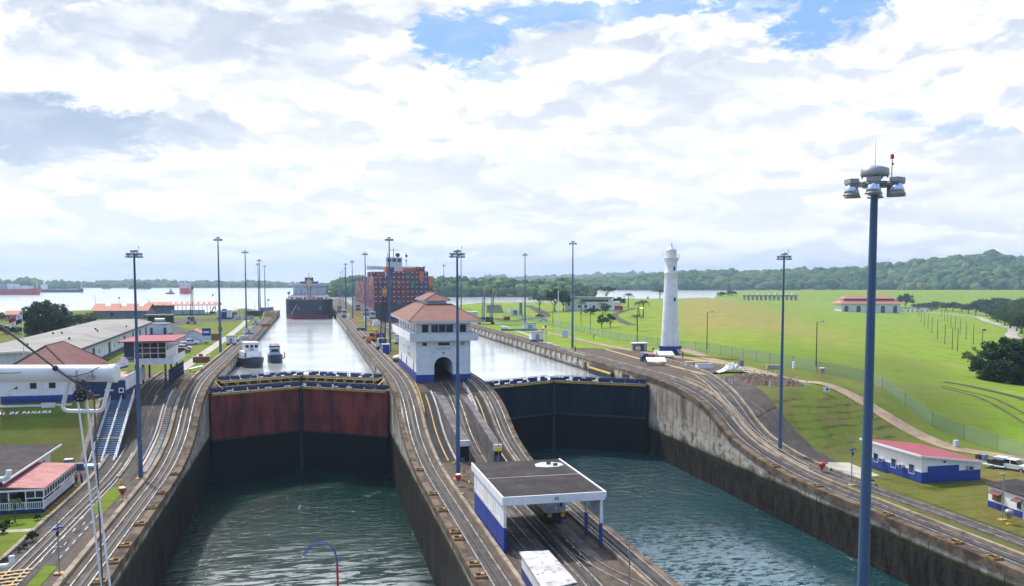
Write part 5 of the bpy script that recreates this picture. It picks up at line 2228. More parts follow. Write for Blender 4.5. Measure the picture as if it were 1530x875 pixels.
gb = G(465, 477, WUP)
t = thing('bulk_carrier', 'bulk carrier with navy hull and cream cranes entering the left lock bow first', 'ship', (-.2, gb.y + 4, 0))
hull(t, 185, 27.5, 8.6, -9, -.2, 'hull_navy', 'hull_maroon', bow=15, rake=3.5, sheer=.0, fbow=3.2)
m = MB()
m.b(-11.8, 11.8, 150, 168, 8.6, 15.7)
m.build('superstructure', M['ship_white'], t)
m = MB()
m.b(-15.5, 15.5, 149, 154, 15.7, 17.0)
m.b(-7, 7, 150.5, 160, 17.0, 19.0)
m.build('bridge', M['ship_white'], t)
m = MB()
m.b(-6.6, 6.6, 150.3, 150.5, 17.4, 18.5)
m.build('bridge_windows', M['glass'], t)
m = MB()
for x in (-9.5, -6, -3.5, 6, 8, 10):
    for z in (9.8, 11.8, 14.2):
        if (x * 7 + z * 3) % 5 > 1:
            m.b(x - .35, x + .35, 149.9, 150.0, z, z + .6)
m.build('porthole', M['glass'], t)
m = MB()
m.b(-3.2, 3.2, 172, 178, 8.6, 22.0)
m.build('funnel', M['hull_black'], t)
for i, y in enumerate((42, 78, 114)):
    m = MB()
    m.b(-1.2, 1.2, y - 1.2, y + 1.2, 8.6, 20.2)
    m.b(-1.7, 1.7, y - 2.2, y + 1.6, 14.6, 19.6)
    m.bar((1.1, y - 1.6, 15.2), (1.0, y - 24, 16.8), .7, .8)
    m.bar((-1.1, y - 1.6, 15.2), (-1.0, y - 24, 16.8), .7, .8)
    m.build('cargo_crane', M['cream'], t)
m = MB()
m.cyl((0, 9, 8.6), (0, 9, 24.5), .35, .16, 8)
m.b(-1.8, 1.8, 8.9, 9.1, 21.2, 21.4)
m.bar((-1.7, 9, 21.3), (0, 9, 19.6), .12)
m.bar((1.7, 9, 21.3), (0, 9, 19.6), .12)
m.b(-1.0, 1.0, 8.9, 9.1, 23.0, 23.15)
m.build('foremast', M['cream'], t)
m = MB()
for k in range(9):
    x = -10 + k * 2.5
    m.box((x, 12 + abs(x) * .35, 9.1), (1.3, 1.1, 1.0))
m.cyl((-8, 9, 8.8), (-4, 9, 8.8), .8, .8, 10)
m.cyl((4, 9, 8.8), (8, 9, 8.8), .8, .8, 10)
m.build('windlass', M['hull_maroon'], t)
m = MB()
for k in range(28):
    x = -12.5 + k * .93
    yb = 3 + 9 * (abs(x) / 13) ** 3
    m.b(x, x + .06, yb, yb + .06, 8.6, 9.7)
m.build('bow_railing', M['ship_white'], t)
m = MB()
m.bar((-7.2, 1.1, 5.6), (-10.6, 3.4, -.2), .45, .1)
m.build('draft_mark', M['ship_white'], t)
for x in (-6.2, 6.2):
    m = MB()
    m.box((x, .9, 3.2), (.8, .7, 1.3))
    m.build('anchor', M['steel'], t)
for x in (-13, 13):
    m = MB()
    m.cyl((x * .93, 24, 8.6), (x * .93, 24, 12.0), .25, .2, 8)
    m.ball((x * .93, 24, 12.2), 1.1, 1)
    m.build('davit', M['steel'], t)

# container ship, stern towards us
cs_y = 474.0
t = thing('container_ship', 'container ship with dark hull stacked with maroon containers in the right lock', 'ship', (50.0, cs_y + 268, 0), math.pi)
hull(t, 268, 32.4, 6.2, -10, -1.5, 'hull_black', 'hull_maroon', bow=45, rake=10, stern=4, transom=.985)
m = MB()
m.b(16.12, 16.26, 40, 262, -2.2, 4.4)
m.build('side_plating', M['hull_grey'], t)
m = MB()
m.b(-16.3, 16.35, 20, 267, 4.6, 6.3)
m.build('sheer_strake', M['hull_maroon'], t)
m = MB()
m.b(-4.8, 4.8, 205, 213, 6.2, 33.5)
m.b(-16.2, 16.2, 206, 210, 26.2, 28.0)
m.bar((8, 208, 28.0), (15.8, 208, 28.0), .5, .8)
m.build('bridge_tower', M['ship_white'], t)
m = MB()
for x in (-3, 0, 3):
    m.b(x - 1.1, x + 1.1, 213.0, 213.1, 30.8, 32.8)
m.build('bridge_windows', M['glass_blue'], t)
m = MB()
m.cyl((0, 209, 33.5), (0, 209, 39.5), .25, .12, 8)
m.b(-3, 3, 208.9, 209.1, 37.8, 38.0)
m.ball((-2.4, 210, 35.0), 1.4, 2)
m.cyl((3.6, 210, 33.5), (3.6, 210, 36), .2, .2, 6)
m.cyl((-7.6, 209, 28), (-7.6, 209, 37), .15, .1, 6)
m.ball((-7.8, 209, 34.5), .9, 1)
m.ball((-7.6, 209, 31.5), .6, 1)
m.build('radar_mast', M['dark'], t)
m = MB()
m.b(16.0, 16.4, 246, 246.6, -1, 17)
m.bar((16.3, 246, 17), (16.2, 243, 11), .5)
m.build('gantry', M['steel'], t)

CM = {}
for nm, c in (('maroon', (.145, .030, .050)), ('brown red', (.26, .062, .035)), ('orange', (.58, .165, .035)), ('teal', (.010, .19, .18)), ('blue', (.012, .06, .22)), ('grey', (.24, .27, .31)), ('salmon', (.40, .12, .075))):
    mm_, n, bs, out = newmat('container ' + nm)
    p = n.obj()
    x, y, z = n.sep(p)
    rib = n.m('ABSOLUTE', n.m('SUBTRACT', n.m('FRACT', n.m('MULTIPLY', n.m('ADD', x, y), 2.2)), .5))
    cc = n.mix(n.ramp(n.noise(n.pos(), .12, 4), .35, .7), c, tuple(k * .72 for k in c))
    cc = n.mix(n.ramp(n.noise(n.pos(), .7, 5, .65), .55, .75, 0, .35), cc, (.14, .07, .05))
    n.put(bs.inputs['Base Color'], cc)
    bs.inputs['Roughness'].default_value = .6
    n.put(bs.inputs['Normal'], n.bump(rib, .5, .05))
    CM[nm] = mm_
cbase = {}
def container(col, x, y, z, label, group):
    if col not in cbase:
        m = MB()
        m.b(-1.19, 1.19, -6.05, 6.05, 0.03, 2.54)
        m.mat(1)
        if col in ('maroon', 'brown red', 'blue'):
            m.b(-.62, .28, -6.09, -6.055, 1.75, 2.1)
        for a in (-1.19, -.4, .4, 1.14):
            m.mat(2)
            m.b(a, a + .05, -6.1, -6.055, .1, 2.5)
        cbase[col] = m.mesh('shipping_container', [CM[col], M['ship_white'], CM[col]])
    o = link('shipping_container', cbase[col])
    o.location = (x, y, z)
    return tag(o, label, 'container', group)


rc = random.Random(11)
tiers = [6, 6, 6, 7, 7, 7, 7, 7, 7, 7, 7, 7, 6]
special = {(3, 4): 'teal', (3, 2): 'blue', (3, 6): 'blue', (5, 0): 'teal', (7, 6): 'teal', (8, 4): 'teal', (10, 4): 'blue', (10, 3): 'blue', (10, 2): 'blue', (11, 5): 'blue', (12, 5): 'orange', (12, 4): 'orange', (10, 5): 'orange', (10, 6): 'orange', (5, 4): 'brown red', (2, 3): 'maroon', (6, 2): 'brown red', (9, 1): 'brown red'}
for c in range(13):
    for k in range(tiers[c]):
        col = special.get((c, k), 'maroon')
        container(col, 50 + (c - 6) * 2.47, cs_y + 8.5, 6.35 + k * 2.6, '%s container in the stack facing us on the container ship' % col, '%s containers facing us on the container ship' % col)
top2 = {1: 'orange', 2: 'grey', 3: 'orange', 4: 'blue', 0: 'maroon', 7: 'orange', 8: 'orange', 9: 'orange', 10: 'brown red', 11: 'maroon'}
for c, col in top2.items():
    k = 6 if c < 3 else 7
    container(col, 50 + (c - 6) * 2.47, cs_y + 23, 6.35 + k * 2.6 - (0 if c not in (7, 8, 9) else .6), '%s container on top of the second row on the container ship' % col, '%s containers topping the second row' % col)
cols = ['brown red', 'maroon', 'salmon', 'maroon', 'grey', 'brown red', 'maroon', 'maroon', 'salmon', 'maroon', 'blue', 'brown red']
for b in range(1, 14):
    nt = (7, 6, 7, 5, 6, 6, 5, 6, 5, 6, 5, 5, 4)[b - 1]
    for k in range(nt):
        col = cols[(b * 5 + k * (3 if b % 2 else 1)) % len(cols)]
        if rc.random() < .2:
            col = 'maroon'
        container(col, 50 - 6 * 2.47 - .02, cs_y + 8.5 + b * 14.2, 6.35 + k * 2.6, '%s container on the left flank of the container ship' % col, '%s containers on the left flank of the container ship' % col)


def far_ship(label, px0, px1, pyw, depth, hull_h, up, boot, bow_right=True, stacks=0, house=.12, bulk=False, words=None):
    a, b = AD(px0, pyw, depth), AD(px1, pyw, depth)
    L = (b - a).length
    o = b if bow_right else a
    ang = -YAW + (R(90) if bow_right else R(-90))
    t = thing('cargo_ship', label, 'ship', (o.x, o.y, WUP), ang)
    hull(t, L, L * .14, hull_h, -5, 1.2, up, boot, bow=L * .14, rake=L * .05, stern=L * .06, sheer=hull_h * .22)
    B = L * .14
    m = MB()
    hy = L * (1 - house)
    m.b(-B * .42, B * .42, hy - L * .05, hy + L * .05, hull_h, hull_h + L * .075 + 3)
    m.b(-B * .2, B * .2, hy - L * .01, hy + L * .01, hull_h + L * .075 + 3, hull_h + L * .075 + 9)
    m.build('superstructure', M['ship_white'], t)
    m = MB()
    m.cyl((0, L * .05, hull_h), (0, L * .05, hull_h + 11), .9, .5, 6)
    m.build('foremast', M['ship_white'], t)
    rr_ = random.Random(int(px1))
    if stacks:
        for k in range(stacks):
            hgt = rr_.choice((5.2, 7.8, 7.8, 10.4)) * (1 if k > 1 else .6)
            y = L * .12 + k * (L * .72 / stacks)
            m = MB()
            m.b(-B * .45, B * .45, y, y + L * .72 / stacks * .9, hull_h, hull_h + hgt)
            m.build('container_stack', M[rr_.choice(('pale_wall', 'ship_white', 'pale_wall', 'cream', 'steel'))], t)
    if words:
        text('hull_lettering', words, hull_h * .75, (B / 2 * (1 if bow_right else -1) + .12, L * .55, hull_h * .28), (R(90), 0, R(90)), M['ship_white'], t, ext=.1, bold=.12)
    return t


far_ship('red container ship crossing the lake at the far left edge', -70, 62.5, 440, 1393, 9.0, 'hull_red', 'hull_red', True, 9, .12, words='HAMBURG SÜD')
far_ship('low dark tanker with white deckhouse behind the red ship on the lake', 60, 125, 436.4, 1680, 5.5, 'hull_navy', 'hull_navy', True, 0, .10)
# red ship bow on
p = AD(277.5, 438.6, 1490)
t = thing('cargo_ship', 'distant red ship seen bow on with white bridge, middle of the lake', 'ship', (p.x, p.y, WUP), R(8))
hull(t, 120, 19.5, 9.8, -5, .5, 'hull_red', 'hull_red', bow=14, rake=3, fbow=3)
m = MB()
m.b(-8.5, 8.5, 85, 95, 9.5, 16.5)
m.b(-11, 11, 85, 90, 16.5, 18.2)
m.build('superstructure', M['ship_white'], t)
m = MB()
m.cyl((0, 10, 9.5), (0, 10, 21.5), .8, .4, 6)
m.b(-1.2, 1.2, 90, 96, 18, 24)
m.build('mast', M['ship_white'], t)
p = AD(260.5, 438.4, 1480)
t = thing('tug_boat', 'tiny dark tug beside the distant red ship', 'boat', (p.x, p.y, WUP), R(60))
hull(t, 16, 6, 2.2, -2, .3, 'hull_navy', 'hull_navy', bow=5, rake=1)
m = MB()
m.b(-2, 2, 5, 9, 2.2, 5)
m.b(-1, 1, 6, 8, 5, 8)
m.build('wheelhouse', M['steel'], t)


# small launches in the left lock
p = G(377, 548.5, WUP)
t = thing('launch', 'white-topped launch with dark hull moored by the left wall above the gate', 'boat', (p.x + .9, p.y - 2.0, WUP), R(14))
hull(t, 12.5, 5.9, 2.35, -1, .15, 'hull_navy', 'hull_black', bow=4.5, rake=1.2, sheer=.5, fbow=2.2)
m = MB()
m.b(-2.2, 2.2, 3.4, 10.4, 2.35, 3.9)
m.prism([(2.2, 2.35), (3.4, 4.1), (3.4, 2.35)], 'x', -1.6, 1.6)
m.build('deckhouse', M['white_clean'], t)
m = MB()
m.b(-1.75, 1.75, 4.6, 8.4, 4.1, 6.2)
m.build('wheelhouse', M['white_clean'], t)
m = MB()
m.b(-1.95, 1.95, 4.3, 8.7, 6.2, 6.36)
m.build('wheelhouse_roof', M['white_clean'], t)
for x in (-1.15, 0, 1.15):
    window(t, (x, 4.6, 5.3), .8, .75, '-y', fr=.06)
for x in (-1.7, .2):
    window(t, (x, 3.4, 3.2), .8, 1.0, '-y', fr=.06)
window(t, (2.5, 6.5, 3.3), 2.8, .5, '+x', fr=.06)
m = MB()
m.tube([(-.5, 4.55, 4.45), (-.2, 4.5, 4.5), (.2, 4.5, 4.5), (.5, 4.55, 4.45)], .16, 6)
m.build('life_ring', M['red'], t)
m = MB()
m.cyl((0, 7, 6.3), (0, 7, 8.6), .06, .03, 6)
m.b(-.5, .5, 6.9, 7.1, 7.2, 7.3)
m.build('mast', M['steel'], t)
m = MB()
for k in range(9):
    a = k / 8 * math.pi
    m.cyl((2.7 * math.cos(a), 4.2 - 3.0 * math.sin(a), 2.4), (2.7 * math.cos(a), 4.2 - 3.0 * math.sin(a), 3.3), .04, .04, 5)
m.tube([(2.7 * math.cos(k / 16 * math.pi), 4.2 - 3.0 * math.sin(k / 16 * math.pi), 3.3) for k in range(17)], .045, 5)
m.build('bow_railing', M['white_clean'], t)
p = G(413, 541.5, WUP)
t = thing('launch', 'small dark workboat with red roof rails floating beside the white-topped launch', 'boat', (p.x, p.y - 2, WUP), R(6))
hull(t, 9, 4.0, 2.1, -1, .1, 'hull_navy', 'hull_black', bow=3, rake=.8, sheer=.2)
m = MB()
m.b(-1.5, 1.3, 2.6, 6.2, 2.0, 4.3)
m.build('cabin', M['pale_wall'], t)
m = MB()
m.b(-1.6, 1.4, 2.4, 6.4, 4.3, 4.45)
m.build('cabin_roof', M['hull_navy'], t)
window(t, (-.1, 2.6, 3.3), 2.0, .8, '-y', fr=.05)
m = MB()
m.b(-1.3, 1.1, 2.8, 6.0, 4.9, 5.0)
for x in (-1.2, 1.0):
    for y in (2.9, 5.9):
        m.b(x - .04, x + .04, y - .04, y + .04, 4.4, 4.95)
m.build('roof_rail', M['red'], t)
m = MB()
m.cyl((.2, 4, 4.4), (.2, 4, 6.6), .05, .03, 5)
m.build('aerial', M['steel'], t)
m = MB()
m.tube([(2.1, 3, 1.0), (2.6, 3, 1.6), (2.5, 3, 2.8)], .18, 6)
m.tube([(2.1, 5, .9), (2.7, 5, 1.2), (2.7, 5, 2.2)], .15, 6)
m.build('fender', M['rope'], t)


# ------------------------------------------------------------------ towing locomotives
def locomotive():
    t = thing('towing_locomotive', '', 'locomotive')
    m = MB()
    m.b(-1.35, 1.35, -4.6, 4.6, .35, 1.15)
    m.build('chassis', M['dark'], t)
    m = MB()
    m.b(-1.25, 1.25, -2.1, 2.1, 1.15, 2.6)
    m.prism([(-4.6, 1.15), (-2.1, 1.15), (-2.1, 2.2), (-4.6, 1.9)], 'x', -1.2, 1.2)
    m.prism([(4.6, 1.15), (2.1, 1.15), (2.1, 2.2), (4.6, 1.9)], 'x', -1.2, 1.2)
    m.build('body', M['silver'], t)
    for s in (-1, 1):
        m = MB()
        m.prism([(s * 2.2, 1.9), (s * 4.5, 1.9), (s * 4.3, 3.6), (s * 2.3, 3.6)], 'x', -1.25, 1.25)
        cab = m.build('cab', M['silver'], t)
        m = MB()
        m.prism([(s * 2.1, 3.6), (s * 4.55, 3.6), (s * 4.4, 3.85), (s * 2.2, 3.85)], 'x', -1.35, 1.35)
        m.build('cab_roof', M['steel'], cab)
        m = MB()
        m.prism([(s * 4.44, 2.5), (s * 4.5, 2.5), (s * 4.40, 3.4), (s * 4.34, 3.4)], 'x', -1.05, 1.05)
        m.b(-1.29, 1.29, s * 2.6, s * 4.05, 2.55, 3.35)
        m.build('cab_window', M['glass'], cab)
        for x in (-.8, .8):
            m = MB()
            m.cyl((x, s * 4.55, .95), (x, s * 4.95, .95), .28, .28, 10)
            m.build('buffer', M['yellow'], t)
        m = MB()
        m.cyl((0, s * 4.6, 1.75), (0, s * 4.68, 1.75), .16, .16, 10)
        m.build('headlight', M['white_clean'], t)
    m = MB()
    m.cyl((-.9, 0, 2.9), (.9, 0, 2.9), .75, .75, 14)
    m.build('winch', M['steel'], t)
    m = MB()
    for y in (-3.4, -1.6, 1.6, 3.4):
        for x in (-.9, .9):
            m.cyl((x - .08, y, .4), (x + .08, y, .4), .4, .4, 12)
    m.build('wheel', M['dark'], t)
    return t


LO = Kind(locomotive)
g = G(826, 776, -8.6)
LO.at((g.x, g.y + 3.4, -8.62), 0, 'silver towing locomotive with yellow buffers parked under the shelter')
LO.at((-22.05, 530, .2), R(2), 'silver towing locomotive at the far end of the left wall')
LO.at((17.7, 470, .2), R(0), 'silver towing locomotive on the left centre track nearest the bulk carrier bow')
LO.at((17.7, 545, .2), R(0), 'silver towing locomotive on the left centre track level with the bulk carrier crane')
LO.at((30.4, 440, .2), R(0), 'silver towing locomotive on the right centre track just before the container ship')
LO.at((30.4, 492, .2), R(0), 'silver towing locomotive beside the grey flank of the container ship')
LO.at((30.4, 575, .2), R(0), 'farthest silver towing locomotive on the right centre track')


# ------------------------------------------------------------------ vehicles
def wheelset(t, wb, tr, r=.36, wd=.22):
    for y in (-wb / 2, wb / 2):
        for x in (-tr / 2, tr / 2):
            m = MB()
            m.cyl((x - wd / 2, y, r), (x + wd / 2, y, r), r, r, 16)
            w_ = m.build('wheel', M['tyre'], t)
            m = MB()
            s = 1 if x > 0 else -1
            m.cyl((x + s * wd * .3, y, r), (x + s * (wd * .5 + .015), y, r), r * .6, r * .55, 12)
            m.build('rim', M['silver'], w_)


def car(label, loc, rz, col, kind='car', group=None):
    t = thing('parked_car' if kind == 'car' else kind + '_truck', label, 'car' if kind == 'car' else 'pickup', tuple(loc), rz, group)
    if kind == 'car':
        side = [(-2.15, .35), (2.15, .35), (2.2, .8), (1.5, .92), (-1.9, .98), (-2.2, .8)]
        roof = [(1.1, .9), (.45, 1.42), (-1.1, 1.45), (-1.8, .95)]
        wb = 2.6
    else:
        side = [(-2.7, .45), (2.6, .45), (2.65, .95), (1.6, 1.1), (-.6, 1.12), (-2.7, 1.12)]
        roof = [(1.25, 1.05), (.6, 1.72), (-.75, 1.75), (-.95, 1.1)]
        wb = 3.3
    m = MB()
    m.prism(side, 'x', -.86, .86)
    m.build('body', M[col], t)
    m = MB()
    m.prism(roof, 'x', -.74, .74)
    m.build('glazing', M['glass'], t)
    m = MB()
    m.prism([(roof[1][0] + .05, roof[1][1] - .03), (roof[1][0] - .05, roof[1][1] + .05), (roof[2][0] + .05, roof[2][1] + .05), (roof[2][0] - .1, roof[2][1] - .03)], 'x', -.76, .76)
    for x in (-.76, .72):
        m.b(x, x + .04, -.1, .02, 1.0, roof[1][1])
    m.build('roof', M[col], t)
    if kind == 'topper':
        m = MB()
        m.prism([(-2.68, 1.12), (-1.0, 1.12), (-.9, 1.85), (-2.55, 1.8)], 'x', -.84, .84)
        m.build('bed_cover', M['pale_wall'], t)
    wheelset(t, wb, 1.62)
    for x in (-.6, .6):
        m = MB()
        m.box((x, side[2][0] - .02, .72), (.34, .08, .16))
        m.build('headlight', M['mirror'], t)
    return t


car('white pickup parked beside the small pale blue house', G(284, 515, 0), R(-75), 'white_clean', 'pickup')
car('white car parked just in front of the white pickup', G(275, 522.5, 0), R(-80), 'white_clean')
car('dark red car beside the glazed cabin gallery', G(272, 527.5, 0), R(-80), 'hull_maroon')
car('white car at the left edge below the red-roofed house', G(4, 489, 0), R(-80), 'white_clean')
car('dark car in the shade of the big dark tree', G(37, 495, 0), R(-80), 'dark')
car('small dark car on the far right bank road', GT(806, 473), R(40), 'dark')
car('silver car on the far right bank road', GT(812, 480), R(60), 'silver')
g = GT(1513, 703)
car('white pickup with covered bed at the right edge above the kiosk', g, R(200), 'white_clean', 'topper')
g = GT(1487, 700)
t = thing('trailer', 'white flat trailer hitched to the white pickup at the right edge', 'trailer', (g.x, g.y, g.z), R(20))
m = MB()
m.b(-.8, .8, -1.6, 1.6, .5, .65)
m.bar((0, 1.5, .55), (0, 3.0, .5), .12)
m.build('deck', M['white_clean'], t)
wheelset(t, 0.001, 1.7, .3, .2)
m = MB()
m.b(-.5, .5, -1.2, .2, .65, 1.5)
m.b(-.35, .35, .35, 1.1, .65, 1.3)
m.build('generator', M['dark'], t)
g = GT(1413, 702)
t = thing('equipment_bin', 'pair of dark grey bins behind the workshop', 'bins', tuple(GT(1484, 693)))
g = G(125, 484, 0)
t = thing('parked_bus', 'blue and white bus parked under the trees behind the warehouse roof', 'bus', tuple(g), R(-80))
m = MB()
m.b(-1.25, 1.25, -5.5, 5.5, .4, 1.5)
m.build('body', M['blue_steel'], t)
m = MB()
m.b(-1.22, 1.22, -5.45, 5.45, 1.5, 2.6)
m.build('glazing', M['glass'], t)
m = MB()
m.b(-1.26, 1.26, -5.5, 5.5, 2.6, 3.2)
m.build('roof', M['white_clean'], t)
wheelset(t, 6.5, 2.3, .5, .3)
p = GT(923, 465)
t = thing('red_truck', 'red box truck parked by the villa', 'truck', (p.x, p.y, p.z), R(70))
m = MB()
m.b(-1.2, 1.2, -3, 2, .9, 3.4)
m.build('cargo_box', M['red'], t)
m = MB()
m.b(-1.15, 1.15, 2.1, 3.8, .6, 2.6)
m.build('cab', M['white_clean'], t)
m = MB()
m.b(-1.0, 1.0, 3.78, 3.84, 1.6, 2.4)
m.build('windscreen', M['glass'], t)
wheelset(t, 4.6, 2.1, .45, .28)
bpy.data.objects.remove(bpy.data.objects['equipment_bin'])


# ------------------------------------------------------------------ cranes and plant
def lattice(mb, p, q, w0, w1, n):
    p, q = Vector(p), Vector(q)
    d = (q - p).normalized()
    a = d.cross(Vector((0, 1, .01))).normalized()
    b = a.cross(d)
    prev = None
    for i in range(n + 1):
        t_ = i / n
        c = p.lerp(q, t_)
        w_ = (w0 + (w1 - w0) * t_) / 2
        ring = [c + a * w_ * sx + b * w_ * sy for sx, sy in ((-1, -1), (1, -1), (1, 1), (-1, 1))]
        for k in range(4):
            mb.bar(ring[k], ring[(k + 1) % 4], .09)
        if prev:
            for k in range(4):
                mb.bar(prev[k], ring[k], .16)
                mb.bar(prev[k], ring[(k + 1) % 4], .09)
        prev = ring
    return mb


def boom_crane(label, loc, rz, tip, body='dark', tipm='orange', boom='dark', width=.9, base_w=3.0, booms=None):
    t = thing('crawler_crane', label, 'crane', tuple(loc), rz)
    m = MB()
    for x in (-base_w / 2, base_w / 2):
        m.b(x - .4, x + .4, -2.4, 2.4, 0, 1.0)
    m.build('crawler_track', M['dark'], t)
    m = MB()
    m.b(-base_w * .5, base_w * .5, -1.6, 3.0, 1.0, 3.2)
    m.build('house', M[body], t)
    m = MB()
    m.b(-base_w * .5, -base_w * .1, -2.6, -1.6, 1.2, 3.4)
    m.build('cab', M['silver'], t)
    m = MB()
    m.b(-base_w * .46, -base_w * .14, -2.66, -2.6, 2.1, 3.2)
    m.build('cab_window', M['glass'], t)
    for (bx, tx, ty, tz) in (booms or [(0, *tip)]):
        m = MB()
        lattice(m, (bx, -1.2, 1.8), (bx + (tx - bx) * .9, ty * .9, 1.8 + (tz - 1.8) * .9), width, width * .7, 12)
        m.build('lattice_boom', M[boom], t)
        m = MB()
        lattice(m, (bx + (tx - bx) * .9, ty * .9, 1.8 + (tz - 1.8) * .9), (tx, ty, tz), width * .7, width * .5, 2)
        m.box((tx, ty, tz), (width * .8, width * .8, width * .9))
        m.build('boom_head', M[tipm], t)
    return t


g = G(286, 483.5, 0)
boom_crane('crane with thin upright boom standing on the far left asphalt', g, R(5), (.8, -1.0, 16.2), 'grey_wall', 'hull_maroon', width=1.1, base_w=3.0)
g = G(571, 522, 0)
boom_crane('blue grey crane with upright lattice boom on the centre wall', g, R(0), (.9, 0, 16.6), 'grey_wall', 'ochre', width=1.4, base_w=2.4)
g = GT(726, 484)
boom_crane('twin-boom dark crane with orange tips on the upper right wall', g, R(0), None, 'dark', 'ochre', 'grey_wall', 1.1, 6.2, booms=[(-1.6, -.6, 0, 16.0), (2.0, 3.6, 0, 15.4)])
g = GT(709, 477)
t = thing('engine_house', 'long pale machinery cabin left of the twin-boom crane', 'cabin', (g.x - 1, g.y, g.z))
m = MB()
m.b(-4, 2.6, 0, 4, 0, 3.6)
m.build('wall', M['pale_wall'], t)
m = MB()
m.b(-4.3, 2.8, -.2, 4.2, 3.6, 3.85)
m.build('roof', M['white'], t)
m = MB()
for x in (-4, -2.4, -.8):
    m.cyl((x, 1, 3.8), (x, 1, 5.4), .08, .08, 6)
m.b(-4, -.8, .95, 1.05, 5.3, 5.4)
m.build('roof_railing', M['dark'], t)
g = G(555, 510, 0)
t = thing('excavator', 'small orange excavator on the centre wall', 'excavator', tuple(g), R(40))
m = MB()
for x in (-.9, .9):
    m.b(x - .25, x + .25, -1.3, 1.3, 0, .7)
m.build('crawler_track', M['dark'], t)
m = MB()
m.b(-1, 1, -1.2, 1.3, .8, 1.8)
m.build('house', M['orange'], t)
m = MB()
m.b(-.95, 0, -1.3, -.1, 1.8, 2.7)
m.build('cab', M['glass'], t)
m = MB()
m.bar((.3, -1.1, 1.4), (.3, -2.6, 3.8), .35)
m.bar((.3, -2.6, 3.8), (.3, -4.0, 2.2), .3)
m.box((.3, -4.1, 1.8), (.8, .7, .8))
m.build('arm', M['orange'], t)
tank('blue storage tank beside the orange excavator', G(560, 505.5, 0), 'blue', 3.2, 1.1)
g = G(577, 528.5, 0)
t = thing('portable_cabin', 'blue portable cabin with white frame at the foot of the second centre mast', 'cabin', tuple(g))
m = MB()
m.b(-.95, .95, 0, 1.8, .1, 2.5)
m.build('wall', M['blue'], t)
m = MB()
for x in (-1.02, .92):
    m.b(x, x + .1, -.05, .05, 0, 2.6)
m.b(-1.02, 1.02, -.05, 1.9, 2.5, 2.62)
m.build('frame', M['white_clean'], t)
g = G(595, 540, 0)
t = thing('tarped_dinghy', 'white-covered dinghy on a cradle left of the control house', 'boat', tuple(g), R(-30))
m = MB()
m.smooth = True
m.ball((0, 0, 1.1), 1.0, 2, (1.0, 2.3, .55))
m.build('cover', M['white_clean'], t)
m = MB()
for y in (-1.2, 1.2):
    m.b(-.8, .8, y - .12, y + .12, 0, .8)
m.build('cradle', M['rust'], t)

def yboard():
    t = thing('marker_board', '', 'marker board')
    m = MB()
    m.b(-1.0, 1.0, -.5, .5, .62, .85)
    m.build('board', M['yellow_bright'], t)
    m = MB()
    for x in (-.8, .8):
        m.b(x - .06, x + .06, -.06, .06, 0, .64)
    m.build('leg', M['dark'], t)
    return t


YB = Kind(yboard)
for (px, py) in ((578, 492), (587, 498), (578, 508.5), (588, 512.5), (559, 495), (562.5, 482.5), (555, 479.5), (551, 487.5), (530, 475), (535, 478), (538.5, 481), (543, 473.5)):
    YB.at(G(px, py, 0), R(10), 'flat yellow marker board standing on the centre wall beyond the control house', 'yellow marker boards on the centre wall')


# ------------------------------------------------------------------ people
def skin_mesh(name, verts, edges, radii, mt, parent):
    me = bpy.data.meshes.new('tmp')
    me.from_pydata(verts, edges, [])
    o = bpy.data.objects.new('tmp', me)
    COL.objects.link(o)
    sk = o.modifiers.new('s', 'SKIN')
    for i, r in enumerate(radii):
        me.skin_vertices[0].data[i].radius = (r, r) if not hasattr(r, '__len__') else r
    me.skin_vertices[0].data[0].use_root = True
    su = o.modifiers.new('u', 'SUBSURF')
    su.levels = 1
    bpy.context.view_layer.update()
    r_ = bpy.data.meshes.new_from_object(o.evaluated_get(bpy.context.evaluated_depsgraph_get()))
    bpy.data.objects.remove(o)
    bpy.data.meshes.remove(me)
    r_.materials.clear()
    r_.materials.append(mt)
    for p in r_.polygons:
        p.use_smooth = True
    return link(name, r_, parent)


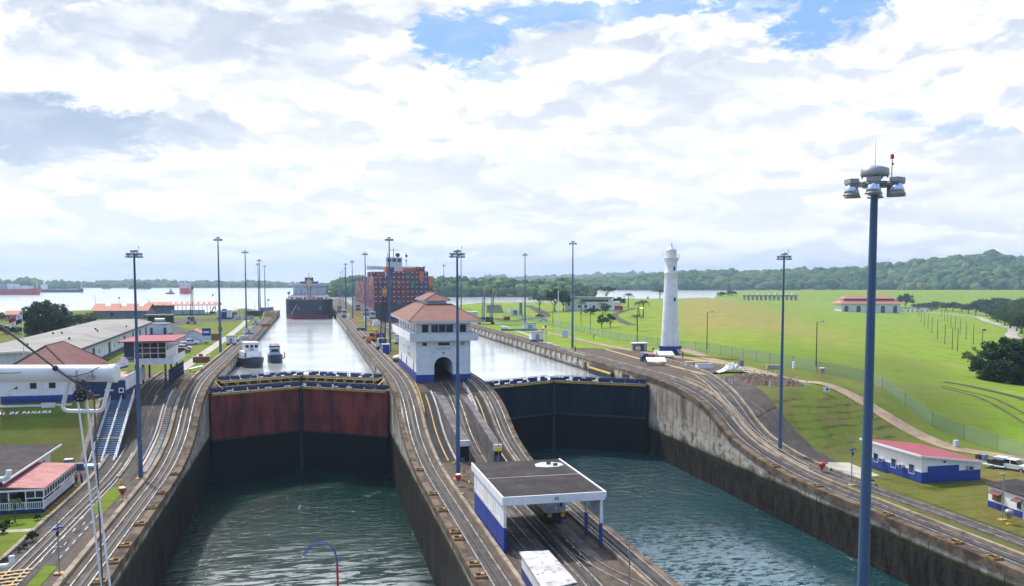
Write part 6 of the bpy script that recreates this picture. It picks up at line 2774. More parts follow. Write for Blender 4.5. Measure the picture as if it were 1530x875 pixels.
def person(label, loc, rz, shirt, lean=0.0, hat=None):
    t = thing('person', label, 'person', tuple(loc), rz)
    def ln(p):
        if p[2] <= .95 or not lean:
            return p
        h = p[2] - .95
        return (p[0], p[1] - h * math.sin(lean), .95 + h * math.cos(lean))
    J = [(0, 0, .97), (0, 0, 1.2), (0, .01, 1.42), (0, 0, 1.52), (0, -.02, 1.66),
         (-.2, 0, 1.42), (-.27, .02, 1.15), (-.28, -.1, .92), (.2, 0, 1.42), (.27, .02, 1.15), (.28, -.1, .92),
         (-.1, 0, .9), (-.12, -.05, .5), (-.13, .03, .09), (-.13, -.13, .04), (.1, 0, .9), (.12, .03, .5), (.13, .1, .09), (.13, -.05, .04)]
    J = [ln(p) for p in J]
    E = [(0, 1), (1, 2), (2, 3), (3, 4), (2, 5), (5, 6), (6, 7), (2, 8), (8, 9), (9, 10), (0, 11), (11, 12), (12, 13), (13, 14), (0, 15), (15, 16), (16, 17), (17, 18)]
    rad = [.13, .125, .14, .055, .10, .06, .045, .035, .06, .045, .035, .085, .06, .042, .04, .085, .06, .042, .04]
    skin_mesh('body', J, E, rad, M['skin'], t)
    ix = [0, 1, 2, 5, 6, 8, 9]
    mp = {v: i for i, v in enumerate(ix)}
    skin_mesh('shirt', [J[i] for i in ix], [(mp[a], mp[b]) for a, b in ((0, 1), (1, 2), (2, 5), (5, 6), (2, 8), (8, 9))], [rad[i] * 1.2 + .01 for i in ix], M[shirt], t)
    ix = [0, 11, 12, 13, 15, 16, 17]
    mp = {v: i for i, v in enumerate(ix)}
    skin_mesh('trousers', [J[i] for i in ix], [(mp[a], mp[b]) for a, b in ((0, 11), (11, 12), (12, 13), (0, 15), (15, 16), (16, 17))], [rad[i] * 1.18 + .01 for i in ix], M['jeans'], t)
    m = MB()
    c = J[4]
    m.ball((c[0], c[1] + .02, c[2] + .06), .115, 2, (1, 1.05, .8))
    m.build('hard_hat' if hat else 'hair', M[hat] if hat else M['dark'], t)
    return t


person('person in a red shirt standing at the foot of the second right light mast', GT(859.5, 526), R(20), 'shirt_red')
person('person in a blue shirt bending over on the right bank turf', GT(887, 506.5), R(70), 'shirt_blue', .7)
person('person in dark clothes standing right of the lighthouse base', GT(1020, 535.5), R(-40), 'dark')
person('person in a blue shirt standing on the platform left of the lighthouse', GT(976, 527), R(30), 'shirt_blue', hat='white_clean')
person('person in a red shirt beside the pavilion planter', G(114, 724, -8.8), R(40), 'shirt_red')
person('person in a red shirt farther from the pavilion, by the blue bins', G(122, 722, -8.8), R(-60), 'shirt_red', .25)
person('person in a dark shirt leaning inside the locomotive shelter wall', G(756, 812, -8.75), R(30), 'dark', hat='orange')

# ------------------------------------------------------------------ high light masts
def mast_near():
    t = thing('light_mast', '', 'light mast')
    m = MB()
    m.cyl((0, 0, .25), (0, 0, 31.9), .32, .135, 16)
    for z in (7.5, 15.2, 23.0):
        m.cyl((0, 0, z), (0, 0, z + .12), .335 - z * .0058, .335 - z * .0058, 16)
    m.build('pole', M['blue_steel'], t)
    m = MB()
    m.cyl((0, 0, 0), (0, 0, .28), .75, .6, 8)
    m.build('base', M['ochre'], t)
    m = MB()
    m.lathe([(.50, 32.28), (.52, 32.32), (.50, 32.55), (.30, 32.63), (.02, 32.70)], 28)
    m.cyl((0, 0, 31.6), (0, 0, 32.3), .10, .10, 10)
    for k in range(6):
        a = k * math.pi / 3 + .35
        m.cyl((.45 * math.cos(a), .45 * math.sin(a), 32.2), (.45 * math.cos(a), .45 * math.sin(a), 32.3), .035, .035, 6)
    m.build('canopy', M['steel'], t)
    m = MB()
    m.cyl((0, 0, 32.68), (0, 0, 33.7), .012, .006, 5)
    m.build('lightning_rod', M['steel'], t)
    m = MB()
    m.tube([(.42 * math.cos(k * math.pi / 12), .42 * math.sin(k * math.pi / 12), 31.98) for k in range(25)], .035, 6)
    for k in range(6):
        a = k * math.pi / 3 + YSH
        for dzz in (-.05, .05):
            m.bar((.38 * math.cos(a), .38 * math.sin(a), 31.95 + dzz), (.78 * math.cos(a), .78 * math.sin(a), 31.97 + dzz), .045)
        m.box((.36 * math.cos(a), .36 * math.sin(a), 31.95), (.2, .2, .22), rz=a)
    m.build('lamp_ring', M['steel'], t)
    for k in range(6):
        a = k * math.pi / 3 + YSH
        x, y = .92 * math.cos(a), .92 * math.sin(a)
        m = MB()
        m.box((x, y, 32.06), (.34, .50, .17), rz=a)
        m.box((x, y, 31.94), (.26, .34, .08), rz=a)
        lamp = m.build('lamp', M['steel'], t)
        m = MB()
        m.lathe([(.15, 0), (.235, -.12), (.27, -.33), (.25, -.33), (.2, -.15)], 18, (x, y, 31.91))
        m.build('reflector', M['mirror'], lamp)
        m = MB()
        m.lathe([(.28, -.33), (.31, -.35), (.31, -.39), (.2, -.40)], 18, (x, y, 31.91))
        m.build('rim', M['steel'], lamp)
    m = MB()
    m.box((.55, -.25, 31.72), (.24, .22, .50))
    m.cyl((.55, -.25, 31.9), (.55, -.25, 32.95), .02, .02, 6)
    m.ball((.58, -.25, 32.72), .055, 1)
    bx = m.build('beacon_mast', M['steel'], t)
    m = MB()
    m.cyl((.55, -.25, 32.92), (.55, -.25, 33.08), .08, .055, 8)
    m.build('beacon', M['red'], bx)
    return t


def mast_far():
    t = thing('light_mast', '', 'light mast')
    m = MB()
    m.cyl((0, 0, 0), (0, 0, 32.0), .37, .15, 10)
    m.build('pole', M['blue_steel'], t)
    m = MB()
    m.cyl((0, 0, 32.25), (0, 0, 32.6), .5, .45, 12)
    m.cyl((0, 0, 31.9), (0, 0, 32.3), .1, .1, 6)
    m.build('canopy', M['steel'], t)
    m = MB()
    for k in range(6):
        a = k * math.pi / 3 + YSH
        x, y = .95 * math.cos(a), .95 * math.sin(a)
        m.cyl((x, y, 31.55), (x, y, 31.9), .30, .16, 8)
        m.box((x, y, 32.0), (.4, .4, .2), rz=a)
        m.bar((0, 0, 31.97), (x, y, 31.97), .09)
    m.build('lamp_ring', M['steel'], t)
    return t


YSH = math.atan2(-27.5, -21)          # one lamp of the ring faces the ship
MN, MF = Kind(mast_near), Kind(mast_far)
p = AD(1306.5, 285, 33.2)
MN.at((p.x, p.y, ZL), 0, 'nearest tall blue light mast, lamps large against the sky')
g = G(684.5, 716, ZL)
MN.at(g, .3, 'tall blue light mast in front of the control house arch, lower centre wall')
g = G(210.5, 716, ZL)
MN.at(g, .5, 'tall blue light mast at the foot of the left incline beside the blue stairs')
g = G(1165, 687, ZL)
MN.at(g, -.3, 'tall blue light mast at the right incline foot, before the grass slope')


def dmast(px, ptop, depth, lab, base=0.0):
    q = AD(px, ptop, depth)
    sc = (q.z - base) / 32.6
    MF.at((q.x, q.y, base), .2, lab, None, (1, 1, sc))


dmast(325.5, 354, 233, 'tall light mast on the left bank above the white launch')
dmast(366, 374, 318, 'second tall light mast along the upper left bank, in front of the far hills')
dmast(387.3, 387, 440, 'third light mast along the upper left bank, taller of the close pair')
dmast(385.2, 393, 520, 'shorter-looking light mast just behind the third upper left mast')
dmast(395, 396, 560, 'last and faintest light mast at the far end of the left wall')
dmast(581.3, 354, 236, 'tall light mast in front of the container ship bridge')
dmast(545.3, 377, 335, 'tall light mast at the left flank of the container ship')
dmast(526, 389, 450, 'light mast left of the container ship, tallest against the wooded hill')
dmast(516.3, 393, 560, 'light mast on the far centre wall, taller of an overlapping pair')
dmast(515.5, 399, 690, 'light mast on the far centre wall, lower of an overlapping pair')
dmast(511.8, 403.5, 800, 'faint light mast second from last on the far centre wall')
dmast(508.4, 406, 930, 'faintest light mast at the end of the centre wall')
dmast(856, 360, 251, 'tall light mast on the right bank beside the white disc sign')
dmast(784.5, 378, 350, 'tall light mast on the right bank left of the white flagpole')
dmast(688.8, 379, 430, 'light mast rising behind the control house roof')
dmast(663, 395, 560, 'light mast seen against the wooded shore right of the container ship')
dmast(634, 397, 650, 'light mast just showing above the right end of the container stacks')


# ------------------------------------------------------------------ smaller lamp posts, poles, flagpoles
M['lamp_lit'], _n, _b, _o = newmat('lit orange lamp')
_b.inputs['Base Color'].default_value = (.9, .35, .1, 1)
_b.inputs['Emission Color'].default_value = (1, .36, .12, 1)
_b.inputs['Emission Strength'].default_value = 2.5


def lamp_post(label, px, py, ptop, dark=True, lit=False, arm=1, base=None):
    g = base or GT(px, py)
    depth = g.x * math.sin(YAW) + g.y * math.cos(YAW)
    h = (py - ptop) * depth / FPX
    t = thing('lamp_post', label, 'lamp post', tuple(g))
    m = MB()
    m.cyl((0, 0, min(1.6, h * .2)), (0, 0, h), .13, .09, 8)
    m.build('pole', M['wood' if dark else 'steel'], t)
    m = MB()
    m.cyl((0, 0, -.3), (0, 0, min(1.6, h * .2)), .17, .16, 8)
    m.build('post_base', M['yellow' if dark else 'steel'], t)
    m = MB()
    m.bar((0, 0, h - .2), (arm * 1.1, 0, h + .1), .08)
    m.build('arm', M['steel'], t)
    m = MB()
    m.box((arm * 1.2, 0, h + .1), (.8, .4, .3))
    m.build('lamp_head', M['lamp_lit' if lit else 'silver'], t)
    return t


lamp_post('dark lamp post with lit orange lamp left of the lighthouse', 952, 522, 460, lit=True)
lamp_post('dark lamp post with yellow foot just right of the lighthouse', 1056, 531, 466)
lamp_post('dark lamp post with yellow foot beside the box on a post, mid meadow edge', 1219, 558, 480)
lamp_post('dark lamp post with yellow foot below the villa front', 882, 499, 454)
lamp_post('dark lamp post with yellow foot between the flagpole and the bank trees', 826, 489, 456)
lamp_post('thin lamp post below the villa left corner', 868, 485, 455)
lamp_post('thin curved lamp post beside the right bank bunker', 780, 477, 448)
lamp_post('grey lamp post behind the left end of the grey depot', 143, 468, 441, False, base=G(143, 468, 0), arm=-1)
lamp_post('grey lamp post at the right gable of the grey depot', 223, 472, 447, False, base=G(223.5, 472, 0), arm=-1)
lamp_post('grey lamp post beside the depot shelter road', 248, 482, 454.5, False, base=G(248, 482, 0), arm=-1)


def short_post(label, px, py, ptop, z=ZL + .08, blue=True, arm=False):
    g = G(px, py, z)
    depth = g.x * math.sin(YAW) + g.y * math.cos(YAW)
    h = (py - ptop) * depth / FPX
    t = thing('service_post', label, 'post', tuple(g))
    m = MB()
    m.cyl((0, 0, .1), (0, 0, h), .075, .06, 8)
    m.build('pole', M['steel'], t)
    m = MB()
    m.box((0, 0, .06), (.85, .7, .13))
    m.build('foot', M['ochre'], t)
    if blue:
        m = MB()
        m.box((-.12, 0, h * .78), (.5, .3, .2))
        m.box((.3, 0, h * .80), (.4, .25, .14))
        m.build('blue_fitting', M['blue'], t)
        m = MB()
        m.box((0, -.12, h * .70), (.22, .2, .45))
        m.build('meter_box', M['dark'], t)
    if arm:
        m = MB()
        m.box((-.25, 0, h), (.7, .2, .1))
        m.build('lamp_head', M['silver'], t)
    return t


short_post('grey service post with blue fitting on the lower left turf', 88.6, 857, 767)
short_post('grey service post with blue box on the grass left of the workshop', 1272, 725, 655)
short_post('grey lamp post in front of the guard kiosk at right', 1497.5, 777, 705, blue=False, arm=True)
short_post('thin grey post at the bottom of the centre wall right edge', 940, 880, 797, blue=False)

# poles without wires on the meadow
def field_pole():
    m = MB()
    m.cyl((0, 0, -.3), (0, 0, 9), .17, .12, 7)
    o = m.build('utility_pole', M['wood'])
    return tag(o, '', 'utility pole')


FP = Kind(field_pole)
for (x, y) in ((405, 665), (440, 675), (357, 630), (308, 597), (272, 560), (247, 528), (222, 515), (203, 488), (187, 452), (543, 632), (495, 602), (457, 566), (425, 543), (397, 524), (374, 484), (355, 480), (335, 452)):
    g = GT(1330 + x / 4.375, 370 + y / 4.375)
    FP.at(g, 0, 'bare dark timber pole in the double row crossing the green meadow', 'bare timber poles on the meadow')
g = GT(1330 + 602 / 4.375, 370 + 645 / 4.375)
t = thing('utility_pole', 'timber pole with crossarm and dark transformer above the big round tree', 'utility pole', tuple(g))
m = MB()
m.cyl((0, 0, -.3), (0, 0, 7.6), .17, .13, 7)
m.build('pole', M['wood'], t)
m = MB()
m.bar((-2.0, 0, 6.4), (.4, 0, 6.4), .16)
m.build('crossarm', M['wood'], t)
m = MB()
m.box((.7, 0, 7.4), (1.6, .6, .7))
m.build('transformer', M['dark'], t)
for i, (px, py) in enumerate(((1485.5, 484), (1496, 487), (1500.5, 489), (1504.5, 493), (1529, 512))):
    g = GT(px, py)
    t = thing('street_lamp', ('street lamp at the inner bend of the valley road', 'street lamp second along the valley road', 'street lamp third along the valley road', 'street lamp with arm at the last valley road bend', 'street lamp at the right edge where the valley road ends')[i], 'street lamp', tuple(g))
    m = MB()
    m.cyl((0, 0, 0), (0, 0, 7), .14, .1, 6)
    m.build('pole', M['steel'], t)
    m = MB()
    m.bar((0, 0, 6.9), (1.4, 0, 7.1), .12)
    m.box((1.5, 0, 7.1), (.8, .3, .2))
    m.build('lamp_head', M['silver'], t)
g = GT(1366, 466)
t = thing('switchyard', 'low grey switchyard frames at the far edge of the meadow', 'switchyard', tuple(g), -YAW)
m = MB()
for k in range(9):
    x = -14 + k * 4
    m.b(x, x + .4, 0, .4, 0, 5 + (k % 3))
    m.b(x, x + .4, 8, 8.4, 0, 5)
m.b(-14, 19, 0, .4, 4.2, 4.6)
m.b(-14, 19, 8, 8.4, 4.2, 4.6)
m.build('gantry', M['steel'], t)
m = MB()
for k in range(6):
    m.b(-12 + k * 5, -9.5 + k * 5, 3, 6, 0, 2.6)
m.build('transformer_bank', M['pale_wall'], t)

g = GT(834, 503)
t = thing('flagpole', 'tall white bare flagpole on the right bank turf', 'flagpole', tuple(g))
m = MB()
m.cyl((0, 0, 0), (0, 0, 15.4), .17, .12, 8)
m.ball((0, 0, 15.5), .2, 1)
m.build('pole', M['white_clean'], t)
g = GT(816, 514)
t = thing('windsock', 'red and white windsock on a thin post beside the right bank kiosk', 'windsock', tuple(g))
m = MB()
m.cyl((0, 0, 0), (0, 0, 5.8), .07, .06, 6)
m.build('post', M['steel'], t)
for i, (a, b_, r0, r1, c) in enumerate((((0, 0, 5.7), (-.5, 0, 5.2), .42, .36, 'red'), ((-.5, 0, 5.2), (-.95, 0, 4.7), .36, .3, 'white_clean'), ((-.95, 0, 4.7), (-1.3, 0, 4.2), .3, .22, 'red'))):
    m = MB()
    m.cyl(a, b_, r0, r1, 10)
    m.build('sock_band', M[c], t)
m = MB()
m.box((0, 0, 3.6), (.4, .4, .3))
m.build('marker', M['blue'], t)
g = GT(844.5, 504)
t = thing('disc_sign', 'square white sign with pale blue disc on the right bank turf', 'sign', tuple(g), -YAW)
m = MB()
m.b(-1.3, 1.3, 0, .12, .1, 2.7)
m.build('panel', M['white_clean'], t)
m = MB()
m.cyl((0, -.03, 1.4), (0, .02, 1.4), 1.1, 1.1, 24)
m.build('disc', M['pale_wall'], t)

# flag on the left
g = G(38, 598, -.9)
dpt = g.x * math.sin(YAW) + g.y * math.cos(YAW)
t = thing('flagpole', 'white flagpole with plinth flying a flag in front of the white hall', 'flagpole', tuple(g))
H_ = 132.5 * dpt / FPX
m = MB()
m.cyl((0, 0, 0), (0, 0, H_), .085, .055, 8)
m.ball((0, 0, H_ + .06), .1, 1)
m.build('pole', M['white_clean'], t)
m = MB()
m.box((0, 0, .1), (1.1, 1.1, .25))
m.build('plinth', M['white_clean'], t)
ft = thing('flag', 'Panama flag of red, white and blue quarters with two stars, flying from the left flagpole', 'flag', (g.x - .08, g.y, g.z + H_ - .35), R(-16))
def flagpt(u, v):
    return (-u * 2.15, .16 * math.sin(u * 4.4) * u, -v * 1.5 - .95 * u * .5 + u * u * -.35 + .05 * math.sin(u * 6))
for (nm, u0, u1, v0, v1, c) in (('red_quarter', .5, 1, 0, .5, 'red'), ('white_quarter', 0, .5, 0, .5, 'white_clean'), ('blue_quarter', 0, .5, .5, 1, 'blue_navy'), ('white_quarter', .5, 1, .5, 1, 'white_clean')):
    m = MB()
    vs, fs = [], []
    for d_ in (0, .012):
        for i in range(9):
            for j in range(7):
                q = flagpt(u0 + (u1 - u0) * i / 8, v0 + (v1 - v0) * j / 6)
                vs.append((q[0], q[1] + d_, q[2]))
    for s in (0, 63):
        for i in range(8):
            for j in range(6):
                a = s + i * 7 + j
                fs.append((a, a + 1, a + 8, a + 7))
    m.smooth = True
    m.add(vs, fs)
    m.build(nm, M[c], ft, fix=False)
for (u, v, c) in ((.25, .25, 'blue_navy'), (.75, .75, 'red')):
    q = flagpt(u, v)
    st = []
    for k in range(10):
        a = math.pi / 2 + k * math.pi / 5
        r_ = .19 if k % 2 == 0 else .08
        st.append((q[0] + r_ * math.cos(a), q[2] + r_ * math.sin(a)))
    m = MB()
    m.prism(st, 'y', q[1] - .03, q[1] + .045)
    m.build('star', M[c], ft)

# ------------------------------------------------------------------ chain-link fence on the right
fm, n, bs, out = newmat('chain link')
bs.inputs['Base Color'].default_value = (.22, .33, .27, 1)
bs.inputs['Roughness'].default_value = .5
tr = n.node('ShaderNodeBsdfTransparent')
mx = n.node('ShaderNodeMixShader')
mx.inputs[0].default_value = .42
fm.node_tree.links.new(tr.outputs[0], mx.inputs[1])
fm.node_tree.links.new(bs.outputs[0], mx.inputs[2])
fm.node_tree.links.new(mx.outputs[0], out.inputs[0])
FB_ = [(752, 471), (800, 481), (850, 492), (900, 504), (950, 513), (1000, 520), (1060, 527), (1150, 543), (1220, 556), (1290, 570), (1318, 582), (1352, 606), (1392, 636), (1440, 657), (1490, 673), (1540, 690), (1620, 718)]
fp = [GT(*q) for q in FB_]
pts = []
for i in range(len(fp) - 1):
    k = max(1, int((fp[i + 1] - fp[i]).length / 6))
    for j in range(k):
        q = fp[i].lerp(fp[i + 1], j / k)
        pts.append(Vector((q.x, q.y, float(zR(q.x, q.y)))))
pts.append(fp[-1])
t = thing('chain_link_fence', 'long green-grey chain-link fence along the meadow edge', 'fence', tuple(pts[0]))
m = MB()
vs = [tuple(q - pts[0]) for q in pts] + [tuple(q - pts[0] + Vector((0, 0, 2.5))) for q in pts]
k = len(pts)
m.add(vs, [(i, i + 1, k + i + 1, k + i) for i in range(k - 1)])
m.build('mesh_panel', fm, t, fix=False)
m = MB()
for i in range(k - 1):
    m.bar(Vector(vs[k + i]), Vector(vs[k + i + 1]), .05)
m.build('top_rail', M['steel'], t)
for i, q in enumerate(pts[:100]):
    m = MB()
    m.cyl(q - pts[0], q - pts[0] + Vector((0, 0, 2.75)), .05, .05, 6)
    m.build('fence_post', M['steel'], t)

# handrail along the right incline
t = thing('handrail', 'cream handrail between the two tracks of the right incline', 'handrail', (70.95, 112, 0))
m = MB()
ys = [y for y in np.arange(113, 158, 1.0)]
for h in (.55, 1.05):
    m.tube([(0, y - 112, prof(y, SH(71)) + h) for y in ys], .035, 5)
for y in ys[::2]:
    m.cyl((0, y - 112, prof(y, SH(71))), (0, y - 112, prof(y, SH(71)) + 1.05), .04, .04, 5)
m.build('rail', M['cream'], t)
for (x, y0, y1, sh, lab, mt) in ((19.2, 150, 166, SH(19.2), 'yellow handrail by the left foot of the control house', 'yellow'), (28.0, 146, 162, SH(28), 'white handrail by the right foot of the control house', 'white_clean'), (-23.6, 168, 190, 6, 'yellow handrail at the top of the left ribbed walkway', 'yellow')):
    t = thing('handrail', lab, 'handrail', (x, y0, 0))
    m = MB()
    ys = [y for y in np.arange(y0, y1 + .1, 1.5)]
    for h in (.55, 1.05):
        m.tube([(0, y - y0, prof(y, sh) + h) for y in ys], .05, 5)
    for y in ys:
        m.cyl((0, y - y0, prof(y, sh)), (0, y - y0, prof(y, sh) + 1.05), .04, .04, 5)
    m.build('rail', M[mt], t)

# ------------------------------------------------------------------ small things on the decks
def hydrant(label, loc, body, cap, h=1.0):
    t = thing('hydrant', label, 'hydrant', tuple(loc))
    m = MB()
    m.cyl((0, 0, 0), (0, 0, .12), .36, .36, 10)
    m.cyl((0, 0, .1), (0, 0, h * .7), .17, .15, 10)
    m.cyl((-.3, 0, h * .5), (.3, 0, h * .5), .1, .1, 8)
    m.build('barrel', M[body], t)
    m = MB()
    m.lathe([(.22, h * .7), (.2, h * .85), (.08, h)], 10)
    m.build('bonnet', M[cap], t)
    return t


hydrant('yellow hydrant on the small turf patch by the left mast foot', G(181, 728, ZL), 'yellow', 'yellow', 1.1)
hydrant('red topped hydrant beside the white base, right of the centre mast', G(693, 711, ZL), 'yellow', 'red', 1.0)
hydrant('yellow hydrant left of the centre mast at the tunnel foot', G(679, 697, ZL), 'yellow', 'yellow', .8)
hydrant('yellow hydrant right of the right mast foot', G(1180.5, 692, ZL), 'ochre', 'yellow', 1.0)
hydrant('cream hydrant left of the right mast foot', G(1149, 682, ZL), 'cream', 'ochre', .9)
hydrant('ochre hydrant beside the red reel on the lower right grass', G(1240, 706, ZL), 'ochre', 'cream', .9)
def reel(label, loc, cols=('red', 'white_clean'), post='ochre'):
    t = thing('hose_reel', label, 'hose reel', tuple(loc))
    m = MB()
    m.cyl((0, 0, 0), (0, 0, .8), .08, .08, 6)
    m.box((0, 0, .04), (.5, .4, .08))
    m.build('stand', M[post], t)
    m = MB()
    m.lathe([(.05, .6), (.42, 1.15), (.5, 1.5), (.42, 1.62)], 12)
    m.build('drum', M[cols[0]], t)
    m = MB()
    m.cyl((0, 0, 1.62), (0, 0, 1.74), .42, .3, 12)
    m.build('cover', M[cols[1]], t)
    return t


reel('red and white reel in front of the centre mast', G(685, 726, ZL))
reel('red and white reel on the small turf patch lower left', G(183.5, 747, ZL))
reel('red reel on the lower right grass strip', G(1228, 708, ZL), ('red', 'red'))
reel('yellow reel stand in front of the guard kiosk', G(1507, 783, ZL + .1), ('steel', 'steel'), 'yellow')
for i, (px, py) in enumerate(((665.5, 708), (690.5, 741))):
    g = G(px, py, ZL)
    m = MB()
    m.box((0, 0, .2), (.5, .5, .4), taper=.85)
    o = m.build('floor_box', M['ochre'])
    o.location = g
    tag(o, ('small ochre floor box left of the centre mast foot', 'small ochre floor box below the centre reel')[i], 'box')
g = G(704, 731, ZL)
t = thing('barrier', 'yellow barred barrier against the shelter wall', 'barrier', (g.x - .3, g.y, g.z), R(80))
m = MB()
for z in (.3, .65, 1.0):
    m.b(-.8, .8, -.04, .04, z, z + .08)
for x in (-.8, .75):
    m.b(x, x + .06, -.04, .04, 0, 1.1)
m.build('bars', M['yellow'], t)
g = G(743, 690, ZL + 1.0)
t = thing('yellow_sign', 'small yellow sign on a thin pole at the foot of the right centre incline', 'sign', (27.5, 122, ZL + .3))
q = AD(745, 671, 122 * .974 + 27.5 * .2263)
t.location = (q.x, q.y, ZL)
m = MB()
m.cyl((0, .05, 0), (0, .05, q.z - ZL + 2.2), .06, .05, 6)
m.build('pole', M['steel'], t)
m = MB()
m.b(-.5, .5, -.03, .03, q.z - ZL - .28, q.z - ZL + .28)
m.build('panel', M['yellow_bright'], t)
text('lettering', '1-003', .3, (0, -.035, q.z - ZL - .1), (R(90), 0, 0), M['ochre'], t, ext=.005) if False else None
g = G(961, 541.5, 0)
def bench_shelter(label, loc, rz, wd=4.2, wall='white_clean', extra=None):
    t = thing('bench_shelter', label, 'shelter', tuple(loc), rz)
    m = MB()
    m.prism([(-1.3, .95), (.9, 1.75), (.9, 1.87), (-1.3, 1.07)], 'x', -wd / 2, wd / 2)
    m.build('roof', M[wall], t)
    m = MB()
    for x in (-wd / 2 + .2, wd / 2 - .3):
        for y, z in ((-1.1, 1.0), (.7, 1.65)):
            m.b(x, x + .1, y - .05, y + .05, 0, z)
    m.build('leg', M['steel'], t)
    m = MB()
    m.b(-wd / 2 + .1, wd / 2 - .1, -.6, .4, .35, .5)
    m.build('bench', M['dark'], t)
    return t


bench_shelter('white sloping bench shelter nearest the lock edge below the lighthouse', G(980, 546, 0), R(-12), 4.4)
bench_shelter('white sloping bench shelter just below the lighthouse base', G(994, 536, 0), R(-8), 4.0)
g = G(957, 525, 0)
t = thing('tool_kiosk', 'grey open-fronted kiosk with white roof left of the lighthouse', 'kiosk', tuple(g))
m = MB()
m.b(-1.6, 1.9, 1.5, 2.6, 0, 2.2)
m.b(1.0, 1.9, 0, 1.5, 0, 2.2)
m.build('wall', M['steel'], t)
m = MB()
m.b(-2.0, 2.2, -.4, 2.8, 2.2, 2.4)
m.build('roof', M['white_clean'], t)
m = MB()
m.ball((-.6, .3, .8), .75, 2, (1, 1, 1.1))
m.build('stored_sack', M['white_worn'], t)
g = G(963, 540, 0)
t = thing('winch_cart', 'small blue and dark winch cart beside the nearest bench shelter', 'cart', tuple(g))
m = MB()
m.b(-.9, .9, -.6, .6, .5, 1.2)
m.build('body', M['dark'], t)
m = MB()
m.prism([(-.9, 1.2), (.9, 1.2), (.7, 1.9), (-.4, 1.9)], 'y', -.5, .5)
m.build('hood', M['blue'], t)
m = MB()
for x in (-.6, .6):
    m.cyl((x, -.65, .28), (x, .65, .28), .28, .28, 10)
m.build('wheel', M['dark'], t)
def boxy(name, label, loc, dims, mt, cat, rz=0, taper=1.0, mt2=None):
    t = thing(name, label, cat, tuple(loc), rz)
    m = MB()
    m.box((0, 0, dims[2] / 2), dims, taper=taper)
    m.build('body', M[mt], t)
    m = MB()
    m.box((0, 0, dims[2] + .05), (dims[0] * 1.04 * taper, dims[1] * 1.04 * taper, .1))
    m.build('lid', M[mt2 or mt], t)
    return t


boxy('supply_crate', 'white crate stack between the bench shelter and the grey kiosk', G(984, 528, 0), (2.6, 1.4, .8), 'white_clean', 'crate', .2, .9)
boxy('supply_crate', 'small dark red crate beside the bench shelters', G(974, 535, 0), (1.3, .9, .7), 'hull_maroon', 'crate', .2)
boxy('equipment_table', 'yellow and white equipment trestle right of the lighthouse base', G(1040, 546, 0), (5.0, 1.6, .9), 'white_worn', 'trestle', -.1, 1, 'yellow')
boxy('equipment_table', 'white slatted trestle farthest right on the lighthouse platform', G(1052, 550, 0), (3.6, 1.8, 1.0), 'white_clean', 'trestle', -.1, 1, 'steel')
boxy('concrete_block', 'pale concrete block lying by the dirt road near the fence', GT(1155, 551), (2.9, 1.2, .8), 'paving_light', 'block', -.3, .9)
boxy('equipment_crate', 'brown wooden crate beside the blue billboard on the left bank', G(322, 508, 0), (2.6, 2, 2.1), 'rust', 'crate', 0)
boxy('equipment_cabinet', 'dark cabinet at the foot of the second left light mast', G(329, 494, 0), (1.3, 1.1, 1.6), 'dark', 'cabinet', 0)
boxy('equipment_cabinet', 'small white cabinet on a post by the bend of the fence', GT(1186, 550), (.5, .5, 1.4), 'white_clean', 'cabinet', 0)
boxy('equipment_cabinet', 'grey cabinet beside the dirt road behind the workshop', GT(1428, 667), (.7, .6, 1.0), 'pale_wall', 'cabinet', 0)
boxy('equipment_cabinet', 'dark cabinet beside the tarpaulin heap', GT(1107, 547), (1.0, .8, 1.3), 'grey_wall', 'cabinet', 0)
boxy('waste_bin', 'dark waste bin on the grass between the workshop and trailer', GT(1463, 690), (.8, .8, 1.1), 'dark', 'bin', 0)
boxy('waste_bin', 'blue grey waste bin next to the dark one by the trailer', GT(1470, 691), (.8, .8, 1.2), 'grey_wall', 'bin', 0)
boxy('storage_bin', 'long blue bin behind the pavilion corner', G(112, 704, -8.6), (2.4, 1.2, 1.1), 'blue_steel', 'bin', 0)
boxy('storage_bin', 'pale grey platform behind the pavilion at the stair foot', G(133, 702, -8.6), (2.6, 1.8, .7), 'pale_wall', 'platform', 0)
boxy('utility_cart', 'dark utility cart behind the pavilion roof', G(103, 700, -8.6), (1.4, 1.2, 1.4), 'grey_wall', 'cart', 0, .8, 'white_clean')
# box on a post
g = GT(1228, 563)
t = thing('meter_post', 'small white-topped meter box on a yellow post by the meadow lamp post', 'meter', tuple(g))
m = MB()
m.cyl((0, 0, 0), (0, 0, .8), .12, .12, 6)
m.build('post', M['yellow'], t)
m = MB()
m.box((0, 0, 1.3), (.8, .6, 1.0))
m.build('box', M['steel'], t)
m = MB()
m.box((0, 0, 1.85), (1.0, .8, .12))
m.build('cover', M['white_clean'], t)
g = GT(1235, 588)
t = thing('notice_board', 'white and blue notice board beside the dirt road', 'sign', tuple(g), -YAW - .2)
m = MB()
for x in (-.3, .3):
    m.b(x - .04, x + .04, 0, .08, 0, .5)
m.build('leg', M['ochre'], t)
m = MB()
m.b(-.55, .55, -.03, .0, .4, 1.25)
m.build('panel', M['white_clean'], t)
m = MB()
m.b(-.1, .35, -.045, -.031, .6, 1.0)
m.build('blue_field', M['blue'], t)
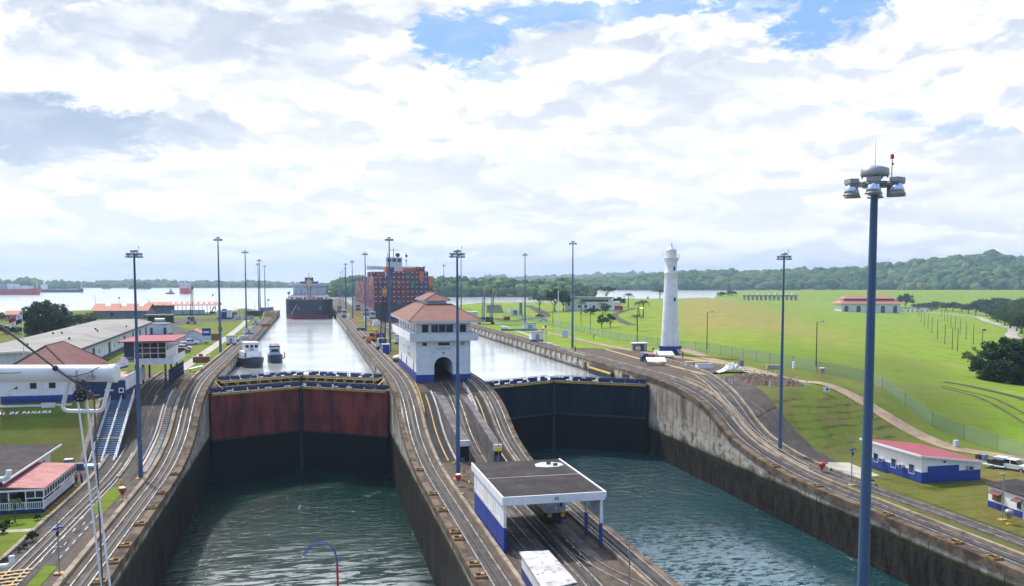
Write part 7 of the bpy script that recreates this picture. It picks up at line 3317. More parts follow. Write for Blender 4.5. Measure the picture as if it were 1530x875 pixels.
# billboard on left bank
g = G(309, 514, 0)
t = thing('billboard', 'blue picture billboard on white legs on the left bank', 'billboard', tuple(g), R(-5))
m = MB()
m.b(-1.3, 1.3, 0, .15, 1.3, 5.0)
m.build('panel', M['pale_wall'], t)
m = MB()
m.b(-1.25, 1.25, -.04, -.005, 2.6, 4.9)
m.build('blue_picture', M['blue'], t)
m = MB()
m.b(-.9, .8, -.06, -.045, 3.5, 4.0)
m.build('white_band', M['white_clean'], t)
m = MB()
for x in (-.9, .8):
    m.b(x, x + .12, .02, .12, 0, 1.3)
m.build('leg', M['white_clean'], t)
# machinery beside the left upper track
g = G(303, 541, 0)
t = thing('machinery_skid', 'brown machinery skid with red drum and yellow caps beside the left track', 'machinery', (g.x - .3, g.y, g.z), R(4))
m = MB()
m.b(-1.9, 1.9, -1, 1, .1, 1.3)
m.build('skid', M['rust'], t)
m = MB()
m.b(-2.0, 2.0, -1.1, 1.1, 1.3, 1.5)
m.build('top_plate', M['paving_light'], t)
m = MB()
m.cyl((-.1, -.3, 1.5), (-.1, -.3, 2.1), .45, .45, 12)
m.build('red_drum', M['red'], t)
for x in (-1.4, 1.3):
    m = MB()
    m.cyl((x, .3, 1.5), (x, .3, 1.9), .22, .2, 8)
    m.build('yellow_cap', M['yellow'], t)
g = G(293, 555, 0)
t = thing('low_table', 'white slanted panel table beside the left upper track', 'table', tuple(g), R(10))
m = MB()
m.prism([(-1.4, .6), (1.4, 1.2), (1.4, 1.3), (-1.4, .7)], 'y', -.9, .9)
m.build('panel', M['white_clean'], t)
m = MB()
for x in (-1.2, 1.1):
    for y in (-.8, .7):
        m.b(x, x + .1, y, y + .1, 0, .7)
m.build('leg', M['dark'], t)
# tarpaulin heap and soil
g = GT(1096, 556)
t = thing('tarpaulin_heap', 'grey and white tarpaulin draped over a heap on the platform', 'tarpaulin', tuple(g), R(-14))
rr = random.Random(5)
m = MB()
vs, fs = [], []
nx_, ny_ = 15, 9
for j in range(ny_):
    for i in range(nx_):
        u, v = i / (nx_ - 1) * 2 - 1, j / (ny_ - 1) * 2 - 1
        h = max(0, 1 - abs(u + .1) * (1.05 if u > -.1 else 1.15)) * (1 - .55 * v * v)
        vs.append((u * 3.5, v * 1.8, 2.1 * h * (1 + .25 * math.sin(i * 2.2 + j)) + rr.random() * .12))
for j in range(ny_ - 1):
    for i in range(nx_ - 1):
        a = j * nx_ + i
        fs.append((a, a + 1, a + nx_ + 1, a + nx_))
m.add(vs, fs)
m.build('tarpaulin', M['white_worn'], t, fix=False)
ysd = [GT(x, y) for x, y in ((1088, 562), (1110, 561), (1140, 562), (1170, 564), (1196, 571), (1205, 577), (1160, 578), (1120, 577), (1096, 572))]
t = thing('soil_heap', 'low heap of dark turned soil and rubble beside the right incline top', 'soil heap', (0, 0, 0))
m = MB()
cx_ = sum(p.x for p in ysd) / len(ysd)
cy_ = sum(p.y for p in ysd) / len(ysd)
X = np.linspace(min(p.x for p in ysd), max(p.x for p in ysd), 34)
Y = np.linspace(min(p.y for p in ysd), max(p.y for p in ysd), 26)
XX, YY = np.meshgrid(X, Y)
sdv = poly_sd(XX, YY, [(p.x, p.y) for p in ysd])
vs, fs = [], []
for j in range(26):
    for i in range(34):
        e = min(max(sdv[j, i] / 1.2, -1), 1)
        vs.append((XX[j, i], YY[j, i], float(zR(XX[j, i], YY[j, i])) + (.15 + rr.random() * .75) * max(e, 0) - .12 + .06 * e))
for j in range(25):
    for i in range(33):
        a = j * 34 + i
        if max(sdv[j, i], sdv[j, i + 1], sdv[j + 1, i], sdv[j + 1, i + 1]) > -.3:
            fs.append((a, a + 1, a + 35, a + 34))
m.add(vs, fs)
m.build('soil', M['soil'], t, fix=False)
def marker_post():
    m = MB()
    m.b(-.09, .09, -.09, .09, 0, 1.15)
    o = m.build('marker_post', M['white_worn'])
    return tag(o, '', 'post')


MP = Kind(marker_post)
for (px, py) in ((1082, 571), (1090, 573), (1094, 575), (1127, 560), (1137, 561), (1147, 562), (1159, 563), (1150, 578), (1191, 571), (1205, 577)):
    MP.at(GT(px, py), 0, 'short white marker post around the soil heap', 'marker posts around the soil heap')
m = MB()
for (a, b_) in ((0, 1), (1, 2), (0, 2)):
    pass
for i, (px, py, rz, wd) in enumerate(((755, 486, -.22, 12),)):
    g = GT(px, py)
    t = thing('gangway_truss', 'pale blue lattice gangway lying on the right bank turf', 'gangway', (g.x - 4, g.y, g.z), rz)
    m = MB()
    for z in (.2, 1.6):
        for y in (0, 1.2):
            m.b(0, wd, y, y + .14, z, z + .14)
    for k in range(12):
        m.b(k * wd / 12, k * wd / 12 + .1, 0, .1, .2, 1.7)
        m.bar((k * wd / 12, .05, .2), ((k + 1) * wd / 12, .05, 1.7), .08)
    m.build('truss', M['grey_wall'], t)
    m = MB()
    m.b(wd - .4, wd + 1.6, -.3, 1.5, 0, 2.2)
    m.build('end_box', M['pale_wall'], t)
g = GT(768, 494)
t = thing('low_barge', 'long low white and blue pontoon on the right bank', 'pontoon', (g.x, g.y, g.z), -.3)
m = MB()
m.b(-5, 9, 0, 1.5, 0, .8)
m.build('hull', M['grey_wall'], t)
m = MB()
m.b(-5, -2.4, .1, 1.4, .8, 1.5)
m.build('box', M['white_clean'], t)
g = GT(770, 471)
t = thing('bunker', 'small white bunker with dark door and grey mast on the right bank', 'bunker', (g.x, g.y, g.z))
m = MB()
m.prism([(-2.8, 0), (2.2, 0), (2.2, 3.2), (-3.4, 4.0)], 'y', 0, 4)
m.build('wall', M['white'], t)
m = MB()
m.b(-1.2, 1.0, -.1, 0, .1, 2.6)
m.build('door', M['dark'], t)
m = MB()
m.b(2.3, 3.7, 0, 1.2, 0, 6.8)
m.build('tower', M['grey_wall'], t)
g = GT(745, 467)
t = thing('retaining_wall', 'pale concrete retaining wall with buttress on the right bank embankment', 'wall', (g.x - 5, g.y, g.z))
m = MB()
m.b(-2, 5, 0, 1.2, 0, 4.6)
m.prism([(5, 0), (8, 0), (6.4, 4.6), (5, 4.6)], 'y', -.3, 1.2)
m.build('wall', M['paving_light'], t)
boxy('rock_crate', 'brown crate and timber pile on the right bank below the bunker', GT(757, 478), (3.0, 1.6, 1.6), 'rust', 'crate', 0)
# far left pier clutter
g = G(372, 472.5, 0)
t = thing('old_pier', 'dark old timber pier with railing at the end of the left bank', 'pier', tuple(g), R(-3))
m = MB()
m.b(-2, 7.5, 0, 5, 0, 3.0)
m.build('deck_house', M['dark'], t)
m = MB()
m.b(-8, 0, 0, .2, 4.2, 4.4)
for x in (-8, -5, -2.5, 0):
    m.b(x, x + .2, 0, .2, 0, 4.4)
m.build('railing', M['steel'], t)
m = MB()
m.b(6, 11, 1, 4, 1.6, 4.8)
m.build('cabin', M['grey_wall'], t)
m = MB()
m.cyl((3, 2, 3), (3, 2, 7.5), .12, .1, 6)
m.cyl((10, 2, 4.5), (10, 2, 9), .15, .1, 6)
m.b(9.4, 11.0, 1.8, 2.2, 8.6, 9.2)
m.build('mast', M['dark'], t)
for i, (px, py, dm, mt, lab) in enumerate(((355, 477.5, (4, 2, 2.4), 'white_worn', 'white crate pile left of the old pier'), (372, 478, (6, 2, 2), 'paving_light', 'pale rubble pile in front of the old pier'), (350, 475, (3.4, 2.4, 3), 'hull_maroon', 'dark red hut left of the old pier'), (402, 473, (7, 3, 2.6), 'ochre', 'ochre sand heap beside the far left locomotive'), (364, 507, (4, 1.6, 1.2), 'white_worn', 'white crates beside the second left mast foot'), (372, 494, (3, 1.4, 1.4), 'white_clean', 'small white crates along the left bank track'), (397, 488, (5, 1.5, 1.2), 'rust', 'rusty plates beside the far left wall'), (352, 510, (3, .8, .5), 'blue', 'low blue plinth beside the left bank kiosk'))):
    boxy('deck_pile', lab, G(px, py, 0), dm, mt, 'pile', .1 * i, .75)

# centre wall clutter beyond the control house
for i, (px, py, dm, mt, lab) in enumerate(((539, 493.5, (3.4, 1.2, .9), 'blue', 'blue and white low tank on the far centre wall'), (521, 476, (1.8, 1.6, 2.4), 'white_clean', 'white cabinet on the far centre wall'), (548, 480, (2.6, 2, 2.4), 'pale_wall', 'pale cabin among the yellow boards'), (557, 484, (2.2, 1.4, 1.0), 'orange', 'orange cover among the yellow boards'), (561, 487, (2.4, 2.2, 2.6), 'white', 'white cabin beside the yellow boards'), (551, 513, (1.3, 1.0, .8), 'red', 'small red and white pump on the centre turf'), (602, 512, (1.6, .8, .7), 'blue', 'blue box beside the kiosk left of the control house'), (513, 472, (1.4, 1.4, 2.2), 'steel', 'grey cabinet near the bulk carrier side'), (544, 506, (1.0, .8, .7), 'rust', 'rusty bollard box on the centre turf'))):
    boxy('deck_box', lab, G(px, py, 0), dm, mt, 'box', .1, .85)
m = MB()
strip(m, 20.4, 27.7, 204, 620, .06, .2, 0)
struct(m.build('turf_strip', M['edge_grass']))
t = thing('signal_mast', 'rusty lattice signal mast on the far centre wall', 'mast', tuple(G(508, 468, 0)))
m = MB()
lattice(m, (0, 0, 0), (0, 0, 15), 1.1, .9, 10)
m.build('lattice', M['steel'], t)
m = MB()
m.b(-2.2, 2.2, -.3, .3, 14, 22)
m.build('panel', M['pale_wall'], t)
bpy.data.objects.remove(bpy.data.objects['panel'] if False else t.children[-1])

# ------------------------------------------------------------------ trees
def np_mesh(name, V, F, mats, tone=None, smooth=True):
    """fast mesh from numpy arrays; F (n,k)"""
    me = bpy.data.meshes.new(name)
    k = F.shape[1]
    me.vertices.add(len(V))
    me.vertices.foreach_set('co', V.astype(np.float32).ravel())
    me.loops.add(F.size)
    me.loops.foreach_set('vertex_index', F.astype(np.int32).ravel())
    me.polygons.add(len(F))
    me.polygons.foreach_set('loop_start', np.arange(0, F.size, k, dtype=np.int32))
    me.polygons.foreach_set('loop_total', np.full(len(F), k, dtype=np.int32))
    me.polygons.foreach_set('use_smooth', np.full(len(F), smooth))
    if tone is not None:
        at = me.attributes.new('tone', 'FLOAT', 'POINT')
        at.data.foreach_set('value', tone.astype(np.float32))
    me.materials.append(mats)
    me.update(calc_edges=True)
    me.validate()
    return me


def leaves(name, clumps, per, size, mt, seed, parent, flat=.0, spread=1.0):
    """leaf quads gathered in clumps [(x,y,z,r)]"""
    g = np.random.default_rng(seed)
    C = np.array(clumps)
    c = np.repeat(C, per, axis=0)
    n_ = len(c)
    d = g.normal(size=(n_, 3))
    d /= np.linalg.norm(d, axis=1)[:, None]
    rad = c[:, 3] * (g.random(n_) ** .45) * spread
    p = c[:, :3] + d * rad[:, None] * np.array([1, 1, .75])
    nrm = d * .7 + g.normal(size=(n_, 3)) * .6 + np.array([0, 0, .5 + flat])
    nrm /= np.linalg.norm(nrm, axis=1)[:, None]
    a = np.cross(nrm, g.normal(size=(n_, 3)))
    a /= np.linalg.norm(a, axis=1)[:, None]
    b = np.cross(nrm, a)
    s = size * (.6 + .8 * g.random(n_))
    V = np.concatenate([p - a * s[:, None] * .5, p + b * s[:, None] * .28, p + a * s[:, None] * .5, p - b * s[:, None] * .28])
    i = np.arange(n_)
    F = np.stack([i, i + n_, i + 2 * n_, i + 3 * n_], 1)
    return link(name, np_mesh(name, V, F, mt, smooth=False), parent)


def clumpset(n_, rx, ry, rz, cz, r0, r1, seed, bottom=-.5, hollow=.55):
    g = random.Random(seed)
    out = []
    while len(out) < n_:
        v = Vector((g.gauss(0, 1), g.gauss(0, 1), g.gauss(0, 1)))
        v.normalize()
        if v.z < bottom:
            continue
        k = hollow + (1 - hollow) * g.random()
        out.append((v.x * rx * k, v.y * ry * k, cz + v.z * rz * k, r0 + (r1 - r0) * g.random()))
    return out


def trunk(parent, h, r, seed, limbs=5, reach=2.0, top=None):
    g = random.Random(seed)
    m = MB()
    pts = [(g.uniform(-.1, .1) * k, g.uniform(-.1, .1) * k, h * k / 4 - .3 * (k == 0)) for k in range(5)]
    m.tube(pts, [r * (1.25 - .17 * k) for k in range(5)], 8)
    for i in range(limbs):
        a = 2 * math.pi * i / limbs + g.random()
        z0 = h * g.uniform(.55, .95)
        e = reach * g.uniform(.7, 1.1)
        m.tube([(0, 0, z0), (e * .5 * math.cos(a), e * .5 * math.sin(a), z0 + e * .35), (e * math.cos(a), e * math.sin(a), z0 + e * .75)], [r * .55, r * .4, r * .2], 6)
    return m.build('trunk', M['bark'], parent)


def tree_kind(name, h, rx, rz, mt, seed, nc=30, per=110, leaf=.55, cr=(.9, 1.6), bottom=-.45, trunk_h=None, cz=None, flat=0, ry=None):
    def make():
        t = thing(name, '', 'tree')
        th = trunk_h or h * .45
        trunk(t, th, .028 * h + .05, seed, 6, rx * .7)
        cc = clumpset(nc, rx, ry or rx, rz, cz or (h - rz), cr[0], cr[1], seed, bottom)
        leaves('crown', cc, per, leaf, M[mt], seed, t, flat)
        return t
    return Kind(make)


T_DOME = tree_kind('dome_tree', 11.5, 7.6, 6.8, 'leaf_dark', 3, 160, 95, .75, (1.2, 2.0), -.72, 4, 4.8)
T_ROUND = tree_kind('broadleaf_tree', 10, 4.3, 3.8, 'leaf_mid', 5, 44, 90, .6, (1.0, 1.7), -.6)
T_ROUND2 = tree_kind('broadleaf_tree', 10, 4.6, 3.4, 'leaf_dark', 9, 44, 90, .6, (1.0, 1.7), -.55)
T_UMB = tree_kind('umbrella_tree', 9, 5.8, 1.7, 'leaf_mid', 13, 30, 80, .5, (.8, 1.3), -.3, 6.6, 7.6, .6)
T_LIGHT = tree_kind('spreading_tree', 5, 4.2, 1.6, 'leaf_light', 17, 30, 80, .45, (.7, 1.2), -.4, 2.6, 3.6, .5)
T_SMALL = tree_kind('small_tree', 5.2, 2.0, 1.9, 'leaf_mid', 21, 20, 70, .4, (.55, .9), -.6, 2.4, 3.5)
T_THIN = tree_kind('thin_tree', 7.5, 2.7, 3.2, 'leaf_mid', 23, 16, 42, .55, (.6, 1.0), -.6, 4.2, 4.6)
T_SHRUB = tree_kind('shrub', 1.4, .8, .6, 'leaf_dark', 27, 12, 60, .22, (.22, .4), -.6, .5, .7)
for k_ in (T_SHRUB,):
    pass


def palm():
    t = thing('palm_tree', '', 'palm tree')
    g = random.Random(31)
    m = MB()
    m.tube([(0, 0, -.2), (.15, 0, 2), (.25, .1, 4), (.3, .1, 6.0)], [.28, .2, .17, .15], 8)
    m.build('trunk', M['bark'], t)
    vs, fs = [], []
    for k in range(17):
        a = k * 2.399 + g.random() * .4
        up = .2 + .9 * (k / 17)
        L = 3.1 * g.uniform(.85, 1.1)
        for s in range(11):
            u = s / 10
            for side in (-1, 1):
                r_ = L * u
                z = 6.1 + math.sin(up) * L * u - 1.9 * u * u * L * .55
                c = Vector((.3 + r_ * math.cos(up * .7) * math.cos(a), .1 + r_ * math.cos(up * .7) * math.sin(a), z))
                tgt = Vector((-math.sin(a), math.cos(a), -.75)) * (.75 * (1 - u * .55)) * 1.0
                tgt = Vector((-math.sin(a) * side, math.cos(a) * side, -.6)) * (.8 * (1 - .6 * u))
                fw = Vector((math.cos(a), math.sin(a), -.4)) * .22
                b = len(vs)
                vs += [tuple(c), tuple(c + tgt * .6 + fw), tuple(c + tgt + fw * 1.6), tuple(c + tgt * .5 - fw * .2)]
                fs.append((b, b + 1, b + 2, b + 3))
    m = MB()
    m.add(vs, fs)
    m.build('fronds', M['leaf_palm'], t, fix=False)
    return t


T_PALM = Kind(palm)
# left bank
T_DOME.at(G(71, 500, 0), .5, 'big dark dome-shaped tree behind the warehouse roof', None, (1.08, 1.0, 1.03))
T_ROUND.at(G(110, 493, 0), .2, 'smaller green tree touching the big dark tree on its right', None, (.85, .85, .62))
T_LIGHT.at(G(132, 484.5, 0), .2, 'pale yellow-green spreading tree beside the parked bus')
T_ROUND2.at(G(96, 490, 0), 1.2, 'dark tree filling in behind the big dome tree', None, (.8, .8, .72))
T_SMALL.at(G(3, 483, 0), 0, 'small tree beside the red-roofed house at the left edge', None, .9)
T_SHRUB.at(G(10, 499, 0), 0, 'dark hedge clump at the left edge below the warehouse ridge', None, (6, 4, 2.2))
T_SHRUB.at(G(26, 498, 0), 1, 'dark hedge clump between the left flag and the big dark tree', None, (4.5, 3, 1.8))
T_SMALL.at(G(53, 594, -.6), 0, 'small dark tree against the white hall front', None, (.62, .62, .82))
# garden around the pavilion
T_PALM.at(G(22, 780, ZL + .05), 0, 'young palm in front of the pavilion railing', None, (.36, .36, .42))
T_PALM.at(G(73, 692, -8.4), 1, 'young palm behind the pavilion beside the dark-roofed house', None, (.42, .42, .38))
for i, (px, py, s, lab) in enumerate(((49, 808, .85, 'round dark shrub beside the lower left path'), (36.5, 819, .45, 'tiny shrub below the round shrub, lower left'), (27, 825, .42, 'second tiny shrub in the lower left row'), (6, 843, .5, 'shrub at the bottom of the lower left row'), (4, 797, .9, 'reddish shrub at the left edge by the garden path'), (14, 786, .6, 'low shrub at the foot of the young palm'), (57, 777, .55, 'low shrub at the pavilion front corner'))):
    T_SHRUB.at(G(px, py, ZL + .05), i, lab, None, s)
# right bank
T_ROUND2.at(GT(829, 465), .3, 'dark broad tree left of the villa, tallest of its clump', None, (1.35, 1.2, 1.35))
T_UMB.at(GT(806, 466), .4, 'open umbrella tree at the left of the villa clump', None, (1.15, 1.15, 1.0))
T_ROUND.at(GT(842, 464), 1.3, 'green tree directly behind the white flagpole', None, (1.1, 1.1, 1.3))
T_ROUND.at(GT(851, 460), 1.9, 'green tree touching the villa left wall', None, (.9, .9, 1.1))
T_UMB.at(GT(906, 454), .9, 'umbrella tree rising behind the villa roof', None, (1.45, 1.45, 1.45))
T_ROUND2.at(GT(925, 459), .1, 'low dark tree beside the red truck', None, (1.0, 1, .7))
T_PALM.at(GT(938.5, 460), .2, 'palm right of the villa beside the drive', None, 1.55)
T_PALM.at(GT(961, 474), .9, 'leaning palm closest to the lit lamp post', None, 1.35)
T_PALM.at(GT(955, 470), 2.2, 'palm crown half hidden behind the lit lamp post', None, 1.1)
T_PALM.at(GT(952.5, 494), 1.7, 'short palm in front of the others, at the drive bend', None, (1.1, 1.1, .95))
T_PALM.at(GT(868, 470), .5, 'palm in front of the villa left window', None, (1.4, 1.4, 1.15))
T_PALM.at(GT(901, 472), 1.5, 'palm in front of the villa right half', None, (1.3, 1.3, 1.1))
T_SMALL.at(GT(899, 490), 0, 'small round tree on the turf below the villa, left of two', None, (1.15, 1.15, .95))
T_SMALL.at(GT(912, 489), 1.3, 'small round tree on the turf below the villa, right of two', None, (1.3, 1.3, 1.0))
T_SMALL.at(GT(905, 470), 2.3, 'bushy small tree at the villa front right corner', None, (1.5, 1.5, 1.1))
T_SHRUB.at(GT(885, 469), 0, 'shrub bed along the villa front', None, (7, 4, 2.6))
T_UMB.at(GT(986, 448.5), .3, 'dark flat-topped tree just left of the lighthouse on the shore', None, (1.3, 1.3, 1.1))
# meadow trees
gb_ = GT(1503, 570)
T_DOME.at((gb_.x, gb_.y, gb_.z - .4), 2.2, 'huge rounded dark tree on the meadow at the right edge', None, (1.0, 1.0, .98))
g = GT(1542, 573)
T_DOME.at((g.x + 2, g.y, g.z - .6), .9, 'dark tree merging with the huge rounded tree at the frame edge', None, (.95, .95, .9))
T_THIN.at(GT(1451, 553), 0, 'thin open-leaved tree standing left of the huge rounded tree', None, (.95, .95, .9))
T_ROUND2.at(GT(1353, 461.5), .4, 'tall dark tree right of the powerhouse', None, (2.0, 2.0, 1.75))
vt = [(1372, 461, 1.5, 1.0), (1386, 460, 1.4, 1.0), (1400, 459.5, 1.7, 1.2), (1413, 462, 1.5, 1.1), (1424, 463, 1.6, 1.3), (1437, 464, 1.6, 1.2), (1447, 466, 1.4, 1.3), (1458, 468.5, 1.6, 1.5), (1466, 464, 2.0, 1.8), (1474, 470, 1.5, 1.3),
      (1482, 474, 1.6, 1.5), (1490, 479, 1.7, 1.5), (1497, 474, 2.2, 2.0), (1501, 484, 1.6, 1.4), (1509, 488, 1.6, 1.6), (1515, 480, 2.2, 2.0), (1519, 492, 1.5, 1.5), (1526, 496, 1.7, 1.6), (1530, 486, 2.3, 2.1), (1538, 502, 1.8, 1.7), (1505, 470, 2.6, 2.2), (1526, 472, 2.8, 2.3), (1486, 466, 2.4, 2.0), (1548, 480, 3, 2.4)]
nth = ['first', 'second', 'third', 'fourth', 'fifth', 'sixth', 'seventh', 'eighth', 'ninth', 'tenth', 'eleventh', 'twelfth', 'thirteenth', 'fourteenth', 'fifteenth', 'sixteenth', 'seventeenth', 'eighteenth', 'nineteenth', 'twentieth', 'twenty-first', 'twenty-second', 'twenty-third', 'twenty-fourth']
for i, (px, py, s, sz) in enumerate(vt):
    g = GT(px, py + 2)
    (T_ROUND, T_ROUND2, T_ROUND)[i % 3].at((g.x, g.y, g.z - .4), i * 1.7, '%s tree from the left in the dense tree line beside the valley road' % nth[i] if i < 20 else 'tall tree rising at the back of the valley road tree line', 'tree line beside the valley road', (s * 1.05, s * 1.05, sz * .82))
for i, (px, py, s) in enumerate(((1078, 442.5, 1.2), (1088, 441, 1.4), (1094, 440.5, 1.1), (1392, 464, 1.2), (1340, 466, .9))):
    T_SHRUB.at(GT(px, py), i, ('low shrub at the tip of the lake spit', 'shrub in the middle of the lake spit', 'shrub at the base of the lake spit', 'bush at the start of the valley road', 'bush below the powerhouse end wall')[i], None, (s * 9, s * 6, s * 4))


# ------------------------------------------------------------------ wooded hills and islands
def ico(sub):
    bm = bmesh.new()
    bmesh.ops.create_icosphere(bm, subdivisions=sub, radius=1)
    V = np.array([v.co[:] for v in bm.verts])
    F = np.array([[v.index for v in f.verts] for f in bm.faces])
    bm.free()
    return V, F


IV, IF = ico(2)


def forest(name, P, rad, seed, label, cat='forest'):
    """canopy of many uneven crowns as one mass"""
    g = np.random.default_rng(seed)
    n_ = len(P)
    V = np.repeat(IV[None], n_, 0)
    jit = 1 + (g.random((n_, len(IV))) - .5) * .55
    V = V * jit[:, :, None]
    r = rad * (.5 + 1.0 * g.random(n_) ** 2.2)
    sq = np.stack([r, r, r * (.7 + .45 * g.random(n_))], 1)
    V = V * sq[:, None, :] + P[:, None, :]
    tone = np.repeat(np.clip(g.normal(.42, .33, n_), 0, 1)[:, None], len(IV), 1) + (IV[None, :, 2] * 0)
    F = (IF[None] + (np.arange(n_) * len(IV))[:, None, None]).reshape(-1, 3)
    o = link(name, np_mesh(name, V.reshape(-1, 3), F, M['forest'], tone.ravel()))
    return tag(o, label, cat, None, 'stuff')


def ridge(name, pts, depth, thick, base_py, tree_h, spacing, seed, label, step=6, back=.35, rough=.08):
    """hill: skyline (px, py) at a distance, built as terrain of real thickness with crowns scattered over it"""
    pts = sorted(pts)
    xs = [p[0] for p in pts]
    ysk = [p[1] for p in pts]
    pxs = np.arange(xs[0], xs[-1] + .1, step)
    nv = 15
    g = np.random.default_rng(seed)
    z0 = WUP - .8
    vs = np.zeros((len(pxs), nv, 3))
    def zt(px):
        py = np.interp(px, xs, ysk)
        return CAM_Z + (HOR - py) * depth / FPX - tree_h
    def shape(v):
        return np.where(v < back, np.sin(np.clip((v + 1) / (1 + back), 0, 1) * math.pi / 2) ** .8, np.cos(np.clip((v - back) / (1 - back), 0, 1) * math.pi / 2))
    ph = g.random(6) * 6.28
    def hz_(px, v):
        e0 = np.clip((px - xs[0]) / (abs(xs[-1] - xs[0]) * .06 + 8), 0, 1)
        e1 = np.clip((xs[-1] - px) / (abs(xs[-1] - xs[0]) * .06 + 8), 0, 1)
        hh = np.maximum(zt(px) - z0, .5)
        w_ = 1 + rough * (np.sin(px * .11 + v * 3 + ph[0]) + np.sin(px * .047 - v * 5 + ph[1]) + .6 * np.sin(px * .23 + v * 9 + ph[2])) * (1 - np.exp(-((v - back) / .25) ** 2))
        return z0 + hh * shape(v) * w_ * np.sqrt(e0 * e1)
    def world(px, v):
        d = depth + v * thick
        f = np.array([math.sin(YAW), math.cos(YAW)])
        r_ = np.array([math.cos(YAW), -math.sin(YAW)])
        k = (px - PCX) / FPX * d
        return f[0] * d + r_[0] * k, f[1] * d + r_[1] * k
    vv = np.linspace(-1, 1, nv)
    PX, VV = np.meshgrid(pxs, vv, indexing='ij')
    X, Y = world(PX, VV)
    Z = hz_(PX, VV)
    V = np.stack([X, Y, Z], -1).reshape(-1, 3)
    F = []
    for i in range(len(pxs) - 1):
        for j in range(nv - 1):
            a = i * nv + j
            F.append((a, a + nv, a + nv + 1, a + 1))
    o = struct(link(name, np_mesh(name, V, np.array(F), M['lawn'])))
    mpp = depth / FPX
    npx = int((xs[-1] - xs[0]) * mpp / spacing)
    nd = int(thick * 1.5 / spacing)
    A = (g.random(npx * nd) * (xs[-1] - xs[0])) + xs[0]
    B = g.random(npx * nd) * 1.55 - 1.0
    X, Y = world(A, B)
    Z = hz_(A, B)
    keep = Z > z0 + .6
    P = np.stack([X, Y, Z + tree_h * (.25 + .4 * g.random(len(Z)))], 1)[keep]
    forest('forest_canopy', P, spacing * .95, seed, label)


ridge('wooded_hill', [(470, 424), (486, 419), (500, 417.5), (520, 415.5), (536, 414.5), (560, 416), (600, 416), (640, 414.5), (664, 412.5), (690, 415), (716, 417), (740, 416), (770, 418), (800, 420), (835, 423), (870, 430)], 1265, 70, 443, 12, 6.5, 101, 'rainforest on the wooded point behind the container ship')
ridge('wooded_islet', [(806, 432), (818, 424), (835, 419), (850, 417.5), (864, 420), (876, 426), (886, 433)], 1140, 32, 438, 11, 7.0, 102, 'dark wooded islet behind the villa')
ridge('wooded_hills', [(780, 421), (850, 419.5), (900, 418), (945, 417), (965, 413), (1000, 409.5), (1040, 407), (1075, 406), (1120, 408), (1160, 406.5), (1200, 406), (1235, 404.5), (1270, 401), (1300, 399), (1335, 397.5), (1375, 391), (1400, 387.5), (1430, 385.5), (1455, 381), (1478, 379), (1500, 383), (1530, 386), (1570, 384), (1640, 392)], 2350, 300, 434, 12, 11, 103, 'forest covering the long hill range on the right', rough=.10)
ridge('wooded_foothills', [(1335, 432), (1352, 424), (1370, 418), (1395, 410), (1420, 405), (1450, 403), (1475, 399), (1500, 402), (1530, 400), (1600, 396), (1660, 400)], 1960, 150, 435, 12, 9, 104, 'brighter forest on the foothills at the right edge', rough=.14)
ridge('far_range', [(700, 421), (800, 418), (860, 417.5), (910, 414), (940, 415), (975, 416), (1000, 418), (1060, 420)], 4600, 300, 428, 12, 26, 105, 'faint far forest range left of the lighthouse', step=10)
ridge('far_shore', [(-80, 426), (-40, 424), (0, 425), (60, 424), (110, 425.5), (150, 424.5), (180, 423), (210, 421.5), (240, 423), (275, 424.5), (300, 424), (325, 423.5), (345, 425), (375, 423.5), (400, 424.5), (430, 426.5), (470, 427)], 2950, 200, 431, 4, 10, 106, 'pale far forest shore across the left lake', step=10)
ridge('near_island', [(-60, 422), (-20, 419.5), (10, 423), (25, 422), (40, 418.5), (58, 419), (64, 423.5), (85, 424), (105, 423.5), (118, 427), (126, 432)], 2400, 70, 434, 7, 10, 107, 'dark wooded island behind the red container ship', step=4)
ridge('islet', [(143, 432), (150, 428.5), (158, 426), (166, 428), (174, 432.5)], 2450, 24, 433, 7, 9, 108, 'small dome-shaped wooded islet on the left lake', step=2)
ridge('islet', [(187, 432), (194, 427), (204, 425), (214, 424.5), (222, 426), (226, 432)], 2400, 28, 433, 7, 9, 109, 'larger wooded islet behind the left light mast', step=2)
for i, (px, py, d) in enumerate(((770, 445, 800), (770, 450, 780), (968, 442, 1100), (318, 438, 1300))):
    q = AD(px, py, d)
    t = thing('channel_buoy', ('dark channel buoy on the lake left of the right mast, upper', 'dark channel buoy on the lake left of the right mast, lower', 'small dark moored boat on the lake left of the lighthouse', 'tiny dark buoy on the open left lake')[i], 'buoy', (q.x, q.y, WUP))
    m = MB()
    m.cyl((0, 0, -.3), (0, 0, 1.0), 1.5, 1.5, 10)
    m.build('float', M['dark'], t)
    m = MB()
    m.cyl((0, 0, 1.0), (0, 0, 3.4), .9, .25, 8)
    m.build('cage', M['dark'], t)

# ------------------------------------------------------------------ the ship we stand on: boom, tackle, vent pipes, jackstaff
DB = 22.0
def sp(px, py, d=DB):
    return AD(px, py, d)


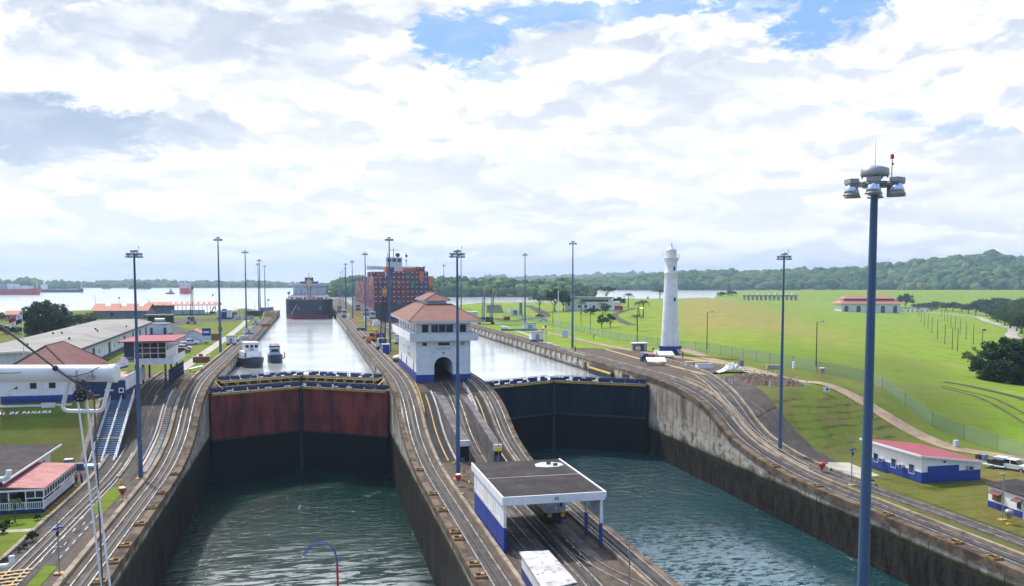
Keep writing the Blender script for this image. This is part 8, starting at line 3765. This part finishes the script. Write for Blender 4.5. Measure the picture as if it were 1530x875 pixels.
a, b_ = sp(-160, 557.5), sp(170, 557.5)
t = thing('ship_boom', 'white cylindrical ship boom reaching in from the left with hanging bracket', 'boom', tuple(a))
L0 = a
ax = (b_ - a)
m = MB()
m.cyl((0, 0, 0), ax, .215, .215, 28)
m.build('boom_tube', M['white_clean'], t)
m = MB()
m.cyl(ax * .985, ax * 1.012, .235, .235, 28)
m.cyl(ax * 1.012, ax * 1.016, .235, .17, 28)
m.build('end_cap', M['white_clean'], t)
def rel(px, py, d=DB):
    return sp(px, py, d) - L0
m = MB()
m.tube([rel(104, 566), rel(95, 602), rel(94, 608), rel(97, 612.5), rel(104, 614), rel(128, 614), rel(146, 614), rel(152, 612), rel(155, 607), rel(165, 566)], .052, 10)
m.build('hanging_bracket', M['white_clean'], t)
m = MB()
for s in (-.03, .03):
    pass
q = [rel(-40, 567), rel(46, 568), rel(30, 574), rel(0, 592), rel(-40, 612)]
n_ = len(q)
f = Vector((math.sin(YAW), math.cos(YAW), 0))
m.add([tuple(v - f * .05) for v in q] + [tuple(v + f * .05) for v in q], [tuple(range(n_)), tuple(range(n_, 2 * n_))] + [(k, (k + 1) % n_, n_ + (k + 1) % n_, n_ + k) for k in range(n_)])
m.build('gusset', M['white_clean'], t)
m = MB()
m.cyl(rel(122, 590) - f * .09, rel(122, 590) + f * .09, .17, .17, 20)
m.build('sheave', M['dark'], t)
m = MB()
for k in range(6):
    aa = k * math.pi / 3
    c = rel(122 + 5.6 * math.cos(aa), 590 + 5.6 * math.sin(aa))
    m.cyl(c - f * .10, c - f * .08, .022, .022, 8)
m.build('sheave_hole', M['silver'], t)
m = MB()
m.bar(rel(118, 568) - f * .12, rel(122, 584) - f * .12, .05, .06)
m.bar(rel(126, 566) - f * .14, rel(141, 577) - f * .14, .035)
m.ball(rel(137, 590) - f * .15, .065, 2, (.8, .8, 1.8))
m.ball(rel(142, 588) - f * .16, .055, 2, (.8, .8, 2.0))
m.build('pulley_block', M['rope'], t)
m = MB()
for px in (121, 144):
    m.ball(rel(px, 552) - f * .2, .03, 1)
    m.tube([rel(px - 1, 552) - f * .21, rel(px, 558) - f * .23, rel(px + 1, 566) - f * .2], .022, 6)
m.cyl(rel(137.5, 560) - f * .215, rel(139, 562) - f * .215, .05, .05, 8)
m.cyl(rel(147, 561) - f * .235, rel(147.2, 561) - f * .205, .03, .03, 8)
m.build('eye_bolt', M['silver'], t)
m = MB()
m.tube([rel(-60, 556.5) - f * .2, rel(0, 556) - f * .216, rel(28, 555.5) - f * .216, rel(39, 554.7) - f * .214], .014, 5)
m.build('rust_streak', M['ochre'], t)

t = thing('wire_stay', 'dark wire stay running down diagonally to the boom tackle', 'wire', tuple(sp(-120, 397)))
o_ = Vector(t.location)
m = MB()
m.tube([(0, 0, 0), sp(0, 477) - f * .3 - o_, sp(92, 548) - f * .3 - o_, sp(138, 583) - f * .22 - o_], .03, 8)
m.build('wire', M['rope'], t)
m = MB()
m.ball(sp(92, 548) - f * .3 - o_, .075, 2, (1, 1, 1.1))
m.build('green_clamp', M['glass_blue'], t)
m = MB()
m.tube([sp(92, 548) - f * .3 - o_, sp(104, 559) - f * .26 - o_, sp(120, 560.5) - f * .27 - o_, sp(140, 555) - f * .27 - o_, sp(158, 545) - f * .26 - o_], .011, 5)
m.tube([sp(120, 575) - f * .24 - o_, sp(124, 582) - f * .24 - o_, sp(131, 582) - f * .24 - o_, sp(138, 575) - f * .24 - o_], .02, 5)
m.build('loose_line', M['rope'], t)
for (lab, p0, p1, r_, mt) in (('left white rope falling from the boom sheave', (114.5, 585), (156, 905), .026, 'white_clean'), ('right white rope falling from the boom sheave', (128.5, 590), (168, 905), .028, 'white_clean'), ('brown rope falling from the boom pulley block', (140.5, 592), (154.5, 905), .022, 'rope')):
    a, b_ = sp(*p0), sp(*p1)
    t = thing('rope', lab, 'rope', tuple(a))
    m = MB()
    m.tube([(0, 0, 0), (b_ - a) * .25 + Vector((0, .01, 0)), (b_ - a) * .5 + Vector((0, .02, 0)), b_ - a], r_, 7)
    m.build('strand', M[mt], t)
for (lab, pts) in (('white bent vent pipe of our ship at the left edge, upper', [(-60, 717), (0, 716), (7, 715), (11.5, 712), (13.3, 708), (13.5, 702)]), ('white bent vent pipe of our ship at the left edge, lower', [(-60, 847), (0, 846), (12, 845), (17, 841.5), (17.8, 837), (17.5, 830)])):
    a = sp(*pts[0], 14)
    t = thing('vent_pipe', lab, 'pipe', tuple(a))
    m = MB()
    m.tube([sp(*q, 14) - a for q in pts], .043, 12)
    m.build('pipe', M['white_clean'], t)
# jackstaff with hoop at the bow
d_ = 44.0
a = sp(507, 960, d_)
t = thing('jackstaff', 'red jackstaff with curved blue hoop rising from our bow', 'jackstaff', tuple(a))
m = MB()
m.cyl((0, 0, 0), sp(503.8, 841, d_) - a, .06, .055, 10)
m.build('staff', M['red'], t)
m = MB()
hp = [(503.6, 842), (503, 833), (501, 825), (497, 818), (491, 812.5), (484, 810), (475, 810.5), (467, 813), (461, 818), (456, 824), (453, 830)]
hp2 = [(503.6, 842), (502, 831), (499, 823), (495, 816.5), (489, 813.5), (482, 812.5), (474, 812.5), (467, 815), (462, 820), (458, 826), (455.5, 830)]
m.tube([sp(*q, d_) - a for q in hp], .028, 6)
m.tube([sp(*q, d_ - .25) - a for q in hp2], .024, 6)
m.bar(sp(453, 830, d_) - a, sp(455.5, 830, d_ - .25) - a, .03)
m.build('hoop', M['blue'], t)

# ------------------------------------------------------------------ haze
hm = bpy.data.materials.new('haze')
hm.use_nodes = True
hm.node_tree.nodes.clear()
hn = N(hm.node_tree)
pv = hn.node('ShaderNodeVolumePrincipled')
pv.inputs['Color'].default_value = (.52, .71, 1.0, 1)
pv.inputs['Density'].default_value = 0.000145
pv.inputs['Anisotropy'].default_value = .3
hm.node_tree.links.new(pv.outputs[0], hn.node('ShaderNodeOutputMaterial').inputs['Volume'])
m = MB()
m.b(-7200, 9200, -3100, 9200, -28.5, 190)
o = m.build('haze', hm)
o['kind'] = 'stuff'
o.display_type = 'WIRE'
